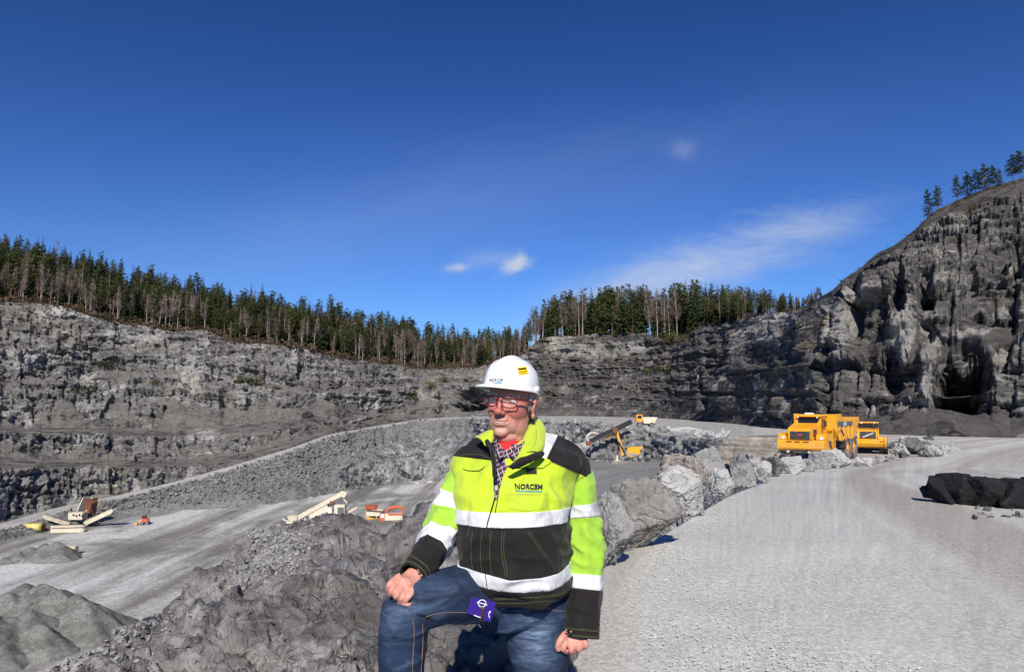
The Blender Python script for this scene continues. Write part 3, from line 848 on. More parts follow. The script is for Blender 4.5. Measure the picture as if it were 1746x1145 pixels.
# ================================================================== BOULDERS
def ico(sub):
    bm = bmesh.new()
    bmesh.ops.create_icosphere(bm, subdivisions=sub, radius=1)
    v = np.array([x.co[:] for x in bm.verts])
    f = [[a.index for a in x.verts] for x in bm.faces]
    bm.free()
    return v, f


ICO = {k: ico(k) for k in (2, 3, 4, 5, 6)}


def rock_mesh(name, seed, size, mat, sub=4, planes=16, rough=0.05, lay=0.0):
    r = np.random.default_rng(seed)
    d, f = ICO[sub]
    n = r.normal(size=(planes, 3))
    n /= np.linalg.norm(n, axis=1, keepdims=True)
    n = np.concatenate([n, [[0, 0, -1.0]], [[0, 0, 1.0]]])
    o = np.concatenate([r.uniform(0.62, 0.98, planes), [0.78], [0.95]])
    den = d @ n.T
    rr = np.where(den > 0.05, o / np.maximum(den, 0.05), 9)
    rad = -np.log(np.exp(-rr * 28).sum(1)) / 28
    v = d * rad[:, None]
    off = r.uniform(-50, 50, 3)
    nb, ne = blocks((v * 2.6 + off), seed + 5, 1.4)
    nb2, ne2 = blocks((v * 6.5 + off), seed + 6, 1.4)
    v = v * (1 + rough * 1.1 * nb + rough * 0.5 * nb2 + rough * 1.0 * fbm(v * 3 + off, 4, seed) - rough * 1.3 * np.clip(0.09 - ne, 0, 1) / 0.09)[:, None]
    if lay:
        lz = v @ np.array([0.25, 0.15, 0.95])
        st = vnoise(np.stack([lz * 9, lz * 0 + 3, lz * 0 + off[0]], -1), seed + 9) + 0.6 * vnoise(np.stack([lz * 22, lz * 0 + 3, lz * 0], -1), seed + 10)
        v[:, :2] *= (1 + lay * st)[:, None]
    mn, mx = v.min(0), v.max(0)
    v = (v - (mn + mx) / 2) / (mx - mn) * np.array(size)
    v[:, 2] += size[2] / 2
    me = mesh_np(name, v, f, mat)
    return me


M['b_brown'] = rock_mat('boulder_brown', (0.095, 0.09, 0.084), (0.20, 0.19, 0.178), (0.42, 0.41, 0.395), 5.0, 0.25, bump=0.6, bdist=0.03, facet=0.25, fsc=(2.5, 9.0), patch=0.35, dust=(0.36, 0.35, 0.34))
M['b_grey'] = rock_mat('boulder_grey', (0.11, 0.11, 0.11), (0.24, 0.24, 0.24), (0.48, 0.47, 0.46), 4.0, 0.35, bump=0.6, bdist=0.03, facet=0.25, fsc=(2.5, 9.0), patch=0.35, dust=(0.38, 0.38, 0.37))
M['b_pale'] = rock_mat('boulder_pale', (0.20, 0.20, 0.20), (0.38, 0.38, 0.37), (0.60, 0.59, 0.57), 3.5, 0.4, bump=0.5, bdist=0.03, facet=0.25, fsc=(2.5, 9.0), patch=0.35, dust=(0.46, 0.46, 0.45))
M['b_tan'] = rock_mat('boulder_tan', (0.11, 0.095, 0.085), (0.24, 0.21, 0.185), (0.48, 0.44, 0.40), 4.0, 0.3, strata=0.8, bump=0.7, bdist=0.03, facet=0.25, fsc=(2.5, 9.0), patch=0.35, dust=(0.36, 0.34, 0.32))
M['b_dark'] = rock_mat('boulder_dark', (0.05, 0.05, 0.05), (0.12, 0.12, 0.12), (0.28, 0.28, 0.28), 3.0, 0.3, bump=0.6, bdist=0.05)
M['b_shade_black'] = rock_mat('boulder_shade_black', (0.006, 0.006, 0.007), (0.012, 0.012, 0.014), (0.04, 0.038, 0.042), 4.0, 0.12, bump=0.6, bdist=0.04)  # near-black colour stands in for shade on the roadside heap


def boulder(px0, px1, yt, yb, d, mat, seed, label, group='boulders lining the gravel road', lay=0.0, sub=5, depth=0.9, rz=None, planes=14, rough=0.06, z=None, name='boulder'):
    a = P((px0 + px1) / 2, yb, d)
    w = (px1 - px0) / F * d
    h = (yb - yt) / F * d
    zb = float(road_z(d)) if z is None else z
    me = rock_mesh(name, seed, (w * 1.02, w * depth, h * 1.05), M[mat], sub, planes, rough, lay)
    o = obj(name, me, loc=(a[0], d + w * depth * 0.35, zb - 0.04 * h))
    o.rotation_euler.z = (rz if rz is not None else 0)
    return tag(o, label, 'boulder', group)


BO = [
    (996, 1086, 848, 970, 7.0, 'b_grey', 9, 'steep dark grey boulder right beside the standing man\'s elbow, first of the row', 0, 6, 1.1),
    (1040, 1178, 814, 930, 8.0, 'b_brown', 14, 'big brown rough boulder with a black gap under its base, nearest to the road corner', 0, 6, 0.6),
    (1112, 1213, 804, 888, 10.6, 'b_pale', 35, 'pale dust-covered rounded boulder behind the big brown one', 0, 6, 0.8),
    (1108, 1222, 776, 864, 11.9, 'b_tan', 46, 'tan layered boulder with thin wavy strata standing between pale blocks', 0.05, 6, 0.7),
    (1212, 1252, 800, 847, 14.0, 'b_pale', 57, 'smooth light grey block leaning against the layered tan boulder', 0, 5, 0.9),
    (1192, 1254, 765, 832, 17.0, 'b_grey', 68, 'grey pointed slab behind the light block, its top slanting down to the left', 0, 5, 0.7),
    (1246, 1291, 772, 828, 17.2, 'b_grey', 79, 'trapezoid grey boulder with a flat top and a black shadow line below', 0, 5, 0.8),
    (1284, 1322, 786, 824, 18.5, 'b_pale', 80, 'low pale boulder just right of the trapezoid one', 0, 5, 0.9),
    (1302, 1348, 775, 811, 23.0, 'b_brown', 91, 'greenish brown rounded boulder left of the white slab', 0, 5, 0.8),
    (1334, 1378, 776, 806, 26.0, 'b_pale', 92, 'long white slab sloping down to the right below the dump truck\'s bumper', 0.02, 5, 0.7),
    (1368, 1396, 780, 800, 30.0, 'b_grey', 93, 'small grey boulder between the white slab and the round grey boulder', 0, 4, 0.9),
    (1384, 1424, 767, 797, 33.0, 'b_grey', 94, 'round mid grey boulder in front of the dump truck\'s front wheel', 0, 5, 0.8),
    (1410, 1460, 764, 795, 36.0, 'b_pale', 95, 'large light grey boulder hiding the dump truck\'s rear wheels', 0, 5, 0.8),
    (1455, 1477, 772, 788, 42.0, 'b_pale', 96, 'small light boulder under the left edge of the yellow loader', 0, 4, 0.9),
    (1473, 1492, 773, 788, 44.0, 'b_pale', 97, 'small white wedge-shaped boulder below the loader\'s counterweight', 0, 4, 0.9),
    (1486, 1514, 769, 787, 46.0, 'b_grey', 98, 'dark grey boulder below the right half of the loader', 0, 4, 0.9),
    (1506, 1538, 770, 787, 48.0, 'b_brown', 99, 'flat brown boulder at the right end below the loader', 0, 4, 0.9),
    (1580, 1622, 760, 781, 54.0, 'b_pale', 100, 'pale wide boulder at the right end of the rubble heap by the road', 0, 4, 0.8),
    (1560, 1600, 745, 762, 64.0, 'b_grey', 103, 'grey flat-topped boulder behind the rubble heap', 0, 4, 0.8),
    (1598, 1642, 752, 768, 62.0, 'b_grey', 104, 'last grey boulder of the row where the road bends away', 0, 4, 0.8),
    (1536, 1566, 742, 757, 72.0, 'b_pale', 105, 'small pale boulder directly right of the loader in the back row', 0, 4, 0.8),
]
for (a, b, c, d, e, mt, sd_, lb, ly, sb, dp) in BO:
    boulder(a, b, c, d, e, mt, sd_, lb, lay=ly, sub=sb, depth=dp, rz=0.0, rough=0.045)

# shared shapes for the many small rocks
SHP = [rock_mesh('rock', 300 + i, (1, 0.9, 0.75), M[['b_grey', 'b_pale', 'b_dark', 'b_brown'][i % 4]], 3, 12, 0.07) for i in range(12)]


def small_rock(loc, s, k, label, group, cat='rock', name='rock'):
    o = obj(name, SHP[k % 12], loc=(loc[0], loc[1], loc[2] - 0.08 * s))
    o.scale = (s, s * random.uniform(0.7, 1), s * random.uniform(0.75, 1.15))
    o.rotation_euler = (random.uniform(-.2, .2), random.uniform(-.2, .2), random.uniform(0, 6.28))
    return tag(o, label, cat, group)


# heap of rubble at the right end of the boulder row
for i in range(46):
    px = random.uniform(1512, 1600); d = random.uniform(52, 62)
    t = 1 - abs(px - 1552) / 50
    x = (px - 873) / F * d
    small_rock((x, d, float(road_z(d)) + random.uniform(0, 1.0) * t), random.uniform(0.5, 1.5), random.choice([0, 1, 2, 4, 6, 8]), 'broken grey rock in the rubble heap right of the yellow loader', 'rocks of the rubble heap beside the loader')
# pale stones on the edge of the upper level
for i in range(34):
    px = random.uniform(1130, 1335)
    dL = float(np.interp(px, [1100, 1150, 1200, 1250, 1300, 1340], [142, 130, 110, 88, 75, 70]))
    gp = ground(px, 'L2', random.uniform(0.05, 0.25)) if px < 1290 else np.array([(px - 873) / F * dL, dL, float(road_z(dL))])
    small_rock(gp, random.uniform(0.7, 1.8) * dL / 110, random.choice([1, 5, 9, 1, 0]), 'pale broken stone on the edge of the upper level behind the boulders', 'pale stones on the edge of the upper level')
slabs = [(1142, 1190, 727, 738, 128, 'long white flat slab lying on the upper level, left of the two'), (1192, 1222, 733, 743, 112, 'shorter white flat slab on the upper level, right of the two')]
for k, (a, b, c, d, e, lb) in enumerate(slabs):
    z_ = CAMZ + (690 - d) / F * e
    boulder(a, b, c, d, e, 'b_pale', 400 + k, lb, group='white slabs on the upper level', sub=4, depth=0.35, z=z_, rough=0.04)
# stones guarding the outer edge of the haul ramp and of the upper road
k = 0
for px in np.concatenate([np.arange(150, 560, 6.5), np.arange(560, 1130, 7.5)]):
    if 835 < px < 1000 and px % 2 > 1:
        continue
    px += random.uniform(-2, 2)
    gp = ground(px, 'L2', 0.02)
    s = random.uniform(0.7, 1.5) * (1.0 if px < 560 else 1.2)
    small_rock(gp, s, random.choice([2, 6, 10, 0, 4] if px < 720 else [0, 4, 1, 5, 8]), 'rough grey stone guarding the outer edge of the haul ramp' if px < 760 else 'light stone along the edge of the upper haul road', 'stones along the haul ramp edge' if px < 760 else 'stones along the upper haul road')
    k += 1

# tan bank behind the boulders
bx = np.linspace(1205, 1345, 120)
rws = []
for j, t in enumerate(np.linspace(0, 1, 26)):
    yy = np.interp(bx, [1205, 1235, 1262, 1345], [775, 752, 744, 741])
    yb = np.interp(bx, [1205, 1345], [790, 791])
    d0 = np.interp(bx, [1205, 1345], [58, 52])
    y_ = yb * (1 - min(t / 0.8, 1)) + yy * min(t / 0.8, 1)
    d_ = d0 + 1.6 * min(t / 0.8, 1) + max(t - 0.8, 0) * 30
    rws.append(P(bx, y_, d_))
bk = np.array(rws)
nb, _ = blocks(bk / np.array([1.2, 1.2, 0.35]), 501, 1.0)
bk[..., 1] -= 0.22 * nb + 0.1 * fbm(bk * 2, 3, 502)
bk[..., 2] += 0.05 * nb
i4 = np.arange(bk.shape[0] * bk.shape[1]).reshape(bk.shape[:2])
q4 = np.stack([i4[:-1, :-1], i4[:-1, 1:], i4[1:, 1:], i4[1:, :-1]], -1).reshape(-1, 4)
M['bank'] = rock_mat('tan_bank', (0.16, 0.14, 0.12), (0.30, 0.27, 0.235), (0.46, 0.43, 0.39), 2.0, 0.2, strata=0.9, bump=0.7, bdist=0.08)
obj('earth_bank', mesh_quads('earth_bank', bk.reshape(-1, 3), q4, M['bank']), kind='structure')

# heap at the right edge of the road, its shade painted as black rock
hp = thing('rock_heap', (9.6, 12.4, float(road_z(12.4)) - 0.03), 'heap of rocks, shade painted on them in black, at the right edge of the road', 'rock heap')
for k, (a, b, yt, yb, d) in enumerate([(1600, 1650, 806, 848, 12.3), (1622, 1700, 800, 856, 12.2), (1664, 1742, 806, 860, 12.0), (1706, 1790, 812, 866, 11.8), (1760, 1860, 806, 868, 11.9), (1590, 1618, 824, 842, 12.5)]):
    w = (b - a) / F * d
    me = rock_mesh('rock', 520 + k, (w * 1.15, 0.9, (yb - yt) / F * d * 1.0), M['b_shade_black'], 4, 9, 0.025)
    o = obj('rock', me, parent=hp)
    pt = P((a + b) / 2, yb, d)
    o.location = (pt[0] - 9.6, d + 0.3 - 12.4, pt[2] - (float(road_z(12.4)) - 0.03) - 0.10)
for k in range(36):
    px = random.uniform(1640, 1860); d = random.uniform(10.4, 11.6)
    small_rock(((px - 873) / F * d, d, float(road_z(d))), random.uniform(0.04, 0.13), random.choice([0, 2, 4, 6]), 'small loose grey stone in front of the black heap', 'loose stones in front of the black heap')
# pale berm behind the heap
bmv = rock_mesh('gravel_berm', 560, (6.5, 2.6, 0.5), M['road'], 5, 10, 0.03)
tag(obj('gravel_berm', bmv, loc=(13.5, 15.6, float(road_z(15.6)) - 0.06)), 'low pale gravel berm behind the black rock heap', 'berm')

# loose gravel on the road edge and by the boulders: one mass
gv, gf = [], []
d0, f0 = ICO[2][0], ICO[2][1]
dd0, ff0 = np.array([[1, 0, 0], [0, 1, 0], [-1, 0, 0], [0, -1, 0], [0, 0, 1], [0, 0, -.4]]) * 1.0, [[0, 1, 4], [1, 2, 4], [2, 3, 4], [3, 0, 4], [1, 0, 5], [2, 1, 5], [3, 2, 5], [0, 3, 5]]
for i in range(7500):
    if i < 5500:
        d = 1 / random.uniform(1 / 14.0, 1 / 3.6)
        px = random.uniform(960, 1760)
        s = random.uniform(0.004, 0.010) * (1.0 + 0.04 * d)
        x = (px - 873) / F * d
        z = float(road_z(d))
    else:
        k = random.random()
        px = 1060 + k * 260
        d = float(np.interp(px, [1060, 1130, 1220, 1260, 1300, 1360], [6.8, 8.0, 11.8, 14.5, 17.5, 24])) + random.gauss(0, 0.5)
        s = random.uniform(0.005, 0.015)
        x = (px - 873) / F * d + random.gauss(0, 0.25)
        z = float(road_z(d))
    if x < 0.75 + max(0, d - 4) * 0.1 and d < 7:
        continue
    a = random.uniform(0, 6.28)
    c, sn = math.cos(a), math.sin(a)
    vv = dd0 * np.array([s, s * random.uniform(.5, 1), s * random.uniform(.35, .7)]) * (1 + 0.3 * rng.uniform(-1, 1, (6, 1)))
    vv = np.stack([vv[:, 0] * c - vv[:, 1] * sn + x, vv[:, 0] * sn + vv[:, 1] * c + d, vv[:, 2] + z + s * 0.02], -1)
    n0 = len(gv) * 6
    gv.append(vv)
    gf += [[n0 + q for q in f] for f in ff0]
obj('loose_gravel', mesh_np('loose_gravel', np.concatenate(gv), gf, M['road']), kind='stuff')

# broken stone on the slope under the ramp and on the outcrop's edge: one mass
sv, sf = [], []
cub, cubf = np.array([[-1, -1, -.7], [1, -1, -.7], [1, 1, -.7], [-1, 1, -.7], [-.7, -.8, .7], [.8, -.7, .6], [.7, .8, .7], [-.8, .6, .8]]) * .5, [[0, 1, 5, 4], [1, 2, 6, 5], [2, 3, 7, 6], [3, 0, 4, 7], [4, 5, 6, 7]]
def stones(n, fpos, smin, smax):
    for i in range(n):
        pt = fpos()
        if pt is None: continue
        s = random.uniform(smin, smax) * random.choice([.6, .8, 1, 1.3])
        e = Euler((random.uniform(-.6, .6), random.uniform(-.6, .6), random.uniform(0, 6.28))).to_matrix()
        vv = (cub * (1 + rng.uniform(-.3, .3, (8, 3)))) * np.array([s, s * random.uniform(.6, 1), s * random.uniform(.5, .9)])
        vv = vv @ np.array(e).T + pt
        n0 = len(sv) * 8
        sv.append(vv)
        sf.extend([[n0 + q for q in f] for f in cubf])
def rub_pos():
    px = random.uniform(160, 640)
    t = random.random() ** 0.6
    nm = random.choice(['M1', 'M2', 'M2', 'M2'])
    return ground(px, nm, min(t, .98))
stones(9000, rub_pos, 0.35, 1.1)
obj('rubble', mesh_np('rubble', np.concatenate(sv), sf, M['rubble']), kind='stuff')
sv, sf = [], []
def out_at(px, t):
    if not (0 < px < 760) or t > 1.1: return None
    c = int((px + 70) / 1.75); r = min(int(t * 330), nr - 1)
    return OUT[r, c] + np.array([0, 0, 0.006])
stones(1800, lambda: out_at(random.uniform(120, 760), random.uniform(.35, 1.0)), 0.008, 0.026)
obj('stone_chips', mesh_np('stone_chips', np.concatenate(sv), sf, M['outcrop']), kind='stuff')
sv, sf = [], []
stones(2600, lambda: out_at(random.gauss(476, 32), random.gauss(0.955, 0.035)) if random.random() < .7 else out_at(random.gauss(170, 70), random.gauss(0.95, 0.04)), 0.010, 0.034)
obj('broken_stone', mesh_np('broken_stone', np.concatenate(sv), sf, M['b_grey']), kind='stuff')
# ================================================================== TREES
def foliage(name, lo, mid, hi, sc=0.5):
    m, t, b = mat_new(name)
    c = t.n('ShaderNodeTexCoord').outputs['Object']
    oi = t.n('ShaderNodeObjectInfo').outputs['Random']
    nz = t.noise(c, sc, 4, 0.7)
    f = t.math('ADD', t.math('MULTIPLY', nz, 0.8), t.math('MULTIPLY', oi, 0.3))
    t.set(b, 'Base Color', t.ramp(f, [(0.35, lo), (0.55, mid), (0.8, hi)]))
    b.inputs['Roughness'].default_value = 0.75
    b.inputs['Specular IOR Level'].default_value = 0.2
    return m


M['spruce'] = foliage('spruce_needles', (0.014, 0.023, 0.010), (0.030, 0.046, 0.016), (0.055, 0.072, 0.024))
M['pine'] = foliage('pine_needles', (0.026, 0.038, 0.013), (0.055, 0.070, 0.020), (0.10, 0.105, 0.030))
M['pbark'] = simple('pine_bark', (0.12, 0.075, 0.05), 0.9, var=0.4, scale=2)
M['bbark'] = simple('birch_bark', (0.36, 0.33, 0.30), 0.8, var=0.35, scale=3)
M['twig'] = foliage('bare_twigs', (0.10, 0.072, 0.062), (0.17, 0.125, 0.11), (0.25, 0.20, 0.175))
M['brown'] = foliage('dry_undergrowth', (0.035, 0.024, 0.014), (0.075, 0.052, 0.032), (0.12, 0.09, 0.05))
M['bush'] = foliage('bush_leaves', (0.045, 0.048, 0.014), (0.085, 0.088, 0.024), (0.13, 0.125, 0.04))


def cone_tube(pts, rads, n=6):
    vs, fs = [], []
    pts = [np.array(p, float) for p in pts]
    for i, (p, r) in enumerate(zip(pts, rads)):
        d = pts[min(i + 1, len(pts) - 1)] - pts[max(i - 1, 0)]
        d /= np.linalg.norm(d) + 1e-9
        a = np.cross(d, [0.3, 0.9, 0.1]); a /= np.linalg.norm(a) + 1e-9
        b = np.cross(d, a)
        for k in range(n):
            t = 2 * math.pi * k / n
            vs.append(p + r * (math.cos(t) * a + math.sin(t) * b))
    for i in range(len(pts) - 1):
        for k in range(n):
            fs.append([i * n + k, i * n + (k + 1) % n, (i + 1) * n + (k + 1) % n, (i + 1) * n + k])
    return vs, fs


def leaf(vs, fs, c, s, r, flat=0.5, droop=None):
    a = r.normal(size=3); a[2] *= flat
    a /= np.linalg.norm(a)
    b = r.normal(size=3); b[2] *= flat
    b -= a * (a @ b); b /= np.linalg.norm(b)
    n0 = len(vs)
    vs += [c - a * s * .6, c + b * s * .35, c + a * s * .7, c - b * s * .4]
    fs.append([n0, n0 + 1, n0 + 2, n0 + 3])


def make_spruce(seed, n=520):
    r = np.random.default_rng(seed)
    h = 1.0
    tv, tf = cone_tube([(0, 0, -0.02), (0.005, 0, 0.5), (0, 0, 0.99)], [0.014, 0.009, 0.001], 5)
    vs, fs = [], []
    asym = r.uniform(0, 6.28)
    wb = r.uniform(0.15, 0.19)
    lev = [0.06 + 0.93 * (k / 26) ** 0.92 for k in range(27)]
    for z in lev:
        rad = wb * (1 - z) ** 0.8 * r.uniform(0.75, 1.15) + 0.008
        nb = max(4, int(11 * (1 - z) + 4))
        for k in range(nb):
            a = r.uniform(0, 6.28)
            L = rad * r.uniform(0.65, 1.15) * (1 + 0.2 * math.cos(a - asym))
            d = np.array([math.cos(a), math.sin(a), 0])
            side = np.array([-d[1], d[0], 0])
            w = max(0.010, L * 0.30)
            tip = d * L + np.array([0, 0, z - L * r.uniform(0.25, 0.55)])
            mid = d * L * .55 + np.array([0, 0, z - L * 0.10])
            o = np.array([0, 0, z])
            n0 = len(vs)
            vs += [o, mid + side * w, tip, mid - side * w, mid + np.array([0, 0, -w * 1.1])]
            fs += [[n0, n0 + 1, n0 + 2, n0 + 3], [n0, n0 + 4, n0 + 2]]
            if L > 0.05:
                leaf(vs, fs, mid + side * w * r.uniform(-.9, .9) + np.array([0, 0, -w * .6]), w * 1.4, r)
    return (tv, tf), (vs, fs)


def make_pine(seed, lv=15, ls=1.0):
    r = np.random.default_rng(seed)
    lean = r.uniform(-.03, .03, 2)
    tv, tf = cone_tube([(0, 0, -0.02), (lean[0] * .4, lean[1] * .4, 0.4), (lean[0], lean[1], 0.75), (lean[0] * 1.2, lean[1] * 1.2, 0.98)], [0.012, 0.010, 0.006, 0.001], 5)
    vs, fs = [], []
    base = r.uniform(0.12, 0.36)
    for k in range(24):
        z = base + (0.97 - base) * (k / 23)
        q = (z - base) / (1 - base)
        env = 0.16 * min(1.0, 0.55 + q * 1.6) * (1 - q) ** 0.62 + 0.012
        for j in range(3 if k < 20 else 1):
            a = r.uniform(0, 6.28)
            rr = env * r.uniform(0.25, 1.0)
            c = np.array([math.cos(a) * rr + lean[0] * z, math.sin(a) * rr + lean[1] * z, z])
            cr = (0.030 + 0.045 * (1 - q)) * r.uniform(.7, 1.2)
            for m_ in range(lv):
                off = r.normal(size=3) * np.array([1, 1, 0.5]) * cr * 0.6
                leaf(vs, fs, c + off, ls * r.uniform(0.015, 0.036), r, 0.7)
    return (tv, tf), (vs, fs)


def make_birch(seed):
    r = np.random.default_rng(seed)
    lean = r.uniform(-.09, .09, 2)
    def ax(z): return np.array([lean[0] * z * z, lean[1] * z * z, z])
    tv, tf = cone_tube([ax(-.02), ax(.3), ax(.6), ax(.85), ax(1.0)], [0.0095, 0.0075, 0.005, 0.0025, 0.0008], 5)
    vs, fs = [], []
    for k in range(48):
        z = r.uniform(0.25, 0.97)
        a = r.uniform(0, 6.28)
        L = r.uniform(0.12, 0.30) * (1.15 - z)
        d = np.array([math.cos(a) * .55, math.sin(a) * .55, 0.85])
        p0 = ax(z); p1 = p0 + d * L
        bv, bf = cone_tube([p0, (p0 + p1) / 2 + r.normal(size=3) * .006, p1], [0.0032, 0.002, 0.001], 3)
        n0 = len(vs)
        vs += bv
        fs += [[n0 + q for q in f] for f in bf]
        for j in range(10):
            q0 = p0 + (p1 - p0) * r.uniform(0.3, 1)
            q1 = q0 + (d + r.normal(size=3) * .6) * L * r.uniform(.2, .45)
            s = np.cross(q1 - q0, [0.1, 1, 0.2]); s = s / (np.linalg.norm(s) + 1e-9) * 0.0024
            n0 = len(vs)
            vs += [q0 - s, q0 + s, q1]
            fs.append([n0, n0 + 1, n0 + 2])
    return (tv, tf), (vs, fs)


KIND = {}
for kind, fn, cnt, fm, bm_ in (('spruce', make_spruce, 5, 'spruce', 'pbark'), ('pine', make_pine, 6, 'pine', 'pbark'), ('birch', make_birch, 5, 'twig', 'bbark')):
    KIND[kind] = []
    for i in range(cnt):
        (tv, tf), (vs, fs) = fn(900 + i * 7 + len(kind))
        KIND[kind].append((mesh_np('trunk', tv, tf, M[bm_]), mesh_np('branches' if kind == 'birch' else 'crown', vs, fs, M[fm]), (tv, tf), (vs, fs)))


KIND['crest'] = []
for i in range(4):
    (tv, tf), (vs, fs) = make_pine(990 + i, 22, 1.0)
    KIND['crest'].append((mesh_np('trunk', tv, tf, M['pbark']), mesh_np('crown', vs, fs, M['pine'])))


def tree(kind, loc, h, label, group, wide=1.0, src=None):
    k = random.choice(KIND[src or kind])
    o = thing({'spruce': 'spruce_tree', 'pine': 'pine_tree', 'birch': 'birch_tree'}[kind], loc, label, 'tree', group, random.uniform(0, 6.28))
    w = h * wide * random.uniform(0.8, 1.55 if kind == 'pine' else 1.2)
    if kind == 'pine': w *= 1.1
    o.scale = (w, w, h)
    obj('trunk', k[0], o)
    obj('branches' if kind == 'birch' else 'crown', k[1], o)
    return o


def hill_pt(px, t):
    return ground(px, 'B5', t) + np.array([0, 0, -0.15])


FST = {}
def add_stuff(key, kind, loc, h):
    k = random.choice(KIND[kind])
    c, s = math.cos(random.uniform(0, 6.28)), math.sin(random.uniform(0, 6.28))
    for (vs, fs), m in ((k[2], 'pbark' if kind != 'birch' else 'bbark'), (k[3], {'spruce': 'spruce', 'pine': 'pine', 'birch': 'twig'}[kind])):
        V_, F_ = FST.setdefault((key, m), ([], []))
        n0 = sum(len(a) for a in V_)
        a = np.array(vs) * h * np.array([random.uniform(.85, 1.2)] * 2 + [1])
        an = random.uniform(0, 6.28)
        ca, sa = math.cos(an), math.sin(an)
        V_.append(np.stack([a[:, 0] * ca - a[:, 1] * sa, a[:, 0] * sa + a[:, 1] * ca, a[:, 2]], -1) + loc)
        F_.extend([[n0 + q for q in f] for f in fs])


random.seed(21)
cnt = {'spruce': 0, 'pine': 0, 'birch': 0}
LAB = {'left': {'spruce': ('dark spruce tree in the forest above the left quarry wall', 'spruces above the left quarry wall'),
                'pine': ('dark green pine tree in the forest above the left quarry wall', 'pines above the left quarry wall'),
                'birch': ('bare white-stemmed birch tree at the rim of the left quarry wall', 'bare birches above the left quarry wall')},
       'mid': {'spruce': ('dark spruce tree on the knoll above the centre of the quarry', 'spruces on the central knoll'),
               'pine': ('green pine tree on the knoll above the centre of the quarry', 'pines on the central knoll'),
               'birch': ('bare birch tree on the knoll above the centre of the quarry', 'bare birches on the central knoll')}}
spots = []
for i in range(1500):
    px = random.uniform(-120, 900)
    t = random.random() ** 1.0 * 0.97 + 0.015
    if t < 0.05 and random.random() < .3: t += .1
    spots.append((t, px))
spots.sort()
for (t, px) in spots:
    loc = hill_pt(px, t)
    bw = 0.45 if t < 0.25 else 0.14
    if px < 380 and t < 0.35: bw = 0.55
    if 640 < px < 900 and t < 0.6: bw = 0.62
    u_ = random.random()
    kind = 'birch' if u_ < bw else ('pine' if random.random() < 0.5 else 'spruce')
    h = {'birch': random.uniform(10, 17), 'pine': random.uniform(11, 19), 'spruce': random.uniform(9, 20)}[kind]
    if t < 0.12 and kind != 'birch': h *= random.uniform(0.55, 1.0)
    if px > 700: h *= 0.9
    if random.random() < 0.12: h *= random.uniform(1.08, 1.18)
    if random.random() < 0.2: h *= random.uniform(0.6, 0.85)
    lim = {'birch': 230, 'pine': 230, 'spruce': 200}[kind]
    if cnt[kind] < lim and (t < 0.42 or t > 0.75):
        cnt[kind] += 1
        lb_, gr_ = LAB['left'][kind]
        where = ['close to the left picture edge', 'above the crusher', 'left of the shrub pair', 'above the shrub pair', 'left of the tunnel', 'left of the hard hat', 'beside the central knoll'][min(6, max(0, int((px + 0) / 130)))]
        deep = 'in the front rows' if t < 0.3 else ('in the middle rows' if t < 0.6 else 'on the skyline')
        tree(kind, loc, h, {'spruce': 'dark spruce ', 'pine': 'green pine ', 'birch': 'bare birch '}[kind] + deep + ' of the forest, ' + where, gr_)
    else:
        add_stuff('left', kind, loc, h)
cm = {'spruce': 0, 'pine': 0, 'birch': 0}
for i in range(330):
    px = random.uniform(903, 1400)
    t = random.random() ** 1.3 * 0.8 + 0.02
    loc = hill_pt(px, t)
    d = loc[1]
    top = np.interp(px, [903, 930, 1000, 1060, 1130, 1170, 1250, 1330, 1370, 1400], [535, 515, 500, 496, 495, 485, 493, 502, 505, 512])
    base = 572.5 - F * ((loc[2] - CAMZ) / d * CP - SP) / (CP + (loc[2] - CAMZ) / d * SP)
    hm = max(3.0, (base - top) / F * d)
    bw = 0.45 if px < 1010 else 0.25
    kind = 'birch' if random.random() < bw else ('pine' if random.random() < 0.55 else 'spruce')
    h = min(hm * random.uniform(0.8, 1.2), 26)
    lim = {'birch': 60, 'pine': 60, 'spruce': 50}[kind]
    if cm[kind] < lim:
        cm[kind] += 1
        lb_, gr_ = LAB['mid'][kind]
        where = 'left end' if px < 990 else ('left half' if px < 1110 else ('middle' if px < 1220 else ('right half' if px < 1320 else 'right end')))
        deep = 'at the rim on the ' if t < 0.25 else 'further back on the '
        tree(kind, loc, h, {'spruce': 'dark spruce ', 'pine': 'green pine ', 'birch': 'bare birch '}[kind] + deep + where + ' of the central knoll', gr_, wide=0.85)
    else:
        add_stuff('left', kind, loc, h)
for (key, m), (V_, F_) in FST.items():
    o = obj('forest', mesh_np('forest', np.concatenate(V_), F_, M[m]), kind='stuff')

# small pines on the crest of the right cliff
cp = [(1584, 362, 322, 'leaning small pine, the lowest of the pines on the right cliff crest'), (1600, 350, 316, 'small pine right of the lowest one on the right cliff crest'),
      (1634, 336, 298, 'first pine of the clump on the cliff crest, counted from its left'), (1650, 332, 292, 'second pine from the left in the clump on the cliff crest'), (1664, 328, 288, 'middle pine of the clump on the cliff crest'),
      (1679, 324, 279, 'tallest dark pine of the clump on the cliff crest'), (1693, 318, 281, 'round-topped pine near the right end of the clump on the cliff crest'), (1704, 314, 287, 'short pine at the right end of the clump on the cliff crest'),
      (1728, 306, 264, 'tall open pine by the right picture edge on the cliff crest'), (1742, 303, 256, 'tall pine cut by the right picture edge on the cliff crest')]
for (px, yb, yt, lb) in cp:
    g_ = ground(px, 'B4b', 0.97)
    top = P(px, yt, g_[1])
    tree('pine', g_ - np.array([0, 0, .3]), top[2] - g_[2] + .3, lb, 'small pines on the right cliff crest', wide=1.0, src='crest')


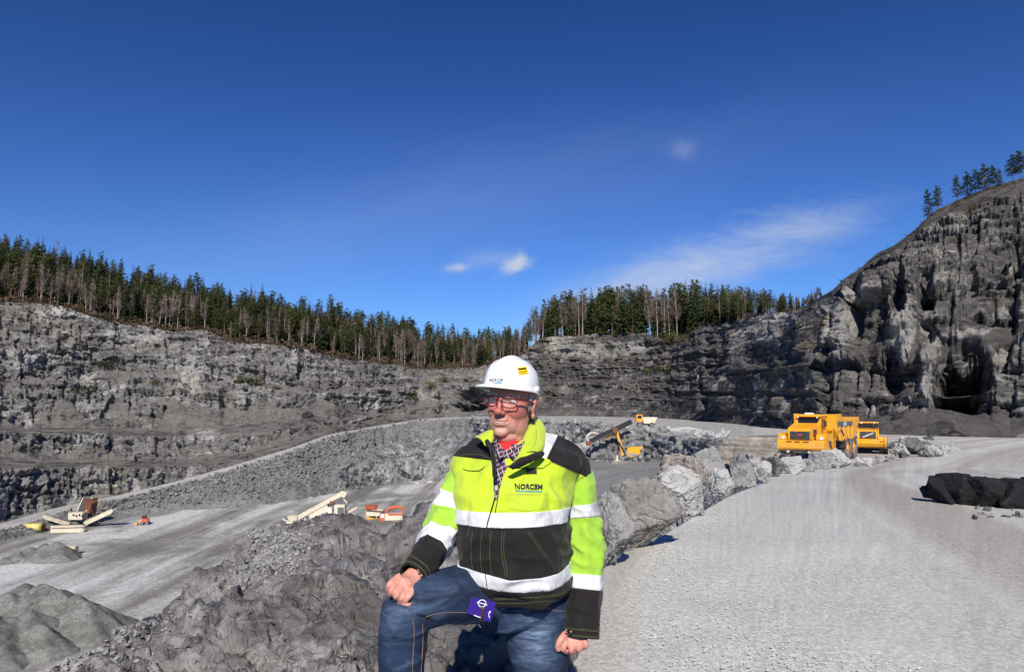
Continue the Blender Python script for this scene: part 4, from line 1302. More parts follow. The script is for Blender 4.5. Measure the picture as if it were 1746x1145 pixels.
def bush_mesh(name, seed, mat, n=260, flat=0.6, tw=False):
    r = np.random.default_rng(seed)
    vs, fs = [], []
    for i in range(n):
        c = r.normal(size=3) * np.array([.33, .33, .22])
        c[2] = abs(c[2])
        if r.random() < .5:
            a = int(r.integers(0, 4)); c = c * .5 + np.array([[.3, 0, .25], [-.3, .1, .3], [0, .3, .4], [.1, -.3, .15]][a])
        leaf(vs, fs, c, r.uniform(.05, .12), r, 1.0)
    if tw:
        for i in range(40):
            a = r.uniform(0, 6.28); q = np.array([math.cos(a) * .4, math.sin(a) * .4, r.uniform(.4, 1)])
            n0 = len(vs)
            s = np.array([-q[1], q[0], 0]) * .03
            vs += [-s, s, q]; fs.append([n0, n0 + 1, n0 + 2])
    return mesh_np(name, vs, fs, M[mat])


BM = [bush_mesh('shrub', 40 + i, 'bush' if i < 3 else 'spruce', 260, tw=i < 3) for i in range(5)]
SH = [(190, 'B3b', .55, 5.5, 3, 'big dark green shrub on the left quarry wall under the birches'), (172, 'B3b', .5, 5, 3, 'dark shrub left of the biggest one on the left wall'),
      (155, 'B2b', .85, 6, 4, 'dark shrub in a shaded hollow of the left wall'), (132, 'B2b', .8, 3.5, 4, 'small dark shrub at the left of the shaded hollow'),
      (415, 'B3b', .25, 5, 1, 'yellow-green shrub pair on the left wall bench, left one'), (437, 'B3b', .15, 5.5, 2, 'yellow-green shrub pair on the left wall bench, right one'),
      (475, 'B3b', .05, 3.5, 1, 'low olive shrub right of the yellow-green pair'), (268, 'B2b', .92, 3.0, 0, 'small olive shrub above the middle bench of the left wall'),
      (735, 'B2b', .85, 5.5, 2, 'olive shrub on the centre wall left of the tunnel mouth'), (758, 'B3b', .1, 5.5, 0, 'upper olive shrub on the centre wall'), (708, 'B2b', .4, 3, 1, 'tiny shrub low on the centre wall'),
      (1100, 'B3b', .2, 3.6, 1, 'yellow-green grass tuft on the back wall ledge, left of three'), (1122, 'B3b', .22, 4, 0, 'yellow-green shrub on the back wall ledge, middle of three'), (1140, 'B3b', .2, 3.2, 2, 'yellow-green shrub on the back wall ledge, right of three'),
      (1040, 'B4b', .5, 4, 0, 'shrub on the pale layered rock left of the knoll'), (1008, 'B4b', .55, 3.5, 3, 'dark shrub on the pale layered rock of the knoll'),
      (1148, 'B4b', .7, 6, 2, 'big olive bush in the gully between the knoll and the right cliff'), (1165, 'B4b', .55, 5, 1, 'smaller olive bush in the gully, lower right'),
      (1655, 'B4b', .72, 2.2, 0, 'green shrub high on the right cliff below the pines'), (1362, 'B4', .5, 2, 1, 'small shrub on the shoulder of the right cliff'),
      (600, 'B5', .02, 4, 3, 'dark bush at the forest rim above the left wall'), (180, 'B5', .02, 4.5, 4, 'dark bush at the rim below the birches')]
for (px, rn, t, s, k, lb) in SH:
    p_ = ground(px, rn, t)
    o = obj('shrub', BM[k], loc=(p_[0], p_[1] - 1.3, p_[2] - .35))
    o.scale = (s * 1.35, s * 1.2, s)
    o.rotation_euler.z = random.uniform(0, 6)
    tag(o, lb, 'shrub', 'shrubs growing on the quarry walls')

# dry undergrowth under the forest edge and along the cliff crest: one mass
uv, uf = [], []
r = np.random.default_rng(5)
def tuft(p_, s, n):
    for i in range(n):
        leaf(uv, uf, p_ + r.normal(size=3) * np.array([.5, .5, .3]) * s + np.array([0, 0, s * .3]), s * r.uniform(.25, .5), r, 1.0)
for i in range(1500):
    px = random.uniform(-120, 900)
    tuft(hill_pt(px, random.random() ** 2 * .6), random.uniform(.8, 3.6), 10)
for i in range(420):
    px = random.uniform(-120, 900)
    tuft(ground(px, 'B4b', random.uniform(.72, .99)), random.uniform(.5, 1.8), 8)
for i in range(260):
    px = random.uniform(903, 1400)
    tuft(hill_pt(px, random.random() ** 2 * .4), random.uniform(.6, 1.8), 9)
for i in range(220):
    px = random.uniform(1440, 1760)
    tuft(ground(px, 'B4b', random.uniform(.93, .99)), random.uniform(.25, .6), 9)
for i in range(150):
    px = random.gauss(1155, 22)
    tuft(ground(px, 'B4b', random.uniform(.3, .95)), random.uniform(.4, 1.2), 8)
obj('undergrowth', mesh_np('undergrowth', uv, uf, M['brown']), kind='stuff')
# ================================================================== THE MAN
PD = 2.55
SK = F / PD                                    # photo pixels per metre at his distance


def Q(px, py, dd=0.0):
    return P(px, py, PD + dd)


def rot_to(d):
    return Vector(d).normalized().to_track_quat('Z', 'Y').to_matrix()


def loft(secs, n=28, cap=True, up=(0, 1, 0)):
    """secs: (centre, side half width, depth half width, exponent, side dir, depth dir)"""
    vs, fs = [], []
    for (c, a, b, e, sx, sy) in secs:
        c = np.array(c); sx = np.array(sx); sy = np.array(sy)
        for k in range(n):
            t = 2 * math.pi * k / n
            ct, st = math.cos(t), math.sin(t)
            x = abs(ct) ** (2 / e) * (1 if ct > 0 else -1)
            y = abs(st) ** (2 / e) * (1 if st > 0 else -1)
            vs.append(c + sx * a * x + sy * b * y)
    m = len(secs)
    for i in range(m - 1):
        for k in range(n):
            fs.append([i * n + k, i * n + (k + 1) % n, (i + 1) * n + (k + 1) % n, (i + 1) * n + k])
    if cap:
        fs.append(list(range(n))[::-1])
        fs.append([(m - 1) * n + k for k in range(n)])
    return vs, fs


def spl(pts, n):
    """Catmull-Rom through rows of numbers"""
    p = np.array(pts, float)
    p = np.vstack([2 * p[0] - p[1], p, 2 * p[-1] - p[-2]])
    out = []
    m = len(p) - 3
    for i in range(n):
        s = i / (n - 1) * m
        k = min(int(s), m - 1)
        t = s - k
        a, b, c, d = p[k:k + 4]
        out.append(0.5 * ((2 * b) + (c - a) * t + (2 * a - 5 * b + 4 * c - d) * t * t + (3 * b - 3 * c + d - a) * t ** 3))
    return np.array(out)


def limb(pts, n=40, seg=24, e=2.2, cap=True, ref=(0, 1, 0)):
    """pts rows: x,y,z,a,b  (a across the view, b in depth)"""
    s = spl(pts, n)
    secs = []
    for i in range(n):
        d = s[min(i + 1, n - 1), :3] - s[max(i - 1, 0), :3]
        d /= np.linalg.norm(d) + 1e-9
        sx = np.cross(d, np.array(ref, float)); sx /= np.linalg.norm(sx) + 1e-9
        sy = np.cross(sx, d)
        secs.append((s[i, :3], s[i, 3], s[i, 4], e, sx, sy))
    return loft(secs, seg, cap)


def ell(c, r, rot=None, n=20):
    vs, fs = [], []
    Rm = np.array(rot) if rot is not None else np.eye(3)
    for i in range(1, n):
        for k in range(n * 2):
            th, ph = math.pi * i / n, math.pi * k / n
            vs.append(np.array(c) + Rm @ (np.array([math.sin(th) * math.cos(ph), math.sin(th) * math.sin(ph), math.cos(th)]) * np.array(r)))
    m = n * 2
    for i in range(n - 2):
        for k in range(m):
            fs.append([i * m + k, (i + 1) * m + k, (i + 1) * m + (k + 1) % m, i * m + (k + 1) % m])
    vs.append(np.array(c) + Rm @ np.array([0, 0, r[2]])); vs.append(np.array(c) - Rm @ np.array([0, 0, r[2]]))
    t, b = len(vs) - 2, len(vs) - 1
    for k in range(m):
        fs.append([t, k, (k + 1) % m])
        fs.append([b, (n - 2) * m + (k + 1) % m, (n - 2) * m + k])
    return vs, fs


def union(parts, voxel, smooth_it=3, sf=0.5):
    """melt closed shapes into one skin; returns verts, faces as lists"""
    vs, fs = [], []
    for v, f in parts:
        n0 = len(vs)
        vs += [tuple(x) for x in v]
        fs += [[n0 + q for q in ff] for ff in f]
    me = bpy.data.meshes.new('tmp')
    me.from_pydata(vs, [], fs)
    o = bpy.data.objects.new('tmp', me)
    COL.objects.link(o)
    m = o.modifiers.new('r', 'REMESH'); m.mode = 'VOXEL'; m.voxel_size = voxel; m.adaptivity = 0
    if smooth_it:
        s = o.modifiers.new('s', 'SMOOTH'); s.factor = sf; s.iterations = smooth_it
    dg = bpy.context.evaluated_depsgraph_get()
    ev = o.evaluated_get(dg)
    m2 = bpy.data.meshes.new_from_object(ev)
    n = len(m2.vertices)
    co = np.empty(n * 3, np.float32); m2.vertices.foreach_get('co', co); co = co.reshape(-1, 3)
    nn = np.empty(n * 3, np.float32); m2.vertices.foreach_get('normal', nn); nn = nn.reshape(-1, 3)
    ff = [list(p.vertices) for p in m2.polygons]
    bpy.data.objects.remove(o); bpy.data.meshes.remove(m2); bpy.data.meshes.remove(me)
    return co.astype(float), ff, nn.astype(float)


def fold(p, n, dirs, amp):
    """cloth folds: smooth ridged noise stretched along a direction"""
    out = np.zeros(len(p))
    for (d, fq, a, sd_) in dirs:
        d = np.array(d, float); d /= np.linalg.norm(d)
        along = p @ d
        q = p - along[:, None] * d
        w = vnoise((q * fq + along[:, None] * d * fq * 0.28) + 3.3 * sd_, sd_)
        out += a * (1 - np.abs(w) * 2) + a * 0.5 * vnoise(p * fq * 1.9 + 11, sd_ + 1)
    return p + n * (out * amp)[:, None]


# ---- materials
def cloth(name, col, rough=0.85, weave=900.0, dirt=0.0, var=0.06, bstr=0.25, sheen=0.2, wr=0.25):
    m, t, b = mat_new(name)
    c = t.n('ShaderNodeTexCoord').outputs['Object']
    n1 = t.noise(c, 7.0, 6, 0.65, 0.4)
    cc = t.ramp(n1, [(0.3, tuple(x * (1 - var) for x in col)), (0.7, tuple(min(1, x * (1 + var)) for x in col))])
    if dirt:
        n2 = t.noise(c, 13.0, 8, 0.75, 0.6)
        f = t.n('ShaderNodeMapRange', {0: n2, 1: 0.52, 2: 0.75, 3: 0.0, 4: dirt}, clamp=True).outputs[0]
        cc = t.mix(f, cc, (0.25, 0.26, 0.16))
    t.set(b, 'Base Color', cc)
    b.inputs['Roughness'].default_value = rough
    b.inputs['Specular IOR Level'].default_value = 0.2
    b.inputs['Sheen Weight'].default_value = sheen
    h = t.math('ADD', t.math('MULTIPLY', t.noise(c, weave, 2, 0.5), 0.15), t.math('MULTIPLY', t.noise(t.mapping(c, (1, 1, 0.45), (0.3, 0.2, 0)), 32.0, 5, 0.6, 0.9), wr * 4))
    bn = t.n('ShaderNodeBump', {'Height': h, 'Strength': bstr, 'Distance': 0.011})
    t.set(b, 'Normal', bn.outputs[0])
    return m


M['lime'] = cloth('fluorescent_fabric', (0.46, 0.60, 0.028), 0.8, dirt=0.35, var=0.10, bstr=.5)
M['lime_sleeve'] = cloth('fluorescent_sleeve', (0.33, 0.57, 0.045), 0.8, dirt=0.30, var=0.10, bstr=.5)  # greener copy of the torso fabric; its different lighting is put into the colour
M['black_fabric'] = cloth('black_fabric', (0.012, 0.010, 0.010), 0.75, var=0.3, bstr=.5, sheen=.08)
M['reflect'] = cloth('reflective_tape', (0.66, 0.66, 0.68), 0.45, dirt=0.12, var=0.12, sheen=0.0, wr=0.3, bstr=.5)
M['piping'] = simple('lime_thread', (0.11, 0.14, 0.05), 0.7)


def denim():
    m, t, b = mat_new('denim')
    c = t.n('ShaderNodeTexCoord').outputs['Object']
    n1 = t.noise(t.mapping(c, (1.0, 1.0, 3.0), (0.2, 0.5, 0)), 6.0, 6, 0.65, 0.6)
    n2 = t.noise(c, 3.0, 4, 0.6)
    cc = t.ramp(n1, [(0.35, (0.010, 0.016, 0.036)), (0.55, (0.022, 0.040, 0.085)), (0.75, (0.10, 0.15, 0.24))])
    at = t.n('ShaderNodeAttribute', attribute_name='fade')
    st = t.noise(t.mapping(c, (1.0, 1.0, 6.0), (0.15, 0.25, 0)), 14.0, 5, 0.7, 0.8)
    ff = t.math('MULTIPLY', at.outputs['Fac'], t.n('ShaderNodeMapRange', {0: st, 1: 0.42, 2: 0.62, 3: 0.15, 4: 1.0}, clamp=True).outputs[0])
    cc = t.mix(ff, cc, (0.20, 0.28, 0.42))
    tw = t.n('ShaderNodeTexWave', {'Vector': t.mapping(c, (1, 1, 1), (0, 0.7, 0.5)), 'Scale': 260.0})
    cc = t.mix(0.25, cc, t.mix(1.0, cc, t.ramp(tw.outputs[0], [(0, 0.5), (1, 1.5)]), 'MULTIPLY'))
    t.set(b, 'Base Color', cc)
    b.inputs['Roughness'].default_value = 0.85
    b.inputs['Specular IOR Level'].default_value = 0.2
    h = t.math('ADD', t.noise(t.mapping(c, (1, 1, 0.5)), 30.0, 5, 0.65, 0.8), t.math('MULTIPLY', tw.outputs[0], 0.05))
    bn = t.n('ShaderNodeBump', {'Height': h, 'Strength': 0.35, 'Distance': 0.006})
    t.set(b, 'Normal', bn.outputs[0])
    return m


M['denim'] = denim()
M['stitch'] = simple('orange_stitching', (0.35, 0.21, 0.10), 0.7)


def skin_mat():
    m, t, b = mat_new('skin')
    c = t.n('ShaderNodeTexCoord').outputs['Object']
    n1 = t.noise(c, 26.0, 5, 0.65)
    base = t.ramp(n1, [(0.3, (0.52, 0.235, 0.18)), (0.55, (0.60, 0.295, 0.225)), (0.75, (0.67, 0.36, 0.28))])
    red = t.n('ShaderNodeAttribute', attribute_name='red').outputs['Fac']
    cc = t.mix(red, base, (0.47, 0.115, 0.09))
    gr = t.n('ShaderNodeAttribute', attribute_name='grey').outputs['Fac']
    sp = t.n('ShaderNodeMapRange', {0: t.noise(c, 420.0, 3, 0.6), 1: 0.4, 2: 0.6, 3: 0.25, 4: 1.0}, clamp=True).outputs[0]
    cc = t.mix(t.math('MULTIPLY', gr, sp), cc, (0.45, 0.42, 0.40))
    t.set(b, 'Base Color', cc)
    b.inputs['Roughness'].default_value = 0.5
    b.inputs['Specular IOR Level'].default_value = 0.4
    b.inputs['Subsurface Weight'].default_value = 0.05
    b.inputs['Subsurface Radius'].default_value = (0.012, 0.005, 0.003)
    b.inputs['Subsurface Scale'].default_value = 0.6
    h = t.math('ADD', t.noise(c, 90.0, 5, 0.7), t.math('MULTIPLY', t.noise(c, 24.0, 4, 0.6), 0.8))
    bn = t.n('ShaderNodeBump', {'Height': h, 'Strength': 0.55, 'Distance': 0.003})
    t.set(b, 'Normal', bn.outputs[0])
    return m


M['skin'] = skin_mat()

hip = Q(880, 1005, 0.05)
man = thing('person', (hip[0], hip[1], 0.0), 'man in white hard hat and lime and black work jacket, one foot on the rock', 'person')
MO = np.array([hip[0], hip[1], 0.0])


def mpart(name, v, f, mat, parent=None, smooth=True, attr=None):
    par = parent if parent is not None else man
    me = mesh_np(name, np.array(v) - MO, f, mat, smooth)
    o = obj(name, me, par)
    return o


# ---- head in its own frame: x to his left, -y forward, z up, origin between the ears
HC = Q(871, 691, 0.02)
HY = R(-21)                                     # turned to the left of the picture
HR = np.array(Matrix.Rotation(HY, 3, 'Z') @ Matrix.Rotation(R(4), 3, 'Y') @ Matrix.Rotation(R(-3), 3, 'X'))


KS = 1.06


def H(x, y, z):
    return HC + HR @ (np.array([x, y, z]) * KS)


def hell(c, r, rx=0, ry=0, rz=0):
    e = np.array(Euler((R(rx), R(ry), R(rz))).to_matrix())
    return ell(H(*c), tuple(q * KS for q in r), HR @ e, 18)


K = 1.06
hp_ = [
    hell((0, 0.012, 0.045), (0.080, 0.102, 0.088)),                    # skull
    hell((0, -0.022, -0.004), (0.069, 0.074, 0.080)),                  # face
    hell((0, -0.050, 0.034), (0.058, 0.042, 0.026)),                   # brow
    hell((0, -0.028, -0.062), (0.058, 0.062, 0.050)),                  # jaw
    hell((0, -0.074, -0.094), (0.025, 0.019, 0.018)),                  # chin
    hell((0, -0.022, -0.106), (0.048, 0.048, 0.026), 12),              # double chin
    hell((0.042, -0.006, -0.068), (0.026, 0.050, 0.042)), hell((-0.042, -0.006, -0.068), (0.026, 0.050, 0.042)),   # jowls
    hell((0, -0.074, -0.056), (0.036, 0.022, 0.028)),                  # muzzle
    hell((0, -0.098, 0.004), (0.0095, 0.014, 0.032), -16),             # nose bridge
    hell((0, -0.114, -0.026), (0.0150, 0.015, 0.0125)),                # nose tip
    hell((0.0145, -0.103, -0.030), (0.0085, 0.011, 0.008)), hell((-0.0145, -0.103, -0.030), (0.0085, 0.011, 0.008)),  # wings
    hell((0, -0.0925, -0.0690), (0.020, 0.0065, 0.0050)),              # lower lip
    hell((0, -0.0935, -0.0540), (0.023, 0.0060, 0.0035)),              # upper lip
]
for sgn in (1, -1):                                                    # ears
    hp_ += [hell((0.080 * sgn, 0.018, 0.002), (0.008, 0.020, 0.033), -10, 8 * sgn, 14 * sgn), hell((0.082 * sgn, 0.012, -0.030), (0.008, 0.010, 0.012))]
# neck and a body under the clothes
hp_.append(limb([(*H(0, 0.02, -0.03), .066, .070), (*H(0, 0.015, -0.10), .068, .072), (*Q(877, 768, 0.08), .078, .080), (*Q(880, 800, 0.10), .10, .09)], 16, 24))
body_parts = list(hp_)
body_parts.append(limb([(*Q(880, 775, .10), .10, .09), (*Q(880, 800, .08), .19, .12), (*Q(880, 860, .04), .19, .15), (*Q(880, 940, .02), .19, .17), (*Q(890, 1010, .05), .17, .15)], 20, 24))


def tube(pts, rs, n=12):
    s = spl([(*p, r, r) for p, r in zip(pts, rs)], max(8, len(pts) * 5))
    return limb([tuple(x) for x in s], len(s), n, 2.0, True, (0.21, 0.93, 0.3))


# arms (inside the sleeves)
body_parts.append(tube([Q(800, 800, .06), Q(762, 885, .03), Q(745, 925, -.05), Q(702, 985, -.22)], [.055, .045, .04, .027]))
body_parts.append(tube([Q(985, 805, .08), Q(996, 880, .08), Q(998, 950, .05), Q(984, 1078, -.02)], [.055, .048, .042, .028]))
# legs (inside the jeans)
body_parts.append(tube([Q(845, 1010, .02), Q(770, 1010, -.12), Q(700, 1020, -.27)], [.085, .075, .055]))
body_parts.append(tube([Q(698, 1020, -.27), Q(688, 1090, -.26), Q(686, 1210, -.25)], [.05, .05, .036]))
body_parts.append(tube([Q(915, 1020, .05), Q(918, 1150, .02), Q(925, 1260, 0), Q(928, 1405, 0.04)], [.09, .07, .05, .036]))
# right hand resting on the knee: knuckles up, fingers curled over
hx = Q(700, 984, -.24)
body_parts.append(limb([(*Q(711, 976, -.22), .031, .024), (*Q(698, 990, -.25), .040, .022), (*Q(684, 994, -.28), .040, .019)], 10, 16, 2.4, True, (0.45, 0.55, 0.7)))
for (a, b, c, r) in [((675, 985, -.275), (664, 995, -.30), (660, 1008, -.285), .0092), ((680, 992, -.285), (668, 1005, -.315), (665, 1015, -.30), .0098), ((688, 999, -.29), (677, 1013, -.32), (674, 1020, -.31), .0100), ((695, 1003, -.285), (687, 1017, -.315), (682, 1025, -.31), .0098)]:
    body_parts.append(tube([Q(a[0] + 8, a[1] - 5, a[2] + .01), Q(*a), Q(*b), Q(*c)], [r * 1.1, r * 1.1, r, r * .85]))
body_parts.append(tube([Q(709, 988, -.25), Q(706, 1003, -.285), Q(698, 1015, -.305), Q(689, 1025, -.315)], [.013, .0125, .011, .009]))
# left hand hanging beside the thigh, half closed
body_parts.append(limb([(*Q(984, 1074, -.03), .030, .024), (*Q(981, 1088, -.04), .040, .026), (*Q(980, 1096, -.05), .040, .024)], 10, 16, 2.4))
for k, (x0, y0, x1, y1, x2, y2) in enumerate([(965, 1094, 961, 1108, 966, 1114), (976, 1097, 974, 1111, 977, 1115), (987, 1096, 987, 1109, 986, 1112), (997, 1092, 999, 1103, 995, 1106)]):
    body_parts.append(tube([Q(x0, y0 - 4, -.05), Q(x0, y0, -.065), Q(x1, y1 - 3, -.07), Q(x2, y2 - 4, -.045), Q(x2, y2 - 8, -.03)], [.0105, .011, .0105, .0095, .008]))
body_parts.append(tube([Q(966, 1078, -.05), Q(957, 1088, -.07), Q(951, 1100, -.075), Q(952, 1109, -.07)], [.013, .0125, .0105, .0085]))
bv, bf, bn_ = union(body_parts, 0.0034, 9, 0.5)
# eye sockets, mouth line, folds
loc = (bv - HC) @ HR / KS


def g3(c, s):
    return np.exp(-(((loc[:, 0] - c[0]) / s[0]) ** 2 + ((loc[:, 1] - c[1]) / s[1]) ** 2 + ((loc[:, 2] - c[2]) / s[2]) ** 2))


mv = np.zeros(len(bv))
for sg in (1, -1):
    mv += 0.006 * g3((0.042 * sg, -0.075, -0.022), (0.018, 0.04, 0.018))
    mv -= 0.012 * g3((0.033 * sg, -0.085, 0.010), (0.015, 0.03, 0.009))
    mv += 0.004 * g3((0.034 * sg, -0.082, -0.007), (0.016, 0.03, 0.005))
    mv -= 0.004 * g3((0.030 * sg + 0.012 * sg * 0, -0.095, -0.045), (0.006, 0.03, 0.016))
zc_ = -0.0640 + 9.0 * loc[:, 0] ** 2                       # the smile: corners up
mv -= 0.0055 * np.exp(-(loc[:, 0] / 0.031) ** 4 - ((loc[:, 2] - zc_) / 0.0028) ** 2) * (loc[:, 1] < -.04)
for sg in (1, -1):
    for q_ in np.linspace(0, 1, 6):
        mv -= 0.0016 * g3((sg * (0.021 + 0.019 * q_), -0.09, -0.028 - 0.034 * q_), (0.0045, 0.04, 0.007))
    mv += 0.005 * g3((sg * 0.045, -0.07, -0.040), (0.013, 0.05, 0.016))
mv -= 0.0035 * g3((0, -0.10, -0.082), (0.02, 0.03, 0.005))
bv2 = bv + bn_ * mv[:, None]
me = mesh_np('body', bv2 - MO, bf, M['skin'], True)
red = np.clip(0.22 + 0.55 * g3((0.045, -0.07, -0.02), (0.04, 0.06, 0.035)) + 0.55 * g3((-0.045, -0.07, -0.02), (0.03, 0.05, 0.025)) + 0.6 * g3((0, -0.115, -0.022), (0.02, 0.03, 0.02))
              + 0.9 * np.exp(-(loc[:, 0] / 0.028) ** 4 - ((loc[:, 2] - (-0.0640 + 9.0 * loc[:, 0] ** 2)) / 0.0075) ** 2) * (loc[:, 1] < -.05) + 0.4 * g3((0.08, 0.02, 0), (0.02, 0.04, 0.04)) + 0.35 * g3((0, -0.05, 0.05), (0.09, 0.08, 0.03)), 0, 1)
grey = np.clip(0.45 * g3((0, -0.07, -0.08), (0.07, 0.06, 0.03)), 0, 1)
hand = ((bv - Q(690, 1000, -.28)) ** 2).sum(1) < 0.012
red = np.where(hand, 0.12, red)
for nm, arr in (('red', red), ('grey', grey)):
    at = me.attributes.new(nm, 'FLOAT', 'POINT')
    at.data.foreach_set('value', arr.astype(np.float32))
body = obj('body', me, man)
# ring on the hand
# hair at temple and nape
hv, hf = [], []
r = np.random.default_rng(77)
for i in range(900):
    sg = 1 if r.random() < .6 else -1
    a = r.uniform(0.0, 1.0)
    if r.random() < .35:
        x, y, z = (0.0745 + r.uniform(0, .004)) * sg, -0.016 + r.uniform(-.012, .016), r.uniform(-0.005, 0.045)
    else:
        th = r.uniform(0.3, 2.84)
        x, y, z = 0.080 * math.cos(th), 0.018 + 0.092 * math.sin(th), r.uniform(-0.035, 0.03)
    p0 = np.array([x, y, z]); n_ = np.array([x, y * .8, 0]); n_ /= np.linalg.norm(n_)
    p1 = p0 + n_ * r.uniform(.001, .005) + np.array([0, .006, -r.uniform(.010, .02)])
    s_ = np.array([0, .0016, 0.0004]) if abs(x) > .05 else np.array([.0016, 0, 0])
    n0 = len(hv)
    hv += [H(*(p0 - s_)), H(*(p0 + s_)), H(*(p1 + n_ * .001))]
    hf.append([n0, n0 + 1, n0 + 2])
M['hair'] = simple('grey_hair', (0.50, 0.47, 0.44), 0.6, var=0.3, scale=90)
mpart('hair', hv, hf, M['hair'])
for sg in (1, -1):
    bw, bwf = [], []
    for i in range(90):
        x = sg * r.uniform(.014, .054)
        z = 0.030 + 0.004 * math.sin((abs(x) - .014) / .04 * 3.1) + r.uniform(-.003, .003)
        y = -0.093 + (abs(x) - .014) * .38
        n0 = len(bw)
        bw += [H(x, y, z), H(x + sg * .009, y - .003, z + .001), H(x + sg * .001, y - .001, z + .0022)]
        bwf.append([n0, n0 + 1, n0 + 2])
    mpart('eyebrow', bw, bwf, M['hair'])
M['eye_white'] = simple('eye_white', (0.62, 0.56, 0.53), 0.15)
M['iris'] = simple('iris', (0.06, 0.09, 0.11), 0.1)
for sg in (1, -1):
    v, f = hell((0.033 * sg, -0.0745, 0.010), (0.0125, 0.0125, 0.0075))
    e = mpart('eye', v, f, M['eye_white'])
    v, f = ell(H(0.033 * sg - 0.002, -0.0855, 0.010), (0.0045, 0.0020, 0.0045), HR, 8)
    mpart('iris', v, f, M['iris'], e)
v, f = tube([H(x_, -0.0945 + 6 * x_ * x_, -0.0632 + 9.0 * x_ * x_) for x_ in (-.021, -.011, 0, .011, .021)], [.0012, .002, .0022, .002, .0012], 8)
M['teeth'] = simple('teeth', (0.62, 0.56, 0.48), 0.3)
mpart('teeth', v, f, M['teeth'])

# glasses
M['frame'] = simple('dark_red_plastic', (0.13, 0.010, 0.014), 0.25, spec=0.4)
gm, gt, gb = mat_new('spectacle_glass')
gb.inputs['Base Color'].default_value = (1, 1, 1, 1)
gb.inputs['Roughness'].default_value = 0.02
gb.inputs['Alpha'].default_value = 0.035
gb.inputs['Specular IOR Level'].default_value = 0.15
M['lens'] = gm
gl = mpart('glasses', *tube([H(-0.009, -0.1165, 0.012), H(0, -0.120, 0.016), H(0.009, -0.1165, 0.012)], [.0022] * 3, 8), M['frame'])
for sg in (1, -1):
    rim = []
    for k in range(33):
        t = 2 * math.pi * k / 32
        cx, cz = math.cos(t), math.sin(t)
        x = 0.0345 * sg + 0.0255 * (abs(cx) ** .62) * (1 if cx > 0 else -1)
        z = 0.007 + 0.0165 * (abs(cz) ** .62) * (1 if cz > 0 else -1)
        rim.append(H(x, -0.1135 + 0.35 * max(0, abs(x) - 0.02), z))
    secs = [(*p, .0022, .0026) for p in rim]
    mpart('rim', *limb(secs, 66, 8, 2.0, False, tuple(HR @ np.array([0, 1, 0]))), M['frame'], gl)
    n = len(rim) - 1
    c0 = np.mean(rim[:-1], axis=0)
    mpart('lens', [c0] + [c0 + (p - c0) * .98 for p in rim[:-1]], [[0, k + 1, (k + 1) % n + 1] for k in range(n)], M['lens'], gl)
    mpart('temple', *tube([H(0.061 * sg, -0.100, 0.018), H(0.078 * sg, -0.060, 0.018), H(0.084 * sg, 0.0, 0.014), H(0.083 * sg, 0.026, 0.004)], [.0034, .0034, .003, .002], 8), M['frame'], gl)

# ---- hard hat
M['helmet'] = simple('white_helmet_plastic', (0.80, 0.80, 0.79), 0.32, spec=0.5, var=0.02, scale=4, dirt=((0.45, 0.44, 0.42), 0.25), coat=0.15)
hvt, hft = [], []
nU, nV = 72, 30
HX, HYy, HZ = 0.099, 0.122, 0.118
HB = np.array([0, 0.008, 0.064])
HR2 = np.array(Matrix.Rotation(R(-30), 3, 'Z') @ Matrix.Rotation(R(4), 3, 'Y') @ Matrix.Rotation(R(-3), 3, 'X'))
HTILT = np.array(Euler((R(-5), R(0), 0)).to_matrix())


def helm(th, ph, off=0.0):
    """th 0 top .. pi/2 rim ; ph around, -pi/2 = front"""
    x = math.sin(th) * math.cos(ph); y = math.sin(th) * math.sin(ph); z = math.cos(th)
    sq = 1 + 0.05 * math.sin(2 * th) ** 2
    p = np.array([x * HX * sq, y * HYy * sq, (max(z, 0) ** 0.92) * HZ])
    ridge = math.exp(-(p[0] / 0.022) ** 2) * 0.007 * max(0, math.cos(th * 0.9)) ** .5
    for q_ in (0.048,):
        ridge += math.exp(-((abs(p[0]) - q_) / 0.008) ** 2) * 0.0025 * max(0, math.cos(th)) ** .5
    n = np.array([x / HX, y / HYy, z / HZ]); n /= np.linalg.norm(n)
    return p + n * (ridge + off)


def HW(p):
    return HC + np.array([-0.008, 0, 0]) + HR2 @ (HB + HTILT @ np.array(p))


for i in range(nV + 1):
    for k in range(nU):
        hvt.append(HW(helm(math.pi / 2 * i / nV, 2 * math.pi * k / nU)))
# brim: turns out at the rim, long at the front
for lvl in range(7):
    for k in range(nU):
        ph = 2 * math.pi * k / nU
        fr = max(0.0, -math.sin(ph)) ** 1.6
        outw = 0.008 + 0.040 * fr
        t = [0.35, 0.7, 0.95, 1.0, 0.95, 0.55, 0.08][lvl]
        zz_ = [-0.003, -0.006, -0.010, -0.014, -0.016, -0.012, -0.008][lvl] - 0.006 * fr * t + 0.004 * abs(math.cos(ph)) ** 4
        ex = np.array([math.cos(ph) * (HX + outw * t), math.sin(ph) * (HYy + outw * t), zz_])
        hvt.append(HW(ex))
for k in range(nU):
    ph = 2 * math.pi * k / nU
    for _ in ():
        pass
inner0 = len(hvt)
for i in range(6):
    for k in range(nU):
        th = math.pi / 2 * (1 - i / 6)
        q_ = helm(th, 2 * math.pi * k / nU, -0.005)
        hvt.append(HW(q_ + np.array([0, 0, -0.004])))
rowsn = nV + 1 + 7 + 6
for i in range(rowsn - 1):
    for k in range(nU):
        hft.append([i * nU + k, (i + 1) * nU + k, (i + 1) * nU + (k + 1) % nU, i * nU + (k + 1) % nU])
hft = [f for f in hft]
helmet = mpart('hard_hat', hvt, hft, M['helmet'])
bmv = bmesh.new(); bmv.from_mesh(helmet.data); bmesh.ops.recalc_face_normals(bmv, faces=bmv.faces); bmv.to_mesh(helmet.data); bmv.free()
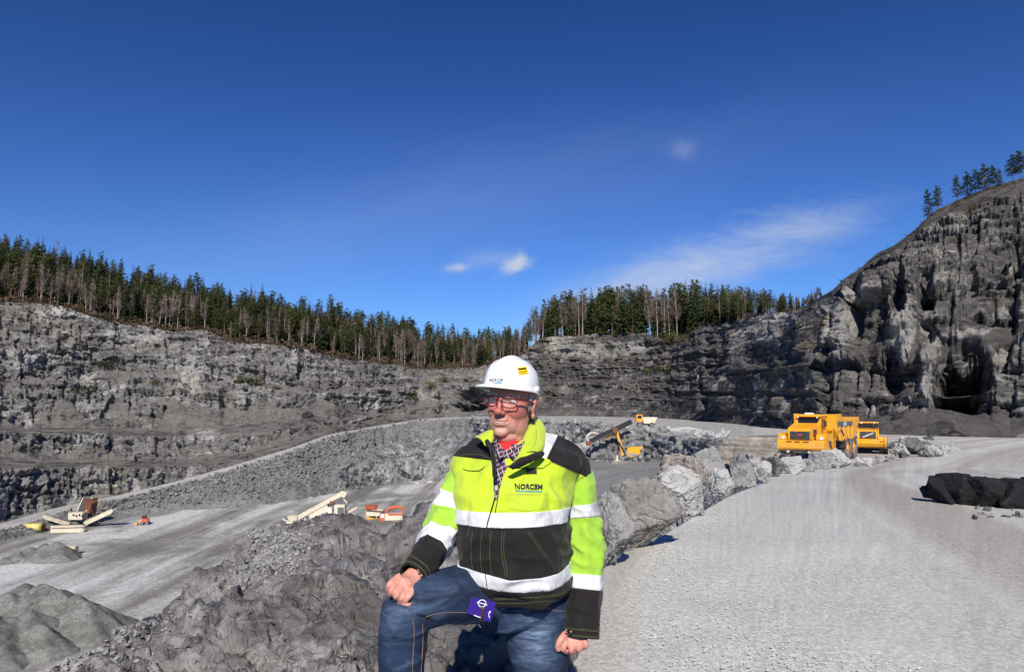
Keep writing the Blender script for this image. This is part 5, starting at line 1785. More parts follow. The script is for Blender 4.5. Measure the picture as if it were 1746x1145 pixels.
# side slots, vent, straps
M['dark_plastic'] = simple('dark_plastic', (0.02, 0.02, 0.02), 0.5)
for sg in (1, -1):
    c = HW((0.102 * sg, 0.020, 0.006))
    v, f = ell(c, (0.007, 0.018, 0.013), HR, 10)
    mpart('side_slot', v, f, M['helmet'], helmet)
v, f = ell(HW(helm(0.10, -math.pi / 2, 0.001)), (0.010, 0.0035, 0.003), HR @ HTILT, 8)
mpart('vent', v, f, M['dark_plastic'], helmet)

# helmet skin lookup for stickers and letters
dgx = bpy.context.evaluated_depsgraph_get()


def bvh_of(o):
    mw = o.data
    vs_ = [v.co.copy() for v in mw.vertices]
    return BVHTree.FromPolygons(vs_, [list(p.vertices) for p in mw.polygons])


def project_px(bvh, px, py, lift=0.0012):
    """first hit of the sight line through a photo pixel with a part (in man's frame)"""
    o_ = Vector(-MO) + Vector((0, 0, CAMZ))
    d_ = Vector(P(px, py, 1.0)) - Vector((0, 0, CAMZ))
    d_.normalize()
    h_, n_, i_, ds = bvh.ray_cast(o_, d_)
    if h_ is None:
        return None
    if n_.dot(d_) > 0: n_ = -n_
    return np.array(h_ + n_ * lift) + MO


def patch(bvh, quad, nu=14, nv=8, lift=0.0015):
    """sheet laid on a surface between four photo pixels tl,tr,br,bl"""
    tl, tr, br, bl = [np.array(q, float) for q in quad]
    vs, ok = [], True
    for j in range(nv + 1):
        for i in range(nu + 1):
            s, t = i / nu, j / nv
            q = (tl * (1 - s) + tr * s) * (1 - t) + (bl * (1 - s) + br * s) * t
            p = project_px(bvh, q[0], q[1], lift)
            if p is None:
                p = vs[-1] if vs else Q(q[0], q[1])
            vs.append(p)
    fs = []
    for j in range(nv):
        for i in range(nu):
            a = j * (nu + 1) + i
            fs.append([a, a + 1, a + nu + 2, a + nu + 1])
    return vs, fs


def text_on(bvh, txt, x0, y0, x1, y1, slant, mat, parent, name, lift=0.002, bold=0.0):
    """lettering whose box spans photo pixels x0..x1, y0 (top) .. y1 (bottom) laid on the surface; slant = drop in px along the line"""
    cu = bpy.data.curves.new('t', 'FONT'); cu.body = txt; cu.offset = bold; cu.resolution_u = 3
    to = bpy.data.objects.new('t', cu); COL.objects.link(to)
    dg = bpy.context.evaluated_depsgraph_get()
    tm = bpy.data.meshes.new_from_object(to.evaluated_get(dg))
    bm = bmesh.new(); bm.from_mesh(tm); bmesh.ops.triangulate(bm, faces=bm.faces); bm.to_mesh(tm); bm.free()
    vs = np.array([v.co[:2] for v in tm.vertices]); fs = [list(p.vertices) for p in tm.polygons]
    bpy.data.objects.remove(to); bpy.data.curves.remove(cu); bpy.data.meshes.remove(tm)
    mn, mx = vs.min(0), vs.max(0)
    NG = 4
    cor = [[project_px(bvh, x0 + (x1 - x0) * a / NG, (y1, y0)[b] + slant * a / NG, lift) for a in range(NG + 1)] for b in range(2)]
    out = []
    for (a, b) in vs:
        s = (a - mn[0]) / (mx[0] - mn[0]) * NG; t = (b - mn[1]) / (mx[1] - mn[1])
        k = min(int(s), NG - 1); s -= k
        lo = cor[0][k] * (1 - s) + cor[0][k + 1] * s; hi = cor[1][k] * (1 - s) + cor[1][k + 1] * s
        out.append(lo * (1 - t) + hi * t)
    return mpart(name, out, fs, M[mat], parent, smooth=False)


M['ink'] = simple('dark_blue_ink', (0.012, 0.03, 0.07), 0.5)
M['inkg'] = simple('blue_green_ink', (0.02, 0.22, 0.38), 0.5)
M['sticker'] = simple('yellow_sticker', (0.90, 0.62, 0.01), 0.4)
M['inkk'] = simple('black_ink', (0.02, 0.018, 0.015), 0.5)
hb = bvh_of(helmet)
st = mpart('sticker', *patch(hb, [(881.5, 626), (897, 624.5), (901, 637), (884.5, 640)], 10, 8, .0012), M['sticker'], helmet, False)
for (q) in [[(883, 628.2), (896.5, 626.8), (897, 629.6), (883.5, 631)], [(884, 633.4), (898.5, 632), (898.7, 633), (884.2, 634.3)], [(885, 636.6), (896, 635.3), (896.2, 636), (885.2, 637.3)]]:
    mpart('print', *patch(hb, q, 8, 2, .002), M['inkk'], st, False)
text_on(hb, 'NORCEM', 835.5, 645.5, 858, 650.5, -0.6, 'ink', helmet, 'lettering', .003, 0.012)
mpart('underline', *patch(hb, [(836, 651.8), (857, 651.2), (857, 652.3), (836, 652.9)], 10, 1, .003), M['inkg'], helmet, False)
# ---- jacket: torso
def band(v, f, co, no, keep, tol=0):
    pass


def torso_secs(grow=0.0):
    rows_ = [  # y, left, right, depth half, depth centre, exponent
        (742, 838, 912, .085, .10, 2.0), (752, 815, 940, .110, .09, 2.1), (764, 798, 962, .130, .08, 2.2), (778, 786, 978, .150, .07, 2.3), (800, 782, 980, .170, .055, 2.4),
        (830, 782, 972, .185, .04, 2.4), (860, 783, 967, .195, .03, 2.4), (890, 784, 964, .205, .02, 2.4), (920, 786, 964, .215, .01, 2.4), (950, 788, 965, .220, .01, 2.4),
        (980, 792, 966, .218, .01, 2.4), (1003, 800, 967, .210, .02, 2.4), (1018, 812, 968, .204, .03, 2.3), (1030, 824, 968, .200, .03, 2.3)]
    s = spl(rows_, 60)
    secs = []
    for (y, l, r_, b, dc_, e) in s:
        dfront = dc_ - 0.0
        c = Q((l + r_) / 2, y, dc_)
        c[2] = Q((l + r_) / 2, y, dc_ - b * 0.85)[2]
        a = (r_ - l) / 2 / F * (PD + dc_)
        # yaw the section: his chest faces a little to the left of the picture
        an = R(-16)
        sx = np.array([math.cos(an), math.sin(an), 0]); sy = np.array([-math.sin(an), math.cos(an), 0])
        k = a / math.sqrt((a * math.cos(an)) ** 2 + (b * math.sin(an)) ** 2)
        secs.append((c, a * k + grow, b + grow, e, sx, sy))
    return secs


tv, tf, tn = union([loft(torso_secs(), 64), limb([(*Q(824, 778, .08), .055, .09), (*Q(804, 792, .06), .062, .09), (*Q(791, 818, .05), .052, .08)], 14, 24),
                    limb([(*Q(932, 773, .10), .058, .09), (*Q(960, 789, .09), .062, .09), (*Q(978, 818, .08), .055, .085)], 14, 24)], 0.0065, 8, 0.6)
py_t = 572.5 - F * ((tv[:, 2] - CAMZ) / tv[:, 1] * CP - SP) / (CP + (tv[:, 2] - CAMZ) / tv[:, 1] * SP)
px_t = 873 + F * tv[:, 0] / (tv[:, 1] * CP + (tv[:, 2] - CAMZ) * SP)
lowf = np.clip((py_t - 870) / 60, 0, 1)
disp = 0.013 * (1 - np.abs(vnoise(tv * np.array([9, 9, 3.0]), 601)) * 2) * (1 - lowf) + 0.008 * vnoise(tv * np.array([5, 5, 16.0]), 602) + 0.008 * (1 - np.abs(vnoise(tv * np.array([7, 7, 13.0]) + tv[:, [2, 0, 1]] * 5, 603)) * 2)
disp += 0.007 * lowf * vnoise(tv * np.array([10, 10, 4.0]), 604)
# pull-in at the waist band and bulge above it
disp += 0.012 * np.exp(-((py_t - 985) / 14) ** 2) - 0.010 * np.exp(-((py_t - 1022) / 10) ** 2)
# armhole creases on his left chest
for (cx, cy, sx_, sy_, a, rot) in [(955, 858, 5, 26, -.012, .25), (944, 850, 4, 24, .008, .25), (935, 862, 4, 20, -.008, .2), (800, 880, 4, 24, -.008, -.2), (860, 905, 22, 4, -.004, 0), (905, 912, 30, 4, .004, .06), (885, 990, 40, 4, -.006, .05), (900, 1000, 50, 4, .005, .05)]:
    u1 = (px_t - cx) * math.cos(rot) - (py_t - cy) * math.sin(rot)
    v1 = (px_t - cx) * math.sin(rot) + (py_t - cy) * math.cos(rot)
    disp += a * np.exp(-(u1 / sx_) ** 2 - (v1 / sy_) ** 2) * (tv[:, 1] < PD + 0.1)
def ridge(p, sd_, k=4):
    return (1 - np.abs(vnoise(p, sd_))) ** k
dgl = tv[:, [0, 0, 0]] * 0 + 0
ax_ = np.stack([tv[:, 0] * 9 + tv[:, 2] * 7, tv[:, 1] * 6, tv[:, 2] * 3 - tv[:, 0] * 4], -1)
ax2 = np.stack([tv[:, 0] * 9 - tv[:, 2] * 7, tv[:, 1] * 6, tv[:, 2] * 3 + tv[:, 0] * 4], -1)
ww = vnoise(tv * 4.0, 640)
disp += 0.011 * (ridge(ax_, 641) - .3) * np.clip(.5 + ww, 0, 1) + 0.011 * (ridge(ax2, 642) - .3) * np.clip(.5 - ww, 0, 1)
disp += 0.006 * (ridge(np.stack([tv[:, 0] * 4, tv[:, 1] * 4, tv[:, 2] * 20], -1) + ww[:, None], 643) - .3) * (0.4 + lowf)
disp += 0.0022 * vnoise(tv * 42, 644)
tv = tv + tn * disp[:, None]


def cut_mesh(v, f, planes):
    """slice a mesh along planes without removing anything; returns verts, faces, vertex normals"""
    bm = bmesh.new()
    vs_ = [bm.verts.new(tuple(x)) for x in v]
    for ff in f:
        try: bm.faces.new([vs_[q] for q in ff])
        except ValueError: pass
    for (co, no) in planes:
        bmesh.ops.bisect_plane(bm, geom=bm.verts[:] + bm.edges[:] + bm.faces[:], plane_co=co, plane_no=no, dist=1e-5)
    bm.normal_update()
    bm.verts.index_update()
    co = np.array([x.co[:] for x in bm.verts]); no = np.array([x.normal[:] for x in bm.verts])
    fa = [[x.index for x in q.verts] for q in bm.faces]
    bm.free()
    return co, fa, no


def sight_plane(p1, p2):
    """plane through the camera and two photo pixels (a straight seam seen as a straight line)"""
    a = Vector(P(p1[0], p1[1], 1.0)) - Vector((0, 0, CAMZ)); b = Vector(P(p2[0], p2[1], 1.0)) - Vector((0, 0, CAMZ))
    n = a.cross(b).normalized()
    return (0, 0, CAMZ), tuple(n)


def hplane(px, py, dd, nx=0.0, ny=0.0):
    return tuple(Q(px, py, dd)), (nx, ny, 1.0)


def split(v, f, no, region_of, spec, base_parent, thick=None):
    """region_of(face centre, face normal) -> key ; spec key -> (name, material, lift)"""
    cen = np.array([v[q].mean(0) for q in f]); nor = np.array([no[q].mean(0) for q in f])
    keys = region_of(cen, nor)
    res = {}
    for k, (nm, mt, lift) in spec.items():
        sel_ = np.where(keys == k)[0]
        if len(sel_) == 0: continue
        used = sorted({q for i in sel_ for q in f[i]})
        mp = {q: i for i, q in enumerate(used)}
        vv = v[used] + no[used] * lift
        ff = [[mp[q] for q in f[i]] for i in sel_]
        if lift > 0:
            # give raised tape an edge of its own
            cnt_ = {}
            for q in ff:
                for a, b in zip(q, q[1:] + q[:1]):
                    cnt_[(a, b)] = cnt_.get((a, b), 0) + 1
            n0 = len(vv)
            vv = np.vstack([vv, v[used] - no[used] * 0.001])
            for (a, b) in list(cnt_):
                if (b, a) not in cnt_:
                    ff.append([b, a, a + n0, b + n0])
        res[k] = mpart(nm, vv, ff, M[mt], base_parent)
    return res


fr = lambda c: c[:, 1] < PD + 0.12
NZ = (0.02, 0.05)
pl = [hplane(880, 872, -.17, -.015, .03), hplane(880, 897, -.17, -.015, .03),           # chest tape
      hplane(880, 982, -.2, .05, -.10), hplane(880, 1006, -.2, .05, -.10),               # waist tape
      sight_plane((782, 778), (850, 786)), sight_plane((905, 772), (985, 806)), sight_plane((928, 735), (905, 772)), sight_plane((952, 740), (928, 790)), sight_plane((915, 762), (988, 800))]
cv, cf, cn = cut_mesh(tv, tf, pl)


def side(pt, plane):
    return (pt - np.array(plane[0])) @ np.array(plane[1])


def treg(c, n):
    k = np.full(len(c), 'lime', dtype=object)
    py_ = 572.5 - F * ((c[:, 2] - CAMZ) / c[:, 1] * CP - SP) / (CP + (c[:, 2] - CAMZ) / c[:, 1] * SP)
    px_ = 873 + F * c[:, 0] / (c[:, 1] * CP + (c[:, 2] - CAMZ) * SP)
    s0, s1, s2, s3 = [side(c, p) for p in pl[:4]]
    k[(s0 < 0) & (s1 > 0)] = 'tape1'
    k[(s1 < 0)] = 'black'
    k[(s2 < 0) & (s3 > 0)] = 'tape2'
    k[(s3 < 0)] = 'hem'
    up = s0 > 0.0
    # yokes: left of picture above the line (782,778)-(850,786); right above (905,772)-(985,806)
    yl = up & (px_ < 868) & (py_ < 778 + (px_ - 782) * 0.118)
    yr = up & (px_ > 900) & (py_ < 772 + (px_ - 905) * 0.425)
    k[yl | yr] = 'yoke'
    st_ = yr & (px_ > 928 - (py_ - 735) * 0.6216) & (px_ < 952 - (py_ - 740) * 0.48)
    k[st_] = 'stape'
    return k


spec = {'lime': ('fluorescent_panel', 'lime', 0), 'black': ('black_panel', 'black_fabric', 0), 'hem': ('waistband', 'black_fabric', .003), 'yoke': ('shoulder_yoke', 'black_fabric', .001), 'tape1': ('reflective_band', 'reflect', .0025), 'tape2': ('reflective_band', 'reflect', .0025), 'stape': ('shoulder_tape', 'reflect', .0025)}
cen_ = np.array([cv[q].mean(0) for q in cf])
kk = treg(cen_, None)
# the jacket part itself carries the lime body; the other panels are its sub-parts
sel_ = np.where(kk == 'lime')[0]
used = sorted({q for i in sel_ for q in cf[i]}); mp = {q: i for i, q in enumerate(used)}
jacket = mpart('jacket', cv[used], [[mp[q] for q in cf[i]] for i in sel_], M['lime'])
jk = split(cv, cf, cn, treg, {k: v for k, v in spec.items() if k != 'lime'}, jacket)
# full torso surface for laying seams and prints
tmp_me = mesh_np('tmp', cv - MO, cf)
tb = BVHTree.FromPolygons([v.co.copy() for v in tmp_me.vertices], [list(p.vertices) for p in tmp_me.polygons])
bpy.data.meshes.remove(tmp_me)

# ---- sleeves
def sleeve(rows_, n=90, seg=40):
    s = spl(rows_, n)
    out = []
    for i, rw in enumerate(s):
        c = Q(rw[0], rw[1], rw[2])
        out.append((*c, rw[3], rw[4]))
    return np.array(out)


def sleeve_mesh(sr, seg=44, seed=1, e=2.2, amp=1.0, elbow=0.45):
    n = len(sr)
    vs, ns = [], []
    secs = []
    for i in range(n):
        d = sr[min(i + 1, n - 1), :3] - sr[max(i - 1, 0), :3]
        d /= np.linalg.norm(d) + 1e-9
        sx = np.cross(d, np.array([0, 1.0, 0])); sx /= np.linalg.norm(sx) + 1e-9
        sy = np.cross(sx, d)
        secs.append((sr[i, :3], sr[i, 3], sr[i, 4], e, sx, sy))
    v, f = loft(secs, seg, False)
    v = np.array(v)
    cidx = np.repeat(np.arange(n), seg)
    cc_ = sr[cidx, :3]
    nn_ = v - cc_; nn_ /= np.linalg.norm(nn_, axis=1, keepdims=True) + 1e-9
    t = cidx / n
    th = np.tile(np.arange(seg) / seg * 2 * math.pi, n)
    uvp = np.stack([np.cos(th) * 1.2, np.sin(th) * 1.2, t * 9.0 + 0.35 * np.sin(th + seed)], -1)
    w = (1 - np.abs(vnoise(uvp + seed * 7.7, seed)) * 2)
    w2 = vnoise(uvp * np.array([1.5, 1.5, 2.2]) + 3 + seed, seed + 1)
    env = 0.5 + 1.1 * np.exp(-((t - elbow) / 0.16) ** 2)
    env *= np.clip(t * 8, 0, 1) * np.clip((1 - t) * 9, 0.15, 1)
    w3 = (1 - np.abs(vnoise(uvp * np.array([1.3, 1.3, 1.6]) + np.sin(th)[:, None] * .6 + 21 + seed, seed + 2))) ** 4 - .3
    v = v + nn_ * ((0.006 * w + 0.004 * w2 + 0.011 * w3) * env * amp)[:, None]
    return v, f, t, nn_, seg


def sleeve_parts(sr, seed, cuts, parent, elbow=.45, cuffs=True):
    """cuts: list of (t0, t1, key) along the sleeve; built as panels of one tube, tape raised"""
    v, f, t, nn_, seg = sleeve_mesh(sr, seed=seed, elbow=elbow)
    n = len(sr)
    V_ = v.reshape(n, seg, 3); N_ = nn_.reshape(n, seg, 3)
    objs = []

    def at(tt):
        x = min(max(tt * (n - 1), 0), n - 1.001)
        i = int(x); fr_ = x - i
        return V_[i] * (1 - fr_) + V_[i + 1] * fr_, N_[i] * (1 - fr_) + N_[i + 1] * fr_
    main = None
    for (t0, t1, nm, mt, lift) in cuts:
        ts = [t0] + [i / (n - 1) for i in range(n) if t0 < i / (n - 1) < t1] + [t1]
        rws = []
        if lift: rws.append((t0, -0.002))
        for q in ts: rws.append((q, lift))
        if lift or t1 >= 0.999: rws.append((t1, -0.002 if lift else -0.004))
        if t1 >= 0.999:
            rws.append((t1 - 0.03, -0.010))
        vs = []
        for (q, l) in rws:
            a, b = at(q)
            vs.append(a + b * l)
        vs = np.array(vs).reshape(-1, 3)
        fs = []
        for i in range(len(rws) - 1):
            for k in range(seg):
                fs.append([i * seg + k, i * seg + (k + 1) % seg, (i + 1) * seg + (k + 1) % seg, (i + 1) * seg + k])
        o = mpart(nm, vs, fs, M[mt], main if main is not None else parent)
        if main is None: main = o
        objs.append(o)
    # cuff stitching rings
    def ring(tt, r_, mt='piping', lift=.0035, nm='seam'):
        a, b = at(tt)
        pts = [tuple(a[k] + b[k] * lift) for k in range(0, seg, 2)]
        pts.append(pts[0])
        mpart(nm, *limb([(*p, r_, r_) for p in pts], 60, 5, 2, False, (0.1, .2, .97)), M[mt], main)
    for q in (0.915, 0.925, 0.975, 0.985) if cuffs else ():
        ring(q, .0006)
    return main, at


srL = sleeve([(966, 798, .09, .045, .070), (982, 812, .08, .060, .082), (988, 842, .075, .062, .082), (992, 880, .07, .062, .078), (996, 920, .05, .064, .074), (998, 960, .03, .064, .072), (997, 1000, .01, .062, .068), (994, 1040, -.01, .060, .060), (992, 1066, -.025, .062, .056), (991, 1086, -.035, .063, .052)], 110)
yL = np.array([rw for rw in spl([(798,), (812,), (842,), (880,), (920,), (960,), (1000,), (1040,), (1066,), (1086,)], 110)]).ravel()
def tL(y): return float(np.interp(y, yL, np.linspace(0, 1, 110)))
slL, atL = sleeve_parts(srL, 5, [(0, tL(856), 'sleeve', 'lime_sleeve', 0), (tL(856), tL(882), 'reflective_band', 'reflect', .002), (tL(882), tL(979), 'sleeve_lower', 'lime_sleeve', 0), (tL(979), tL(1004), 'reflective_band', 'reflect', .002), (tL(1004), 1.0, 'cuff_panel', 'black_fabric', 0)], man, .42)
slL['label'] = 'jacket sleeve hanging straight down'

srR = sleeve([(814, 790, .08, .045, .07), (799, 802, .06, .058, .08), (786, 824, .05, .060, .08), (774, 850, .04, .064, .078), (762, 882, .01, .065, .076), (752, 908, -.04, .063, .072), (740, 930, -.10, .058, .066), (726, 952, -.16, .052, .058), (713, 968, -.20, .048, .050), (703, 981, -.23, .047, .046)], 110)
slR, atR = sleeve_parts(srR, 9, [(0, .315, 'sleeve', 'lime_sleeve', 0), (.315, .435, 'reflective_band', 'reflect', .002), (.435, .60, 'sleeve_lower', 'lime_sleeve', 0), (.60, .705, 'reflective_band', 'reflect', .002), (.705, 1.0, 'cuff_panel', 'black_fabric', 0)], man, .5)
slR['label'] = 'jacket sleeve bent towards the raised knee'
M['snap'] = simple('dull_snap', (0.30, 0.22, 0.18), 0.35, metal=0.8)
for (x, y, d_) in ((965.5, 1073.5, -.095), (973.5, 1076.5, -.10), (713, 972, -.27), (719, 981, -.26)):
    v, f = ell(Q(x, y, d_), (.0045, .003, .0045), None, 8)
    mpart('snap_button', v, f, M['snap'], slL if x > 900 else slR)

# ---- collar: raised at the back, open at the front with turned flaps
def strip(pts_a, pts_b, n=40, thick=.006, name='collar', mat='lime', parent=None, wav=0.0):
    a = spl(pts_a, n); b = spl(pts_b, n)
    m_ = 8
    grid = []
    for j in range(m_ + 1):
        t = j / m_
        w = a * (1 - t) + b * t
        grid.append(w)
    g_ = np.array(grid)
    du = np.gradient(g_, axis=1); dv = np.gradient(g_, axis=0)
    no_ = np.cross(du, dv); no_ /= np.linalg.norm(no_, axis=-1, keepdims=True) + 1e-9
    g_ = g_ + no_ * (0.012 * np.sin(np.linspace(0, math.pi, m_ + 1))[:, None, None]) + no_ * wav * vnoise(g_ * 20, 3)[..., None]
    top = g_ + no_ * thick / 2; bot = g_ - no_ * thick / 2
    vs = np.concatenate([top.reshape(-1, 3), bot.reshape(-1, 3)])
    N0 = (m_ + 1) * n
    fs = []
    for j in range(m_):
        for i in range(n - 1):
            q = [j * n + i, j * n + i + 1, (j + 1) * n + i + 1, (j + 1) * n + i]
            fs.append(q); fs.append([x + N0 for x in q][::-1])
    for i in range(n - 1):
        fs.append([i + 1, i, i + N0, i + 1 + N0]); o_ = m_ * n
        fs.append([o_ + i, o_ + i + 1, o_ + i + 1 + N0, o_ + i + N0])
    for j in range(m_):
        fs.append([j * n, (j + 1) * n, (j + 1) * n + N0, j * n + N0])
        e_ = n - 1
        fs.append([(j + 1) * n + e_, j * n + e_, j * n + e_ + N0, (j + 1) * n + e_ + N0])
    return mpart(name, vs, fs, M[mat], parent)


# his left collar wing (right of picture)
strip([Q(908, 712, .13), Q(914, 722, .06), Q(916, 738, -.02), Q(912, 758, -.10), Q(898, 770, -.14)],
      [Q(914, 716, .16), Q(928, 732, .10), Q(930, 752, .02), Q(926, 768, -.07), Q(922, 776, -.12)], name='collar_wing', parent=jacket)
strip([Q(908, 712, .13), Q(900, 728, .03), Q(892, 748, -.04), Q(882, 768, -.10), Q(874, 790, -.13)],
      [Q(914, 716, .14), Q(918, 733, .03), Q(917, 752, -.05), Q(920, 768, -.11), Q(903, 778, -.15)], name='collar_wing', parent=jacket)
# his right collar wing (left of picture)
strip([Q(843, 730, .02), Q(832, 734, .00), Q(822, 739, -.01), Q(810, 746, -.02)],
      [Q(842, 748, -.06), Q(838, 755, -.08), Q(834, 760, -.09), Q(826, 758, -.09)], name='collar_wing', parent=jacket)
# collar stand behind the neck and black inner lapels
strip([Q(845, 726, .10), Q(870, 716, .22), Q(900, 708, .20), Q(912, 714, .13)],
      [Q(838, 752, .08), Q(870, 752, .24), Q(905, 748, .22), Q(925, 745, .12)], name='collar_stand', mat='lime', parent=jacket)
strip([Q(922, 768, -.12), Q(905, 774, -.165), Q(884, 784, -.18), Q(864, 796, -.185)],
      [Q(924, 779, -.125), Q(908, 786, -.175), Q(890, 795, -.19), Q(874, 800, -.19)], name='collar_lapel', mat='black_fabric', parent=jacket)
strip([Q(826, 753, -.08), Q(834, 765, -.13), Q(838, 785, -.165), Q(840, 812, -.185)],
      [Q(836, 756, -.09), Q(843, 768, -.14), Q(846, 790, -.17), Q(846, 815, -.19)], name='collar_lapel', mat='black_fabric', parent=jacket)


# opening of the jacket: checked shirt and red t-shirt laid in the gap
def shirt_mat():
    m, t, b = mat_new('checked_shirt')
    c = t.n('ShaderNodeTexCoord').outputs['Object']
    mp = t.mapping(c, (62, 62, 62), (0.2, 0.5, 0.35))
    s_ = t.n('ShaderNodeSeparateXYZ', {0: mp})
    a = t.math('FRACT', s_.outputs[0]); z = t.math('FRACT', s_.outputs[2])
    la = t.math('LESS_THAN', a, 0.16); lz = t.math('LESS_THAN', z, 0.16)
    ra = t.math('GREATER_THAN', a, 0.55); rz_ = t.math('GREATER_THAN', z, 0.55)
    cc = t.mix(ra, (0.018, 0.016, 0.035), (0.07, 0.012, 0.03))
    cc = t.mix(t.math('MULTIPLY', rz_, 0.5), cc, (0.10, 0.02, 0.04))
    cc = t.mix(t.math('MAXIMUM', la, lz), cc, (0.38, 0.36, 0.40))
    t.set(b, 'Base Color', cc)
    b.inputs['Roughness'].default_value = 0.85
    return m


M['shirt'] = shirt_mat()
M['tee'] = simple('red_tshirt', (0.75, 0.015, 0.02), 0.8, var=0.1, scale=20)


def sheet_px(outline_rows, name, mat, parent, lift, bvh, n=10):
    """rows: (y, xl, xr); laid on the torso surface"""
    vs = []
    s = spl(outline_rows, 24)
    for (y, a, b) in s:
        for i in range(n + 1):
            x = a + (b - a) * i / n
            p = project_px(bvh, x, y, lift(i / n) if callable(lift) else lift)
            if p is None: p = vs[-1] if vs else Q(x, y, -.1)
            vs.append(p)
    fs = []
    for j in range(23):
        for i in range(n):
            a = j * (n + 1) + i
            fs.append([a, a + 1, a + n + 2, a + n + 1])
    return mpart(name, vs, fs, M[mat], parent)


shirt = sheet_px([(758, 842, 894), (775, 842, 880), (792, 842, 868), (812, 843, 858), (835, 843, 852), (852, 844, 848)], 'shirt', 'shirt', man, .004, tb)
# upper part of shirt: collar around the neck
strip([Q(902, 735, .05), Q(893, 750, -.04), Q(880, 765, -.09), Q(868, 776, -.11)], [Q(908, 745, .03), Q(900, 760, -.07), Q(888, 775, -.12), Q(878, 786, -.14)], name='shirt_collar', mat='shirt', parent=shirt, thick=.003)
strip([Q(846, 738, -.03), Q(848, 750, -.07), Q(853, 762, -.10), Q(860, 774, -.12)], [Q(840, 746, -.05), Q(842, 758, -.09), Q(847, 770, -.13), Q(853, 782, -.15)], name='shirt_collar', mat='shirt', parent=shirt, thick=.003)
tee = limb([(*Q(872, 762, .035), .070, .074), (*Q(868, 772, .02), .072, .080), (*Q(864, 790, -.02), .06, .075)], 12, 28, 2.0)
mpart('tshirt', *tee, M['tee'])

# seams, zip, pocket flaps, prints laid on the jacket
def seam(pts, r_=.0006, mt='piping', nm='seam', lift=.0008, parent=jacket, n=None, bvh=None):
    s = spl(pts, n or max(10, len(pts) * 8))
    out = []
    for q in s:
        p = project_px(bvh or tb, q[0], q[1], lift)
        if p is not None: out.append((*p, r_, r_))
    if len(out) > 3:
        return mpart(nm, *limb(out, len(out) * 2, 5, 2, True, (0.3, .9, .1)), M[mt], parent)


seam([(841, 770), (843, 800), (845, 840), (838, 870), (832, 890), (829, 912)], .0028, 'black_fabric', 'zip', .0015)
seam([(853, 800), (850, 840), (846, 865), (840, 895)], .0016, 'black_fabric', 'zip_edge', .001)
seam([(830, 912), (826, 940), (828, 975), (834, 1022)], .0016, 'black_fabric', 'zip_edge', .003)
for pts in ([(856, 905), (855, 935), (858, 960), (862, 983)], [(860, 905), (859, 935), (862, 960), (866, 983)], [(903, 905), (918, 927), (933, 948), (953, 972)], [(899, 905), (914, 927), (929, 949), (949, 974)],
            [(838, 905), (835, 940), (838, 980)], [(822, 905), (819, 940), (822, 980)], [(806, 905), (803, 940), (806, 970)], [(800, 1010), (830, 1018), (880, 1017), (930, 1014), (972, 1008)], [(822, 1022), (850, 1026), (880, 1027), (930, 1024), (972, 1019)],
            [(800, 1011.5), (830, 1020), (880, 1019), (930, 1016), (972, 1010)]):
    seam(pts, .0006, lift=.0035 if pts[0][1] > 1005 else .001)
seam([(905, 772), (925, 780.5), (945, 789), (985, 806)], .0008, lift=.002)
seam([(783, 777), (800, 775), (825, 777), (843, 786)], .0008, lift=.002)
def flap(rows_, nm, mt='lime', lift=.004):
    return sheet_px(rows_, nm, mt, jacket, lift, tb, 14)
M['lime_fold'] = M['lime']
flap([(783, 862, 935), (788, 862, 940), (795, 866, 930), (799, 880, 925)], 'pocket_flap', lift=.007)
flap([(790, 790, 826), (795, 790, 828), (800, 792, 825), (803, 800, 818)], 'pocket_flap', lift=.007)
for pts in ([(865, 842), (905, 843), (935, 842)], [(865, 842), (864, 858), (866, 866)], [(935, 842), (936, 856), (928, 866)], [(866, 866), (900, 870), (928, 866)]):
    seam(pts, .0010, 'lime', 'pocket_edge', .001)
mpart('velcro_patch', *patch(tb, [(896, 799), (914, 799.5), (914, 808), (896, 807.5)], 8, 4, .009), M['inkk'], jacket, False)
mpart('badge', *patch(tb, [(842.5, 826), (851, 825), (851, 838), (842.5, 838.5)], 6, 6, .004), M['inkk'], jacket, False)
M['badge_grey'] = simple('badge_grey', (0.35, 0.42, 0.25), 0.5)
mpart('badge_centre', *patch(tb, [(844.5, 828.5), (849.5, 827.8), (849.5, 835.5), (844.5, 836)], 6, 6, .0055), M['badge_grey'], jacket, False)
text_on(tb, 'NORCEM', 878, 824.5, 924, 834, 1.2, 'inkk', jacket, 'lettering', .006, 0.03)
mpart('underline', *patch(tb, [(879, 836), (924, 837.2), (924, 839), (879, 837.8)], 16, 1, .0025), M['inkg'], jacket, False)
text_on(tb, 'HEIDELBERGCEMENT Group', 878, 840.6, 924, 843, 0.8, 'badge_grey', jacket, 'lettering', .0025)

# ---- jeans
def leg_rows(rows_, n):
    s = spl(rows_, n)
    return [(*Q(a, b, c), d, e) for a, b, c, d, e in s]


parts = [limb(leg_rows([(880, 1000, .05, .175, .150), (885, 1030, .04, .170, .150), (890, 1052, .04, .150, .140)], 12), 12, 36),
         limb(leg_rows([(850, 1012, .02, .10, .120), (815, 1010, -.05, .098, .112), (770, 1014, -.14, .090, .100), (725, 1022, -.22, .082, .088), (694, 1030, -.27, .072, .078)], 30), 30, 36),
         limb(leg_rows([(695, 1026, -.27, .070, .080), (690, 1050, -.27, .074, .082), (688, 1085, -.26, .073, .078), (686, 1130, -.25, .070, .075), (684, 1180, -.24, .068, .072), (682, 1213, -.235, .068, .073)], 40), 40, 36),
         limb(leg_rows([(912, 1010, .05, .125, .135), (913, 1060, .04, .120, .125), (918, 1110, .03, .104, .112), (922, 1160, .01, .092, .100), (926, 1230, -.01, .080, .088), (927, 1300, .01, .076, .084), (928, 1400, .05, .070, .080)], 60), 60, 36)]
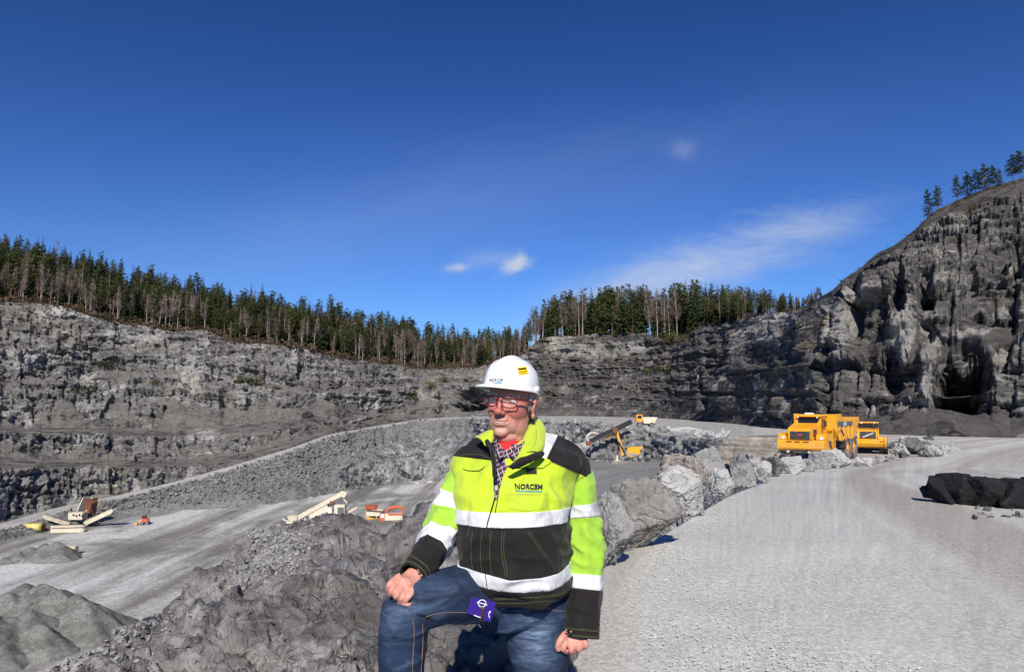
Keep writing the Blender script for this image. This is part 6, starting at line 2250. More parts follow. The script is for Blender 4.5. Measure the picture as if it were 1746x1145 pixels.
jv, jf, jn = union(parts, 0.0062, 8, 0.6)
pyj = 572.5 - F * ((jv[:, 2] - CAMZ) / jv[:, 1] * CP - SP) / (CP + (jv[:, 2] - CAMZ) / jv[:, 1] * SP)
pxj = 873 + F * jv[:, 0] / (jv[:, 1] * CP + (jv[:, 2] - CAMZ) * SP)
dj = 0.004 * (1 - np.abs(vnoise(jv * np.array([8, 8, 14.0]), 701)) * 2) + 0.003 * vnoise(jv * np.array([7, 7, 20.0]) + jv[:, [2, 0, 1]] * 6, 702)
for (cx, cy, sx_, sy_, a, rot) in [(718, 1050, 20, 4, -.010, .5), (712, 1040, 22, 4, .007, .6), (760, 1030, 30, 4, -.004, -.6), (790, 1000, 26, 4, -.005, .9), (805, 1005, 26, 4, .005, .9), (900, 1045, 30, 3.5, -.006, -.35), (905, 1060, 32, 3.5, .006, -.35), (910, 1080, 30, 3.5, -.005, -.3), (905, 1100, 26, 3.5, -.004, .2), (860, 1045, 20, 5, -.006, .7)]:
    u1 = (pxj - cx) * math.cos(rot) + (pyj - cy) * math.sin(rot)
    v1 = -(pxj - cx) * math.sin(rot) + (pyj - cy) * math.cos(rot)
    dj += a * np.exp(-(u1 / sx_) ** 2 - (v1 / sy_) ** 2) * (jv[:, 1] < PD + .08)
dj += 0.007 * ((1 - np.abs(vnoise(np.stack([jv[:, 0] * 6 + jv[:, 2] * 5, jv[:, 1] * 6, jv[:, 2] * 13 - jv[:, 0] * 5], -1), 711))) ** 4 - .3)
jv = jv + jn * dj[:, None]
jme = mesh_np('jeans', jv - MO, jf, M['denim'], True)
fade = np.clip(0.75 * np.exp(-((pxj - 915) / 30) ** 2 - ((pyj - 1090) / 45) ** 2) + 0.35 * np.exp(-((pxj - 690) / 26) ** 2 - ((pyj - 1040) / 30) ** 2) + 0.22 * np.exp(-((pxj - 750) / 40) ** 2 - ((pyj - 1005) / 18) ** 2), 0, 1) * (jn[:, 1] < 0.2)
at_ = jme.attributes.new('fade', 'FLOAT', 'POINT'); at_.data.foreach_set('value', fade.astype(np.float32))
jeans = obj('jeans', jme, man)
jb = BVHTree.FromPolygons([Vector(x) for x in (jv - MO)], jf)
for pts in ([(722, 1053), (740, 1046), (770, 1043), (800, 1044)], [(720, 1062), (721, 1090), (718, 1142), (716, 1190)], [(704, 1055), (706, 1080), (703, 1142), (702, 1190)], [(970, 1040), (945, 1040), (925, 1030)]):
    seam(pts, .0009, 'stitch', 'stitching', .0006, jeans, bvh=jb)

# boots
M['boot'] = simple('black_leather', (0.02, 0.018, 0.016), 0.45, var=0.3, scale=20)
for (a, b, zf, dirx, diry) in ((682, 1213, 0.0, -0.55, -0.83), (928, 1402, 0.0, -0.45, -0.89)):
    c = Q(a, b, -.235 if a < 800 else .05)
    dv_ = np.array([dirx, diry, 0]); dv_ /= np.linalg.norm(dv_)
    zb = c[2] - 0.07
    if a > 800: zb = 0.0
    pts = [(*(c - dv_ * .05 + np.array([0, 0, zb + .045 - c[2]])), .044, .040), (*(c + dv_ * .03 + np.array([0, 0, zb + .050 - c[2]])), .048, .045), (*(c + dv_ * .13 + np.array([0, 0, zb + .040 - c[2]])), .050, .036), (*(c + dv_ * .20 + np.array([0, 0, zb + .034 - c[2]])), .036, .026)]
    ank = [(*(c + np.array([0, 0, .10])), .052, .055), (*(c + np.array([0, 0, zb + .05 - c[2]])), .050, .052)]
    v_, f_, n_ = union([limb(pts, 16, 20, 2.6, True, (0, 0, 1)), limb(ank, 6, 20, 2.2, True, (0, 1, 0))], .006, 3)
    mpart('boot', v_, f_, M['boot'])

# badge card with keys at the belt
M['card'] = simple('violet_card', (0.035, 0.012, 0.22), 0.35, coat=0.3)
M['white_print'] = simple('white_print', (0.8, 0.8, 0.82), 0.4)
def card_pt(x, y, l=0): return Q(x, y, -.235 - l)
cq = [(804, 1017), (846, 1026), (836, 1060), (795, 1044)]
vs = [card_pt(*q, .003) for q in cq] + [card_pt(*q, -.0) for q in cq]
card = mpart('key_card', vs, [[0, 1, 2, 3], [7, 6, 5, 4], [0, 4, 5, 1], [1, 5, 6, 2], [2, 6, 7, 3], [3, 7, 4, 0]], M['card'], None, False)
ringp = [card_pt(822 + 6.5 * math.cos(t), 1028 + 6 * math.sin(t), .007) for t in np.linspace(0, 6.2832, 25)]
mpart('ring_logo', *limb([(*p, .0016, .0016) for p in ringp], 50, 6, 2, False, (.1, 1, .1)), M['white_print'], card)
mpart('key_ring', *tube([card_pt(813, 1026, .007), card_pt(822, 1028, .008), card_pt(831, 1031, .007)], [.0014] * 3, 6), M['white_print'], card)
mpart('print', [card_pt(808, 1047, .005), card_pt(820, 1051.5, .005), card_pt(820, 1053, .005), card_pt(808, 1048.6, .005)], [[0, 1, 2, 3]], M['white_print'], card, False)
hc = [card_pt(833.5, 1047, .005)] + [card_pt(834 - 3.8 * math.sin(t) * .9 + 2.2, 1047 - 6.5 * math.cos(t), .005) for t in np.linspace(-.3, 3.0, 12)]
mpart('print', hc, [[0, i, i + 1] for i in range(1, 12)], M['white_print'], card, False)
M['brass'] = simple('dull_brass', (0.16, 0.09, 0.055), 0.45, metal=0.7)
for (x0, y0, x1, y1) in ((822, 1034, 820, 1058), (824, 1035, 825, 1059), (821, 1036, 823, 1052)):
    mpart('key', *tube([card_pt(x0, y0, .012), card_pt((x0 + x1) / 2, (y0 + y1) / 2, .013), card_pt(x1, y1, .012)], [.0045, .0022, .0018], 6), M['brass'], card)
# wedding ring
p0 = Q(669, 1000, -.30)
rg = [p0 + np.array([.0112 * math.cos(t) * .8, .0112 * math.cos(t) * .3, .0112 * math.sin(t)]) for t in np.linspace(0, 6.2832, 21)]
mpart('finger_ring', *limb([(*p, .0016, .0016) for p in rg], 40, 6, 2, False, (.3, 1, .2)), simple('silver', (.7, .68, .62), .25, metal=1.0))
# ================================================================== MACHINES
def box(c, s, rot=None, taper=(1, 1), shift=(0, 0)):
    x, y, z = [a / 2 for a in s]
    v = np.array([[-x, -y, -z], [x, -y, -z], [x, y, -z], [-x, y, -z], [-x * taper[0] + shift[0], -y * taper[1] + shift[1], z], [x * taper[0] + shift[0], -y * taper[1] + shift[1], z], [x * taper[0] + shift[0], y * taper[1] + shift[1], z], [-x * taper[0] + shift[0], y * taper[1] + shift[1], z]])
    if rot is not None: v = v @ np.array(Euler(rot).to_matrix()).T
    return v + np.array(c), [[3, 2, 1, 0], [4, 5, 6, 7], [0, 1, 5, 4], [1, 2, 6, 5], [2, 3, 7, 6], [3, 0, 4, 7]]


def prism(prof, y0, y1):
    """profile in x,z extruded along y"""
    n = len(prof)
    v = np.array([[p[0], y0, p[1]] for p in prof] + [[p[0], y1, p[1]] for p in prof])
    f = [list(range(n)), list(range(2 * n - 1, n - 1, -1))]
    for i in range(n):
        j = (i + 1) % n
        f.append([i, i + n, j + n, j][::-1])
    return v, f


def cylp(p0, p1, r, n=14, r1=None):
    p0, p1 = np.array(p0, float), np.array(p1, float)
    d = p1 - p0; d /= np.linalg.norm(d)
    a = np.cross(d, [0.2, 0.1, 0.97] if abs(d[2]) < .9 else [1, 0, 0]); a /= np.linalg.norm(a); b = np.cross(d, a)
    v = []
    for p, q in ((p0, r), (p1, r if r1 is None else r1)):
        for k in range(n):
            t = 2 * math.pi * k / n
            v.append(p + q * (math.cos(t) * a + math.sin(t) * b))
    f = [[k, (k + 1) % n, n + (k + 1) % n, n + k] for k in range(n)] + [list(range(n))[::-1], list(range(n, 2 * n))]
    return np.array(v), f


def beam(p0, p1, w, h):
    p0, p1 = np.array(p0, float), np.array(p1, float)
    d = p1 - p0; L = np.linalg.norm(d); d /= L
    up = np.array([0, 0, 1.0]) if abs(d[2]) < .95 else np.array([1.0, 0, 0])
    s = np.cross(up, d); s /= np.linalg.norm(s); u2 = np.cross(d, s)
    v = [p + s * w / 2 * a + u2 * h / 2 * b for p in (p0, p1) for a, b in ((-1, -1), (1, -1), (1, 1), (-1, 1))]
    return np.array(v), [[0, 1, 2, 3], [7, 6, 5, 4], [0, 4, 5, 1], [1, 5, 6, 2], [2, 6, 7, 3], [3, 7, 4, 0]]


def part(name, shapes, mat, parent, bevel=0.0, smooth=False, label=None, loc=None):
    vs, fs = [], []
    for v, f in shapes:
        n0 = len(vs)
        vs += [tuple(x) for x in v]
        fs += [[n0 + q for q in ff] for ff in f]
    me = bpy.data.meshes.new(name)
    me.from_pydata(vs, [], fs)
    bm = bmesh.new(); bm.from_mesh(me)
    if bevel:
        bmesh.ops.bevel(bm, geom=[e for e in bm.edges if len(e.link_faces) == 2 and e.calc_face_angle(0) > 0.5], offset=bevel, segments=2, affect='EDGES', clamp_overlap=True)
    bmesh.ops.recalc_face_normals(bm, faces=bm.faces)
    bm.to_mesh(me); bm.free()
    me.materials.append(M[mat] if isinstance(mat, str) else mat)
    if smooth: me.shade_smooth()
    o = obj(name, me, parent, loc)
    if label: o['label'] = label
    return o


M['yellow'] = simple('yellow_paint', (0.80, 0.36, 0.012), 0.38, var=0.06, scale=1.5, dirt=((0.36, 0.30, 0.22), 0.4))
M['tyre'] = simple('dusty_tyre', (0.10, 0.095, 0.10), 0.9, var=0.3, scale=6, dirt=((0.34, 0.33, 0.33), 0.95))
M['dkmetal'] = simple('dark_metal', (0.03, 0.03, 0.032), 0.6, var=0.3, scale=4, dirt=((0.12, 0.11, 0.10), 0.5))
M['dkglass'] = simple('dark_glass', (0.012, 0.014, 0.016), 0.08, spec=0.6)
M['lampglass'] = simple('lamp_glass', (0.75, 0.74, 0.70), 0.2)
M['cream'] = simple('cream_paint', (0.62, 0.56, 0.44), 0.6, var=0.12, scale=1.2, dirt=((0.25, 0.22, 0.18), 0.5))
M['rust'] = simple('rusty_metal', (0.16, 0.06, 0.03), 0.8, var=0.35, scale=2)
M['orange'] = simple('orange_paint', (0.48, 0.11, 0.04), 0.5, var=0.1, scale=2, dirt=((0.25, 0.17, 0.12), 0.4))
M['belt'] = simple('rubber_belt', (0.05, 0.05, 0.052), 0.8, var=0.3, scale=2)
M['grey_paint'] = simple('grey_paint', (0.10, 0.105, 0.11), 0.5, var=0.1, scale=2, dirt=((0.3, 0.28, 0.25), 0.3))
M['redb'] = simple('red_badge', (0.5, 0.03, 0.03), 0.5)
M['hose'] = simple('pale_hose', (0.55, 0.50, 0.46), 0.7)


def wheel(parent, c, r, w, axis_y=1, rimmat='yellow'):
    root = part('wheel', [cylp((0, -w * .30, 0), (0, w * .30, 0), r * .56, 18)], 'dkmetal', parent, loc=c)
    # tyre: rounded ring with lugs
    prof = [(r * .55, -w * .42), (r * .80, -w * .50), (r * .95, -w * .46), (r * .985, -w * .2), (r * .985, w * .2), (r * .95, w * .46), (r * .80, w * .50), (r * .55, w * .42)]
    n = 36
    vs, fs = [], []
    for k in range(n):
        t = 2 * math.pi * k / n
        for (q, y) in prof: vs.append((q * math.cos(t), y, q * math.sin(t)))
    m_ = len(prof)
    for k in range(n):
        for i in range(m_):
            fs.append([k * m_ + i, ((k + 1) % n) * m_ + i, ((k + 1) % n) * m_ + (i + 1) % m_, k * m_ + (i + 1) % m_])
    lugs = [(np.array(vs), fs)]
    for k in range(20):
        for sd_ in (-1, 1):
            t = 2 * math.pi * (k + (0.5 if sd_ > 0 else 0)) / 20
            v, f = box((0, 0, 0), (r * .09, w * .44, r * .11))
            v = v @ np.array(Euler((0, 0, R(18 * sd_))).to_matrix()).T + np.array([0, sd_ * w * .26, r * .985])
            lugs.append((v @ np.array(Euler((0, t, 0)).to_matrix()).T, f))
    part('tyre', lugs, 'tyre', root)
    part('rim', [cylp((0, w * .30, 0), (0, w * .36, 0), r * .50, 18), cylp((0, w * .36, 0), (0, w * .46, 0), r * .22, 12), cylp((0, -w * .36, 0), (0, -w * .30, 0), r * .50, 18)], rimmat, root)
    return root


# ---- articulated dump truck
tz = float(road_z(48))
truck = thing('dump_truck', (23.1, 51.5, tz), 'yellow articulated dump truck with dusty tyres driving behind the boulders, seen from the front', 'dump truck', None, R(-129))
T_ = truck
part('front_frame', [box((3.6, 0, 1.15), (3.2, 1.3, .7)), box((0, 0, 1.1), (4.5, .9, .5)), box((-3.2, 0, 1.2), (5.2, .9, .55))], 'dkmetal', T_)
bmp = part('bumper', [prism([(5.0, .95), (5.35, 1.15), (5.35, 1.62), (5.05, 1.78), (4.5, 1.78), (4.5, 1.05)], -1.68, 1.68)], 'yellow', T_, .05)
part('bumper_slots', [box((5.36, y, 1.66), (.03, .42, .05)) for y in (-.85, -.25, .35)], 'dkmetal', bmp)['kind'] = 'stuff'
for y in (-.95, .55): part('towing_eye', [cylp((5.25, y, .92), (5.42, y, .92), .09, 10)], 'cream', bmp)
hood = part('hood', [prism([(5.15, 1.78), (5.2, 2.48), (5.0, 2.62), (3.3, 3.0), (3.3, 1.78)], -.95, .75)], 'yellow', T_, .06)
grl = part('grille', [box((5.22, -.10, 2.13), (.05, 1.38, .56))], 'dkmetal', hood)
for k in range(5):
    part('grille_bar', [box((5.26, -.10, 1.92 + k * .105), (.03, 1.34, .02))], 'grey_paint', hood)
part('badge', [box((5.285, -.10, 2.15), (.02, .34, .13))], 'redb', hood)
part('side_louvre', [box((4.45, .765, 2.28), (.75, .04, .5))], 'dkmetal', hood)
part('badge', [box((4.5, .795, 2.2), (.3, .02, .2))], 'redb', hood)
part('fender', [prism([(5.05, 1.78), (5.05, 2.05), (4.8, 2.2), (3.2, 2.2), (3.0, 1.2), (3.2, 1.0), (3.6, 1.75)], 1.0, 1.68)], 'yellow', T_, .05)
part('fender', [prism([(5.05, 1.78), (5.05, 2.05), (4.8, 2.2), (3.2, 2.2), (3.0, 1.2), (3.2, 1.0), (3.6, 1.75)], -1.68, -1.0)], 'yellow', T_, .05)
for y in (-1.35, 1.35): part('headlight', [cylp((5.0, y, 1.93), (5.09, y, 1.93), .12, 14)], 'lampglass', T_)
cab = part('cab', [prism([(3.35, 1.9), (3.4, 2.75), (3.2, 3.45), (1.75, 3.45), (1.7, 1.9)], -.88, .88)], 'yellow', T_, .05)
part('windscreen', [prism([(3.425, 2.8), (3.24, 3.40), (3.22, 3.40), (3.38, 2.8)], -.74, .74)], 'dkglass', cab)
for y in (-.90, .90): part('side_window', [prism([(3.05, 2.7), (2.95, 3.3), (2.05, 3.3), (2.05, 2.5), (2.6, 2.5)], y - .01, y + .01)], 'dkglass', cab)
part('cab_roof', [box((2.55, 0, 3.53), (2.0, 2.0, .14), taper=(.92, .92))], M['cream'] if False else 'yellow', cab, .03)
part('work_lights', [cylp((3.42, y, 3.42), (3.5, y, 3.42), .07, 10) for y in (-.7, .7)], 'lampglass', cab)['kind'] = 'stuff'
part('beacon', [box((2.6, -.1, 3.68), (.25, .62, .14))], 'lampglass', cab, .02)
part('antenna', [cylp((2.2, .6, 3.6), (2.2, .6, 4.0), .02, 6)], 'dkmetal', cab)
for y in (-1.25, 1.25):
    part('mirror', [box((3.5, y, 2.95), (.08, .2, .42)), beam((3.2, y * .72, 3.3), (3.5, y, 3.2), .04, .04)], 'dkmetal', T_)
part('handrail', [cylp((3.0, 1.62, 2.2), (3.0, 1.62, 2.9), .03, 6), cylp((1.9, 1.62, 2.0), (1.9, 1.62, 2.9), .03, 6), cylp((3.0, 1.62, 2.9), (1.9, 1.62, 2.9), .03, 6)], 'yellow', T_)
part('access_steps', [box((2.6, 1.45, 1.0 + k * .35), (.5, .35, .06)) for k in range(3)] + [box((2.35, 1.6, 1.35), (.05, .05, .9)), box((2.85, 1.6, 1.35), (.05, .05, .9))], 'yellow', T_)
part('articulation_joint', [box((1.2, 0, 1.5), (.9, 1.2, .9)), cylp((.9, 0, 1.0), (.9, 0, 2.0), .3, 12)], 'dkmetal', T_, .05)
db = part('dump_body', [prism([(1.5, 3.62), (.3, 3.62), (-1.0, 3.05), (-4.3, 3.05), (-5.6, 3.35), (-5.7, 3.2), (-4.4, 2.1), (-3.4, 1.62), (.9, 1.62), (1.5, 2.4)], -1.58, 1.58)], 'yellow', T_, .04)
part('body_inside', [prism([(.2, 3.66), (1.2, 3.66), (1.2, 3.4), (-.9, 3.09)], -1.3, 1.3)], 'dkmetal', db)
stp = part('side_stripe', [prism([(1.35, 2.78), (1.35, 3.08), (-3.4, 3.02), (-3.2, 2.62), (1.35, 2.62)], 1.585, 1.60)], 'grey_paint', db)
for x in (.9, -.4, -1.8, -3.1): part('body_rib', [box((x, 1.61, 2.2), (.14, .08, 1.0))], 'yellow', db)


def flat_text(txt, parent, mat, size, loc, rot, name='lettering', ext=0.004):
    cu = bpy.data.curves.new('t', 'FONT'); cu.body = txt; cu.size = size; cu.extrude = ext; cu.resolution_u = 3; cu.align_x = 'CENTER'; cu.align_y = 'CENTER'; cu.offset = 0.01 * size
    to = bpy.data.objects.new('t', cu); COL.objects.link(to)
    tm = bpy.data.meshes.new_from_object(to.evaluated_get(bpy.context.evaluated_depsgraph_get()))
    bpy.data.objects.remove(to); bpy.data.curves.remove(cu)
    tm.materials.clear(); tm.materials.append(M[mat])
    tm.name = name
    o = obj(name, tm, parent, loc)
    o.rotation_euler = rot
    return o


flat_text('A 40', db, 'white_print', .46, (-.75, 1.615, 2.84), (R(90), 0, R(180)))
part('mudguard', [prism([(1.0, 2.4), (.3, 2.5), (-.6, 1.9), (-.7, 1.0), (-.55, 1.0), (-.4, 1.8), (.3, 2.3), (1.0, 2.2)], .95, 1.62)], 'dkmetal', T_)
for (x, y) in ((3.9, 1.22), (3.9, -1.22), (-1.7, 1.22), (-1.7, -1.22), (-3.75, 1.22), (-3.75, -1.22)):
    wheel(T_, (x, y, .93), .95, .78, rimmat='yellow')

T_.scale = (.94, .94, .94)
# ---- wheel loader seen from behind
lz = float(road_z(60))
L_ = thing('wheel_loader', (31.8, 61.5, lz - .25), 'yellow wheel loader seen from behind, with a slanted bar on its dark grille', 'wheel loader', None, R(62))
cw = part('counterweight', [prism([(-3.1, .95), (-3.45, 1.15), (-3.5, 1.55), (-3.2, 1.8), (-2.2, 1.8), (-2.2, .8)], -1.35, 1.35)], 'yellow', L_, .12)
eh = part('engine_hood', [prism([(-3.2, 1.8), (-3.15, 2.35), (-2.9, 2.6), (-.6, 2.75), (-.6, 1.5), (-2.2, 1.5)], -.85, .85)], 'yellow', L_, .08)
gp_ = part('rear_grille', [prism([(-3.24, 1.85), (-3.2, 2.5), (-3.16, 2.5), (-3.16, 1.85)], -.62, .62)], 'dkmetal', eh)
part('slanted_bar', [beam((-3.27, .42, 1.92), (-3.24, -.45, 2.38), .05, .07)], 'lampglass', gp_)
part('rear_emblem', [cylp((-3.28, .05, 2.13), (-3.25, .05, 2.13), .07, 12)], 'lampglass', gp_)
for y in (-1.1, 1.1): part('fender', [prism([(-2.9, 1.5), (-2.7, 1.95), (-1.0, 1.95), (-.7, 1.4), (-.8, 1.35), (-1.1, 1.8), (-2.6, 1.8)], y - .32, y + .32)], 'yellow', L_, .04)
for y in (-1.0, 1.0): part('tail_light', [box((-3.46, y, 1.5), (.05, .22, .1))], 'redb', cw)
lc = part('cab', [prism([(-.6, 1.6), (-.7, 3.25), (.95, 3.25), (1.15, 2.3), (1.0, 1.5)], -.8, .8)], 'dkmetal', L_, .05)
part('rear_window', [prism([(-.66, 2.35), (-.73, 3.15), (-.70, 3.15), (-.62, 2.35)], -.68, .68)], 'dkglass', lc)
for y in (-.81, .81): part('side_window', [box((.15, y, 2.7), (1.3, .02, .85))], 'dkglass', lc)
part('cab_roof', [box((.15, 0, 3.32), (1.9, 1.75, .14))], 'yellow', lc, .03)
for y in (-.5, .5): part('work_light', [cylp((-.85, y, 3.28), (-.78, y, 3.28), .08, 10)], 'lampglass', lc)
part('exhaust', [cylp((-1.5, -.45, 2.7), (-1.5, -.45, 3.3), .07, 10)], 'dkmetal', L_)
part('chassis', [box((0, 0, 1.1), (5.0, 1.1, .6)), box((2.2, 0, 1.4), (1.0, 1.2, 1.0))], 'dkmetal', L_)
for y in (-.55, .55): part('lift_arm', [beam((1.6, y, 2.0), (3.6, y, .9), .2, .35)], 'yellow', L_)
part('bucket', [prism([(3.5, .25), (3.6, 1.5), (3.75, 1.5), (3.9, .5), (4.9, .25), (4.9, .15), (3.7, .15)], -1.55, 1.55)], 'dkmetal', L_)
for (x, y) in ((1.75, 1.15), (1.75, -1.15), (-1.75, 1.15), (-1.75, -1.15)): wheel(L_, (x, y, .85), .86, .65)

# ---- drill rig on the lower bench
def rig_pt(px, py, d=141.0): return P(px, py, d)
g0 = rig_pt(1082, 785)
D_ = thing('drill_rig', tuple(g0), 'yellow drill rig with a long black drill mast on a bent boom', 'drill rig')
def rl(px, py, dy=0.0):
    p = rig_pt(px, py)
    return (p[0] - g0[0], dy, p[2] - g0[2])
hs = part('engine_house', [box((.3, 0, 1.75), (3.75, 2.0, 1.85))], 'yellow', D_, .08)
part('exhaust_cover', [box((.3, 0, 2.75), (2.6, 1.5, .18))], 'yellow', hs, .03)
part('door_panel', [box((-.55, -1.01, 1.8), (1.1, .02, 1.0))], 'grey_paint', hs) if False else None
for k in range(3): part('vent_slot', [box((1.3, -1.02, 1.5 + .35 * k), (.9, .02, .1))], 'dkmetal', hs)
part('turntable', [cylp((-.2, 0, .6), (-.2, 0, .9), 1.0, 18)], 'dkmetal', D_)
for y in (-1.0, 1.0):
    part('track', [prism([(-2.0, .15), (-2.2, .4), (-1.9, .75), (2.1, .75), (2.5, .4), (2.2, .1), (1.8, 0), (-1.6, 0)], y - .28, y + .28)], 'dkmetal', D_)
part('stabiliser', [box((-3.6, 0, .55), (.35, 1.2, 1.1)), box((-3.6, 0, .06), (1.4, 1.6, .12))], 'cream', D_)
part('boom', [beam(rl(1062, 776), rl(1057, 755), .6, .55), beam(rl(1057, 755), rl(1052, 738), .55, .5)], 'yellow', D_, .04)
part('stick', [beam(rl(1054, 739), rl(1044, 740), .5, .5), beam(rl(1045, 740), rl(1031, 748), .45, .4)], 'yellow', D_, .04)
part('boom_cylinder', [cylp(rl(1066, 775, -.5), rl(1054, 752, -.5), .14, 10)], 'dkmetal', D_)
M['blackm'] = simple('black_steel', (0.008, 0.008, 0.009), .5)
ms = part('drill_mast', [beam(rl(1004, 753, -.6), rl(1076, 718, -.6), .5, .95)], 'blackm', D_, .03)
part('mast_rail', [beam(rl(1006, 755, -.9), rl(1050, 734, -.9), .12, .12)], 'grey_paint', ms)
part('rotary_head', [box(rl(1047, 732, -1.0), (1.0, .5, 1.0))], 'rust', ms, .05)
part('dust_hood', [box(rl(1003, 755, -.6), (1.0, .8, .9))], 'rust', ms, .1)
hp2 = [rl(1003, 752, -.7), rl(1000, 745, -.8), rl(1004, 739, -.8), rl(1011, 737, -.7), rl(1019, 739, -.7)]
part('dust_hose', [tube([np.array(p) for p in hp2], [.22, .22, .2, .18, .15], 8)], 'hose', ms, smooth=True)
part('drill_rod', [cylp(rl(1001, 782, -.4), rl(1046, 781, -.4), .16, 8)], 'dkmetal', D_)
L_.scale = (.95, .98, .86)
tag(part('stone_slab', [box((0, 0, .35), (3.3, 1.4, .7))], 'b_tan', None, .1, loc=tuple(Pz(1056, 792, -9.95))), 'long pale block on the ground in front of the drill rig', 'block')

# ---- small dumper on the upper level
gd = ground(1101, 'L2', .35)
U_ = thing('dumper', tuple(gd), 'tiny yellow dumper with a pale skip on the upper level behind the drill mast', 'dumper')
part('cab', [box((-1.6, 0, 2.2), (1.5, 1.6, 1.7))], 'yellow', U_, .08)
part('window', [box((-1.6, -.82, 2.5), (1.0, .02, .7))], 'dkglass', U_)
part('skip', [prism([(-.6, 1.0), (-.9, 2.4), (2.6, 2.4), (1.9, 1.0)], -1.1, 1.1)], 'cream', U_, .05)
part('chassis', [box((0, 0, .8), (4.4, 1.0, .4))], 'dkmetal', U_)
for x in (-1.5, 1.3):
    for y in (-.9, .9): part('wheel', [cylp((x, y - .2, .6), (x, y + .2, .6), .6, 14)], 'tyre', U_)

# ---- crusher with side conveyors on the pit floor, left
def fp(px, py): return Pz(px, py, FL)
c0 = fp(140, 895)
C_ = thing('mobile_crusher', tuple(c0), 'cream mobile crusher with steep dark feed belt and two side conveyors on the pit floor', 'crusher')
def cl_(px, py, dd=0.0):
    p = P(px, py, c0[1] + dd)
    return p - c0
def truss(p0, p1, w, h, parent, name='side_conveyor', mat='cream', legs=True):
    p0, p1 = np.array(p0), np.array(p1)
    up = np.array([0, 0, h / 2])
    d = (p1 - p0) / np.linalg.norm(p1 - p0)
    s = np.cross(d, [0, 0, 1.0]); s /= np.linalg.norm(s)
    sh = []
    for sg in (-1, 1):
        o_ = s * sg * w / 2
        sh += [beam(p0 + o_ + up, p1 + o_ + up, .14, .14), beam(p0 + o_ - up, p1 + o_ - up, .14, .14)]
        n = max(3, int(np.linalg.norm(p1 - p0) / (h * 1.3)))
        for i in range(n):
            a = p0 + (p1 - p0) * i / n + o_; b = p0 + (p1 - p0) * (i + 1) / n + o_
            sh.append(beam(a - up if i % 2 else a + up, b + up if i % 2 else b - up, .09, .09))
        sh.append(beam(p0 + o_, p1 + o_, .04, h * .8))
    o = part(name, sh, mat, parent)
    part('belt', [beam(p0 + up * 1.25, p1 + up * 1.25, w * .8, .06)], 'belt', o)
    part('head_drum', [cylp(p1 - s * w * .55, p1 + s * w * .55, h * .4, 12)], mat, o)
    return o
truss(cl_(118, 893, -2), cl_(76, 880, -5), 1.1, .9, C_)
truss(cl_(146, 892, -2), cl_(193, 870, -3), 1.2, 1.0, C_)
part('chassis', [box((0, 0, 1.4), (5.5, 2.2, .9)), box((-1.8, 0, .5), (1.6, 2.0, 1.0)), box((2.0, 0, .5), (1.6, 2.0, 1.0))], 'grey_paint', C_, .05)
cbn = part('control_cabin', [box(tuple(cl_(133, 878.5, -1)), (3.5, 2.2, 1.7))], 'cream', C_, .06)
for k in range(4): part('cabin_window', [box(tuple(cl_(125.5 + k * 5, 877.5 + (k % 2) * 1.5, -2.13)), (.45, .03, .5))], 'dkglass', cbn)
bl = part('feed_belt', [beam(cl_(139, 874, .5), cl_(150, 849, 3.5), 2.1, .35)], 'belt', C_)
for dx in (-1.15, 1.15): part('belt_frame', [beam(cl_(139, 874, .5) + np.array([dx, 0, .1]), cl_(150, 849, 3.5) + np.array([dx, 0, .1]), .18, .6)], 'cream', bl)
part('screen_box', [box(tuple(cl_(154, 866, 2)), (1.8, 2.6, 3.6), rot=(.2, .25, 0))], 'rust', C_, .08)
part('feed_hopper', [box(tuple(cl_(155, 853, 3.4)), (1.6, 2.2, 1.0), taper=(1.3, 1.3))], 'rust', C_)
part('support_leg', [beam(cl_(158, 886, 2), cl_(154, 862, 3), .25, .25)], 'dkmetal', C_)
part('support_leg', [beam(cl_(162, 888, 0), cl_(156, 868, 1), .25, .25)], 'dkmetal', C_)
part('discharge_chute', [box(tuple(cl_(129, 891, -.5)), (2.6, 1.8, 1.1), taper=(.6, .8))], 'grey_paint', C_)

for k, (y0, lb) in enumerate(((902.0, 'farther one of two cream conveyor sections lying on the pit floor'), (907.5, 'nearer one of two cream conveyor sections lying on the pit floor'))):
    a, b = fp(88, y0), fp(143, y0 - 1.5)
    t_ = thing('conveyor_section', tuple((a + b) / 2), lb, 'conveyor', 'conveyor sections on the pit floor')
    m_ = (a + b) / 2
    truss(a - m_ + [0, 0, .5], b - m_ + [0, 0, .5], 1.0, .8, t_, name='frame')
g1 = fp(57, 906)
tk = thing('water_tank', tuple(g1), 'yellow cylindrical tank with a green rim on the pit floor left of the crusher', 'tank')
part('tank_shell', [cylp((-2.2, 0, 1.05), (2.1, 0, 1.05), .92, 24)], simple('dusty_yellow', (0.62, 0.52, 0.16), .5, var=.1, dirt=((.4, .3, .2), .5)), tk, .05, True)
part('tank_rim', [cylp((1.9, 0, 1.05), (2.05, 0, 1.05), 1.0, 24)], simple('green_paint', (0.12, 0.34, 0.06), .5), tk)
part('tank_end', [cylp((2.06, 0, 1.05), (2.3, 0, 1.05), .8, 24)], 'rust', tk)
for x in (-1.4, 1.4): part('cradle', [box((x, 0, .2), (.3, 1.6, .4))], 'dkmetal', tk)
g2 = fp(33, 909)
sk = thing('skip', tuple(g2), 'rusty brown open skip at the left end of the yellow tank', 'skip')
part('shell', [box((0, 0, .75), (1.9, 1.6, 1.2), taper=(1.1, 1.1))], 'rust', sk, .05)
part('skid', [box((0, -.5, .08), (2.0, .15, .16)), box((0, .5, .08), (2.0, .15, .16))], 'dkmetal', sk)['kind'] = 'stuff'
g3_ = fp(20.5, 896.5)
wb_ = thing('site_box', tuple(g3_), 'small white box on the pit floor beside the haul ramp at the far left', 'box')
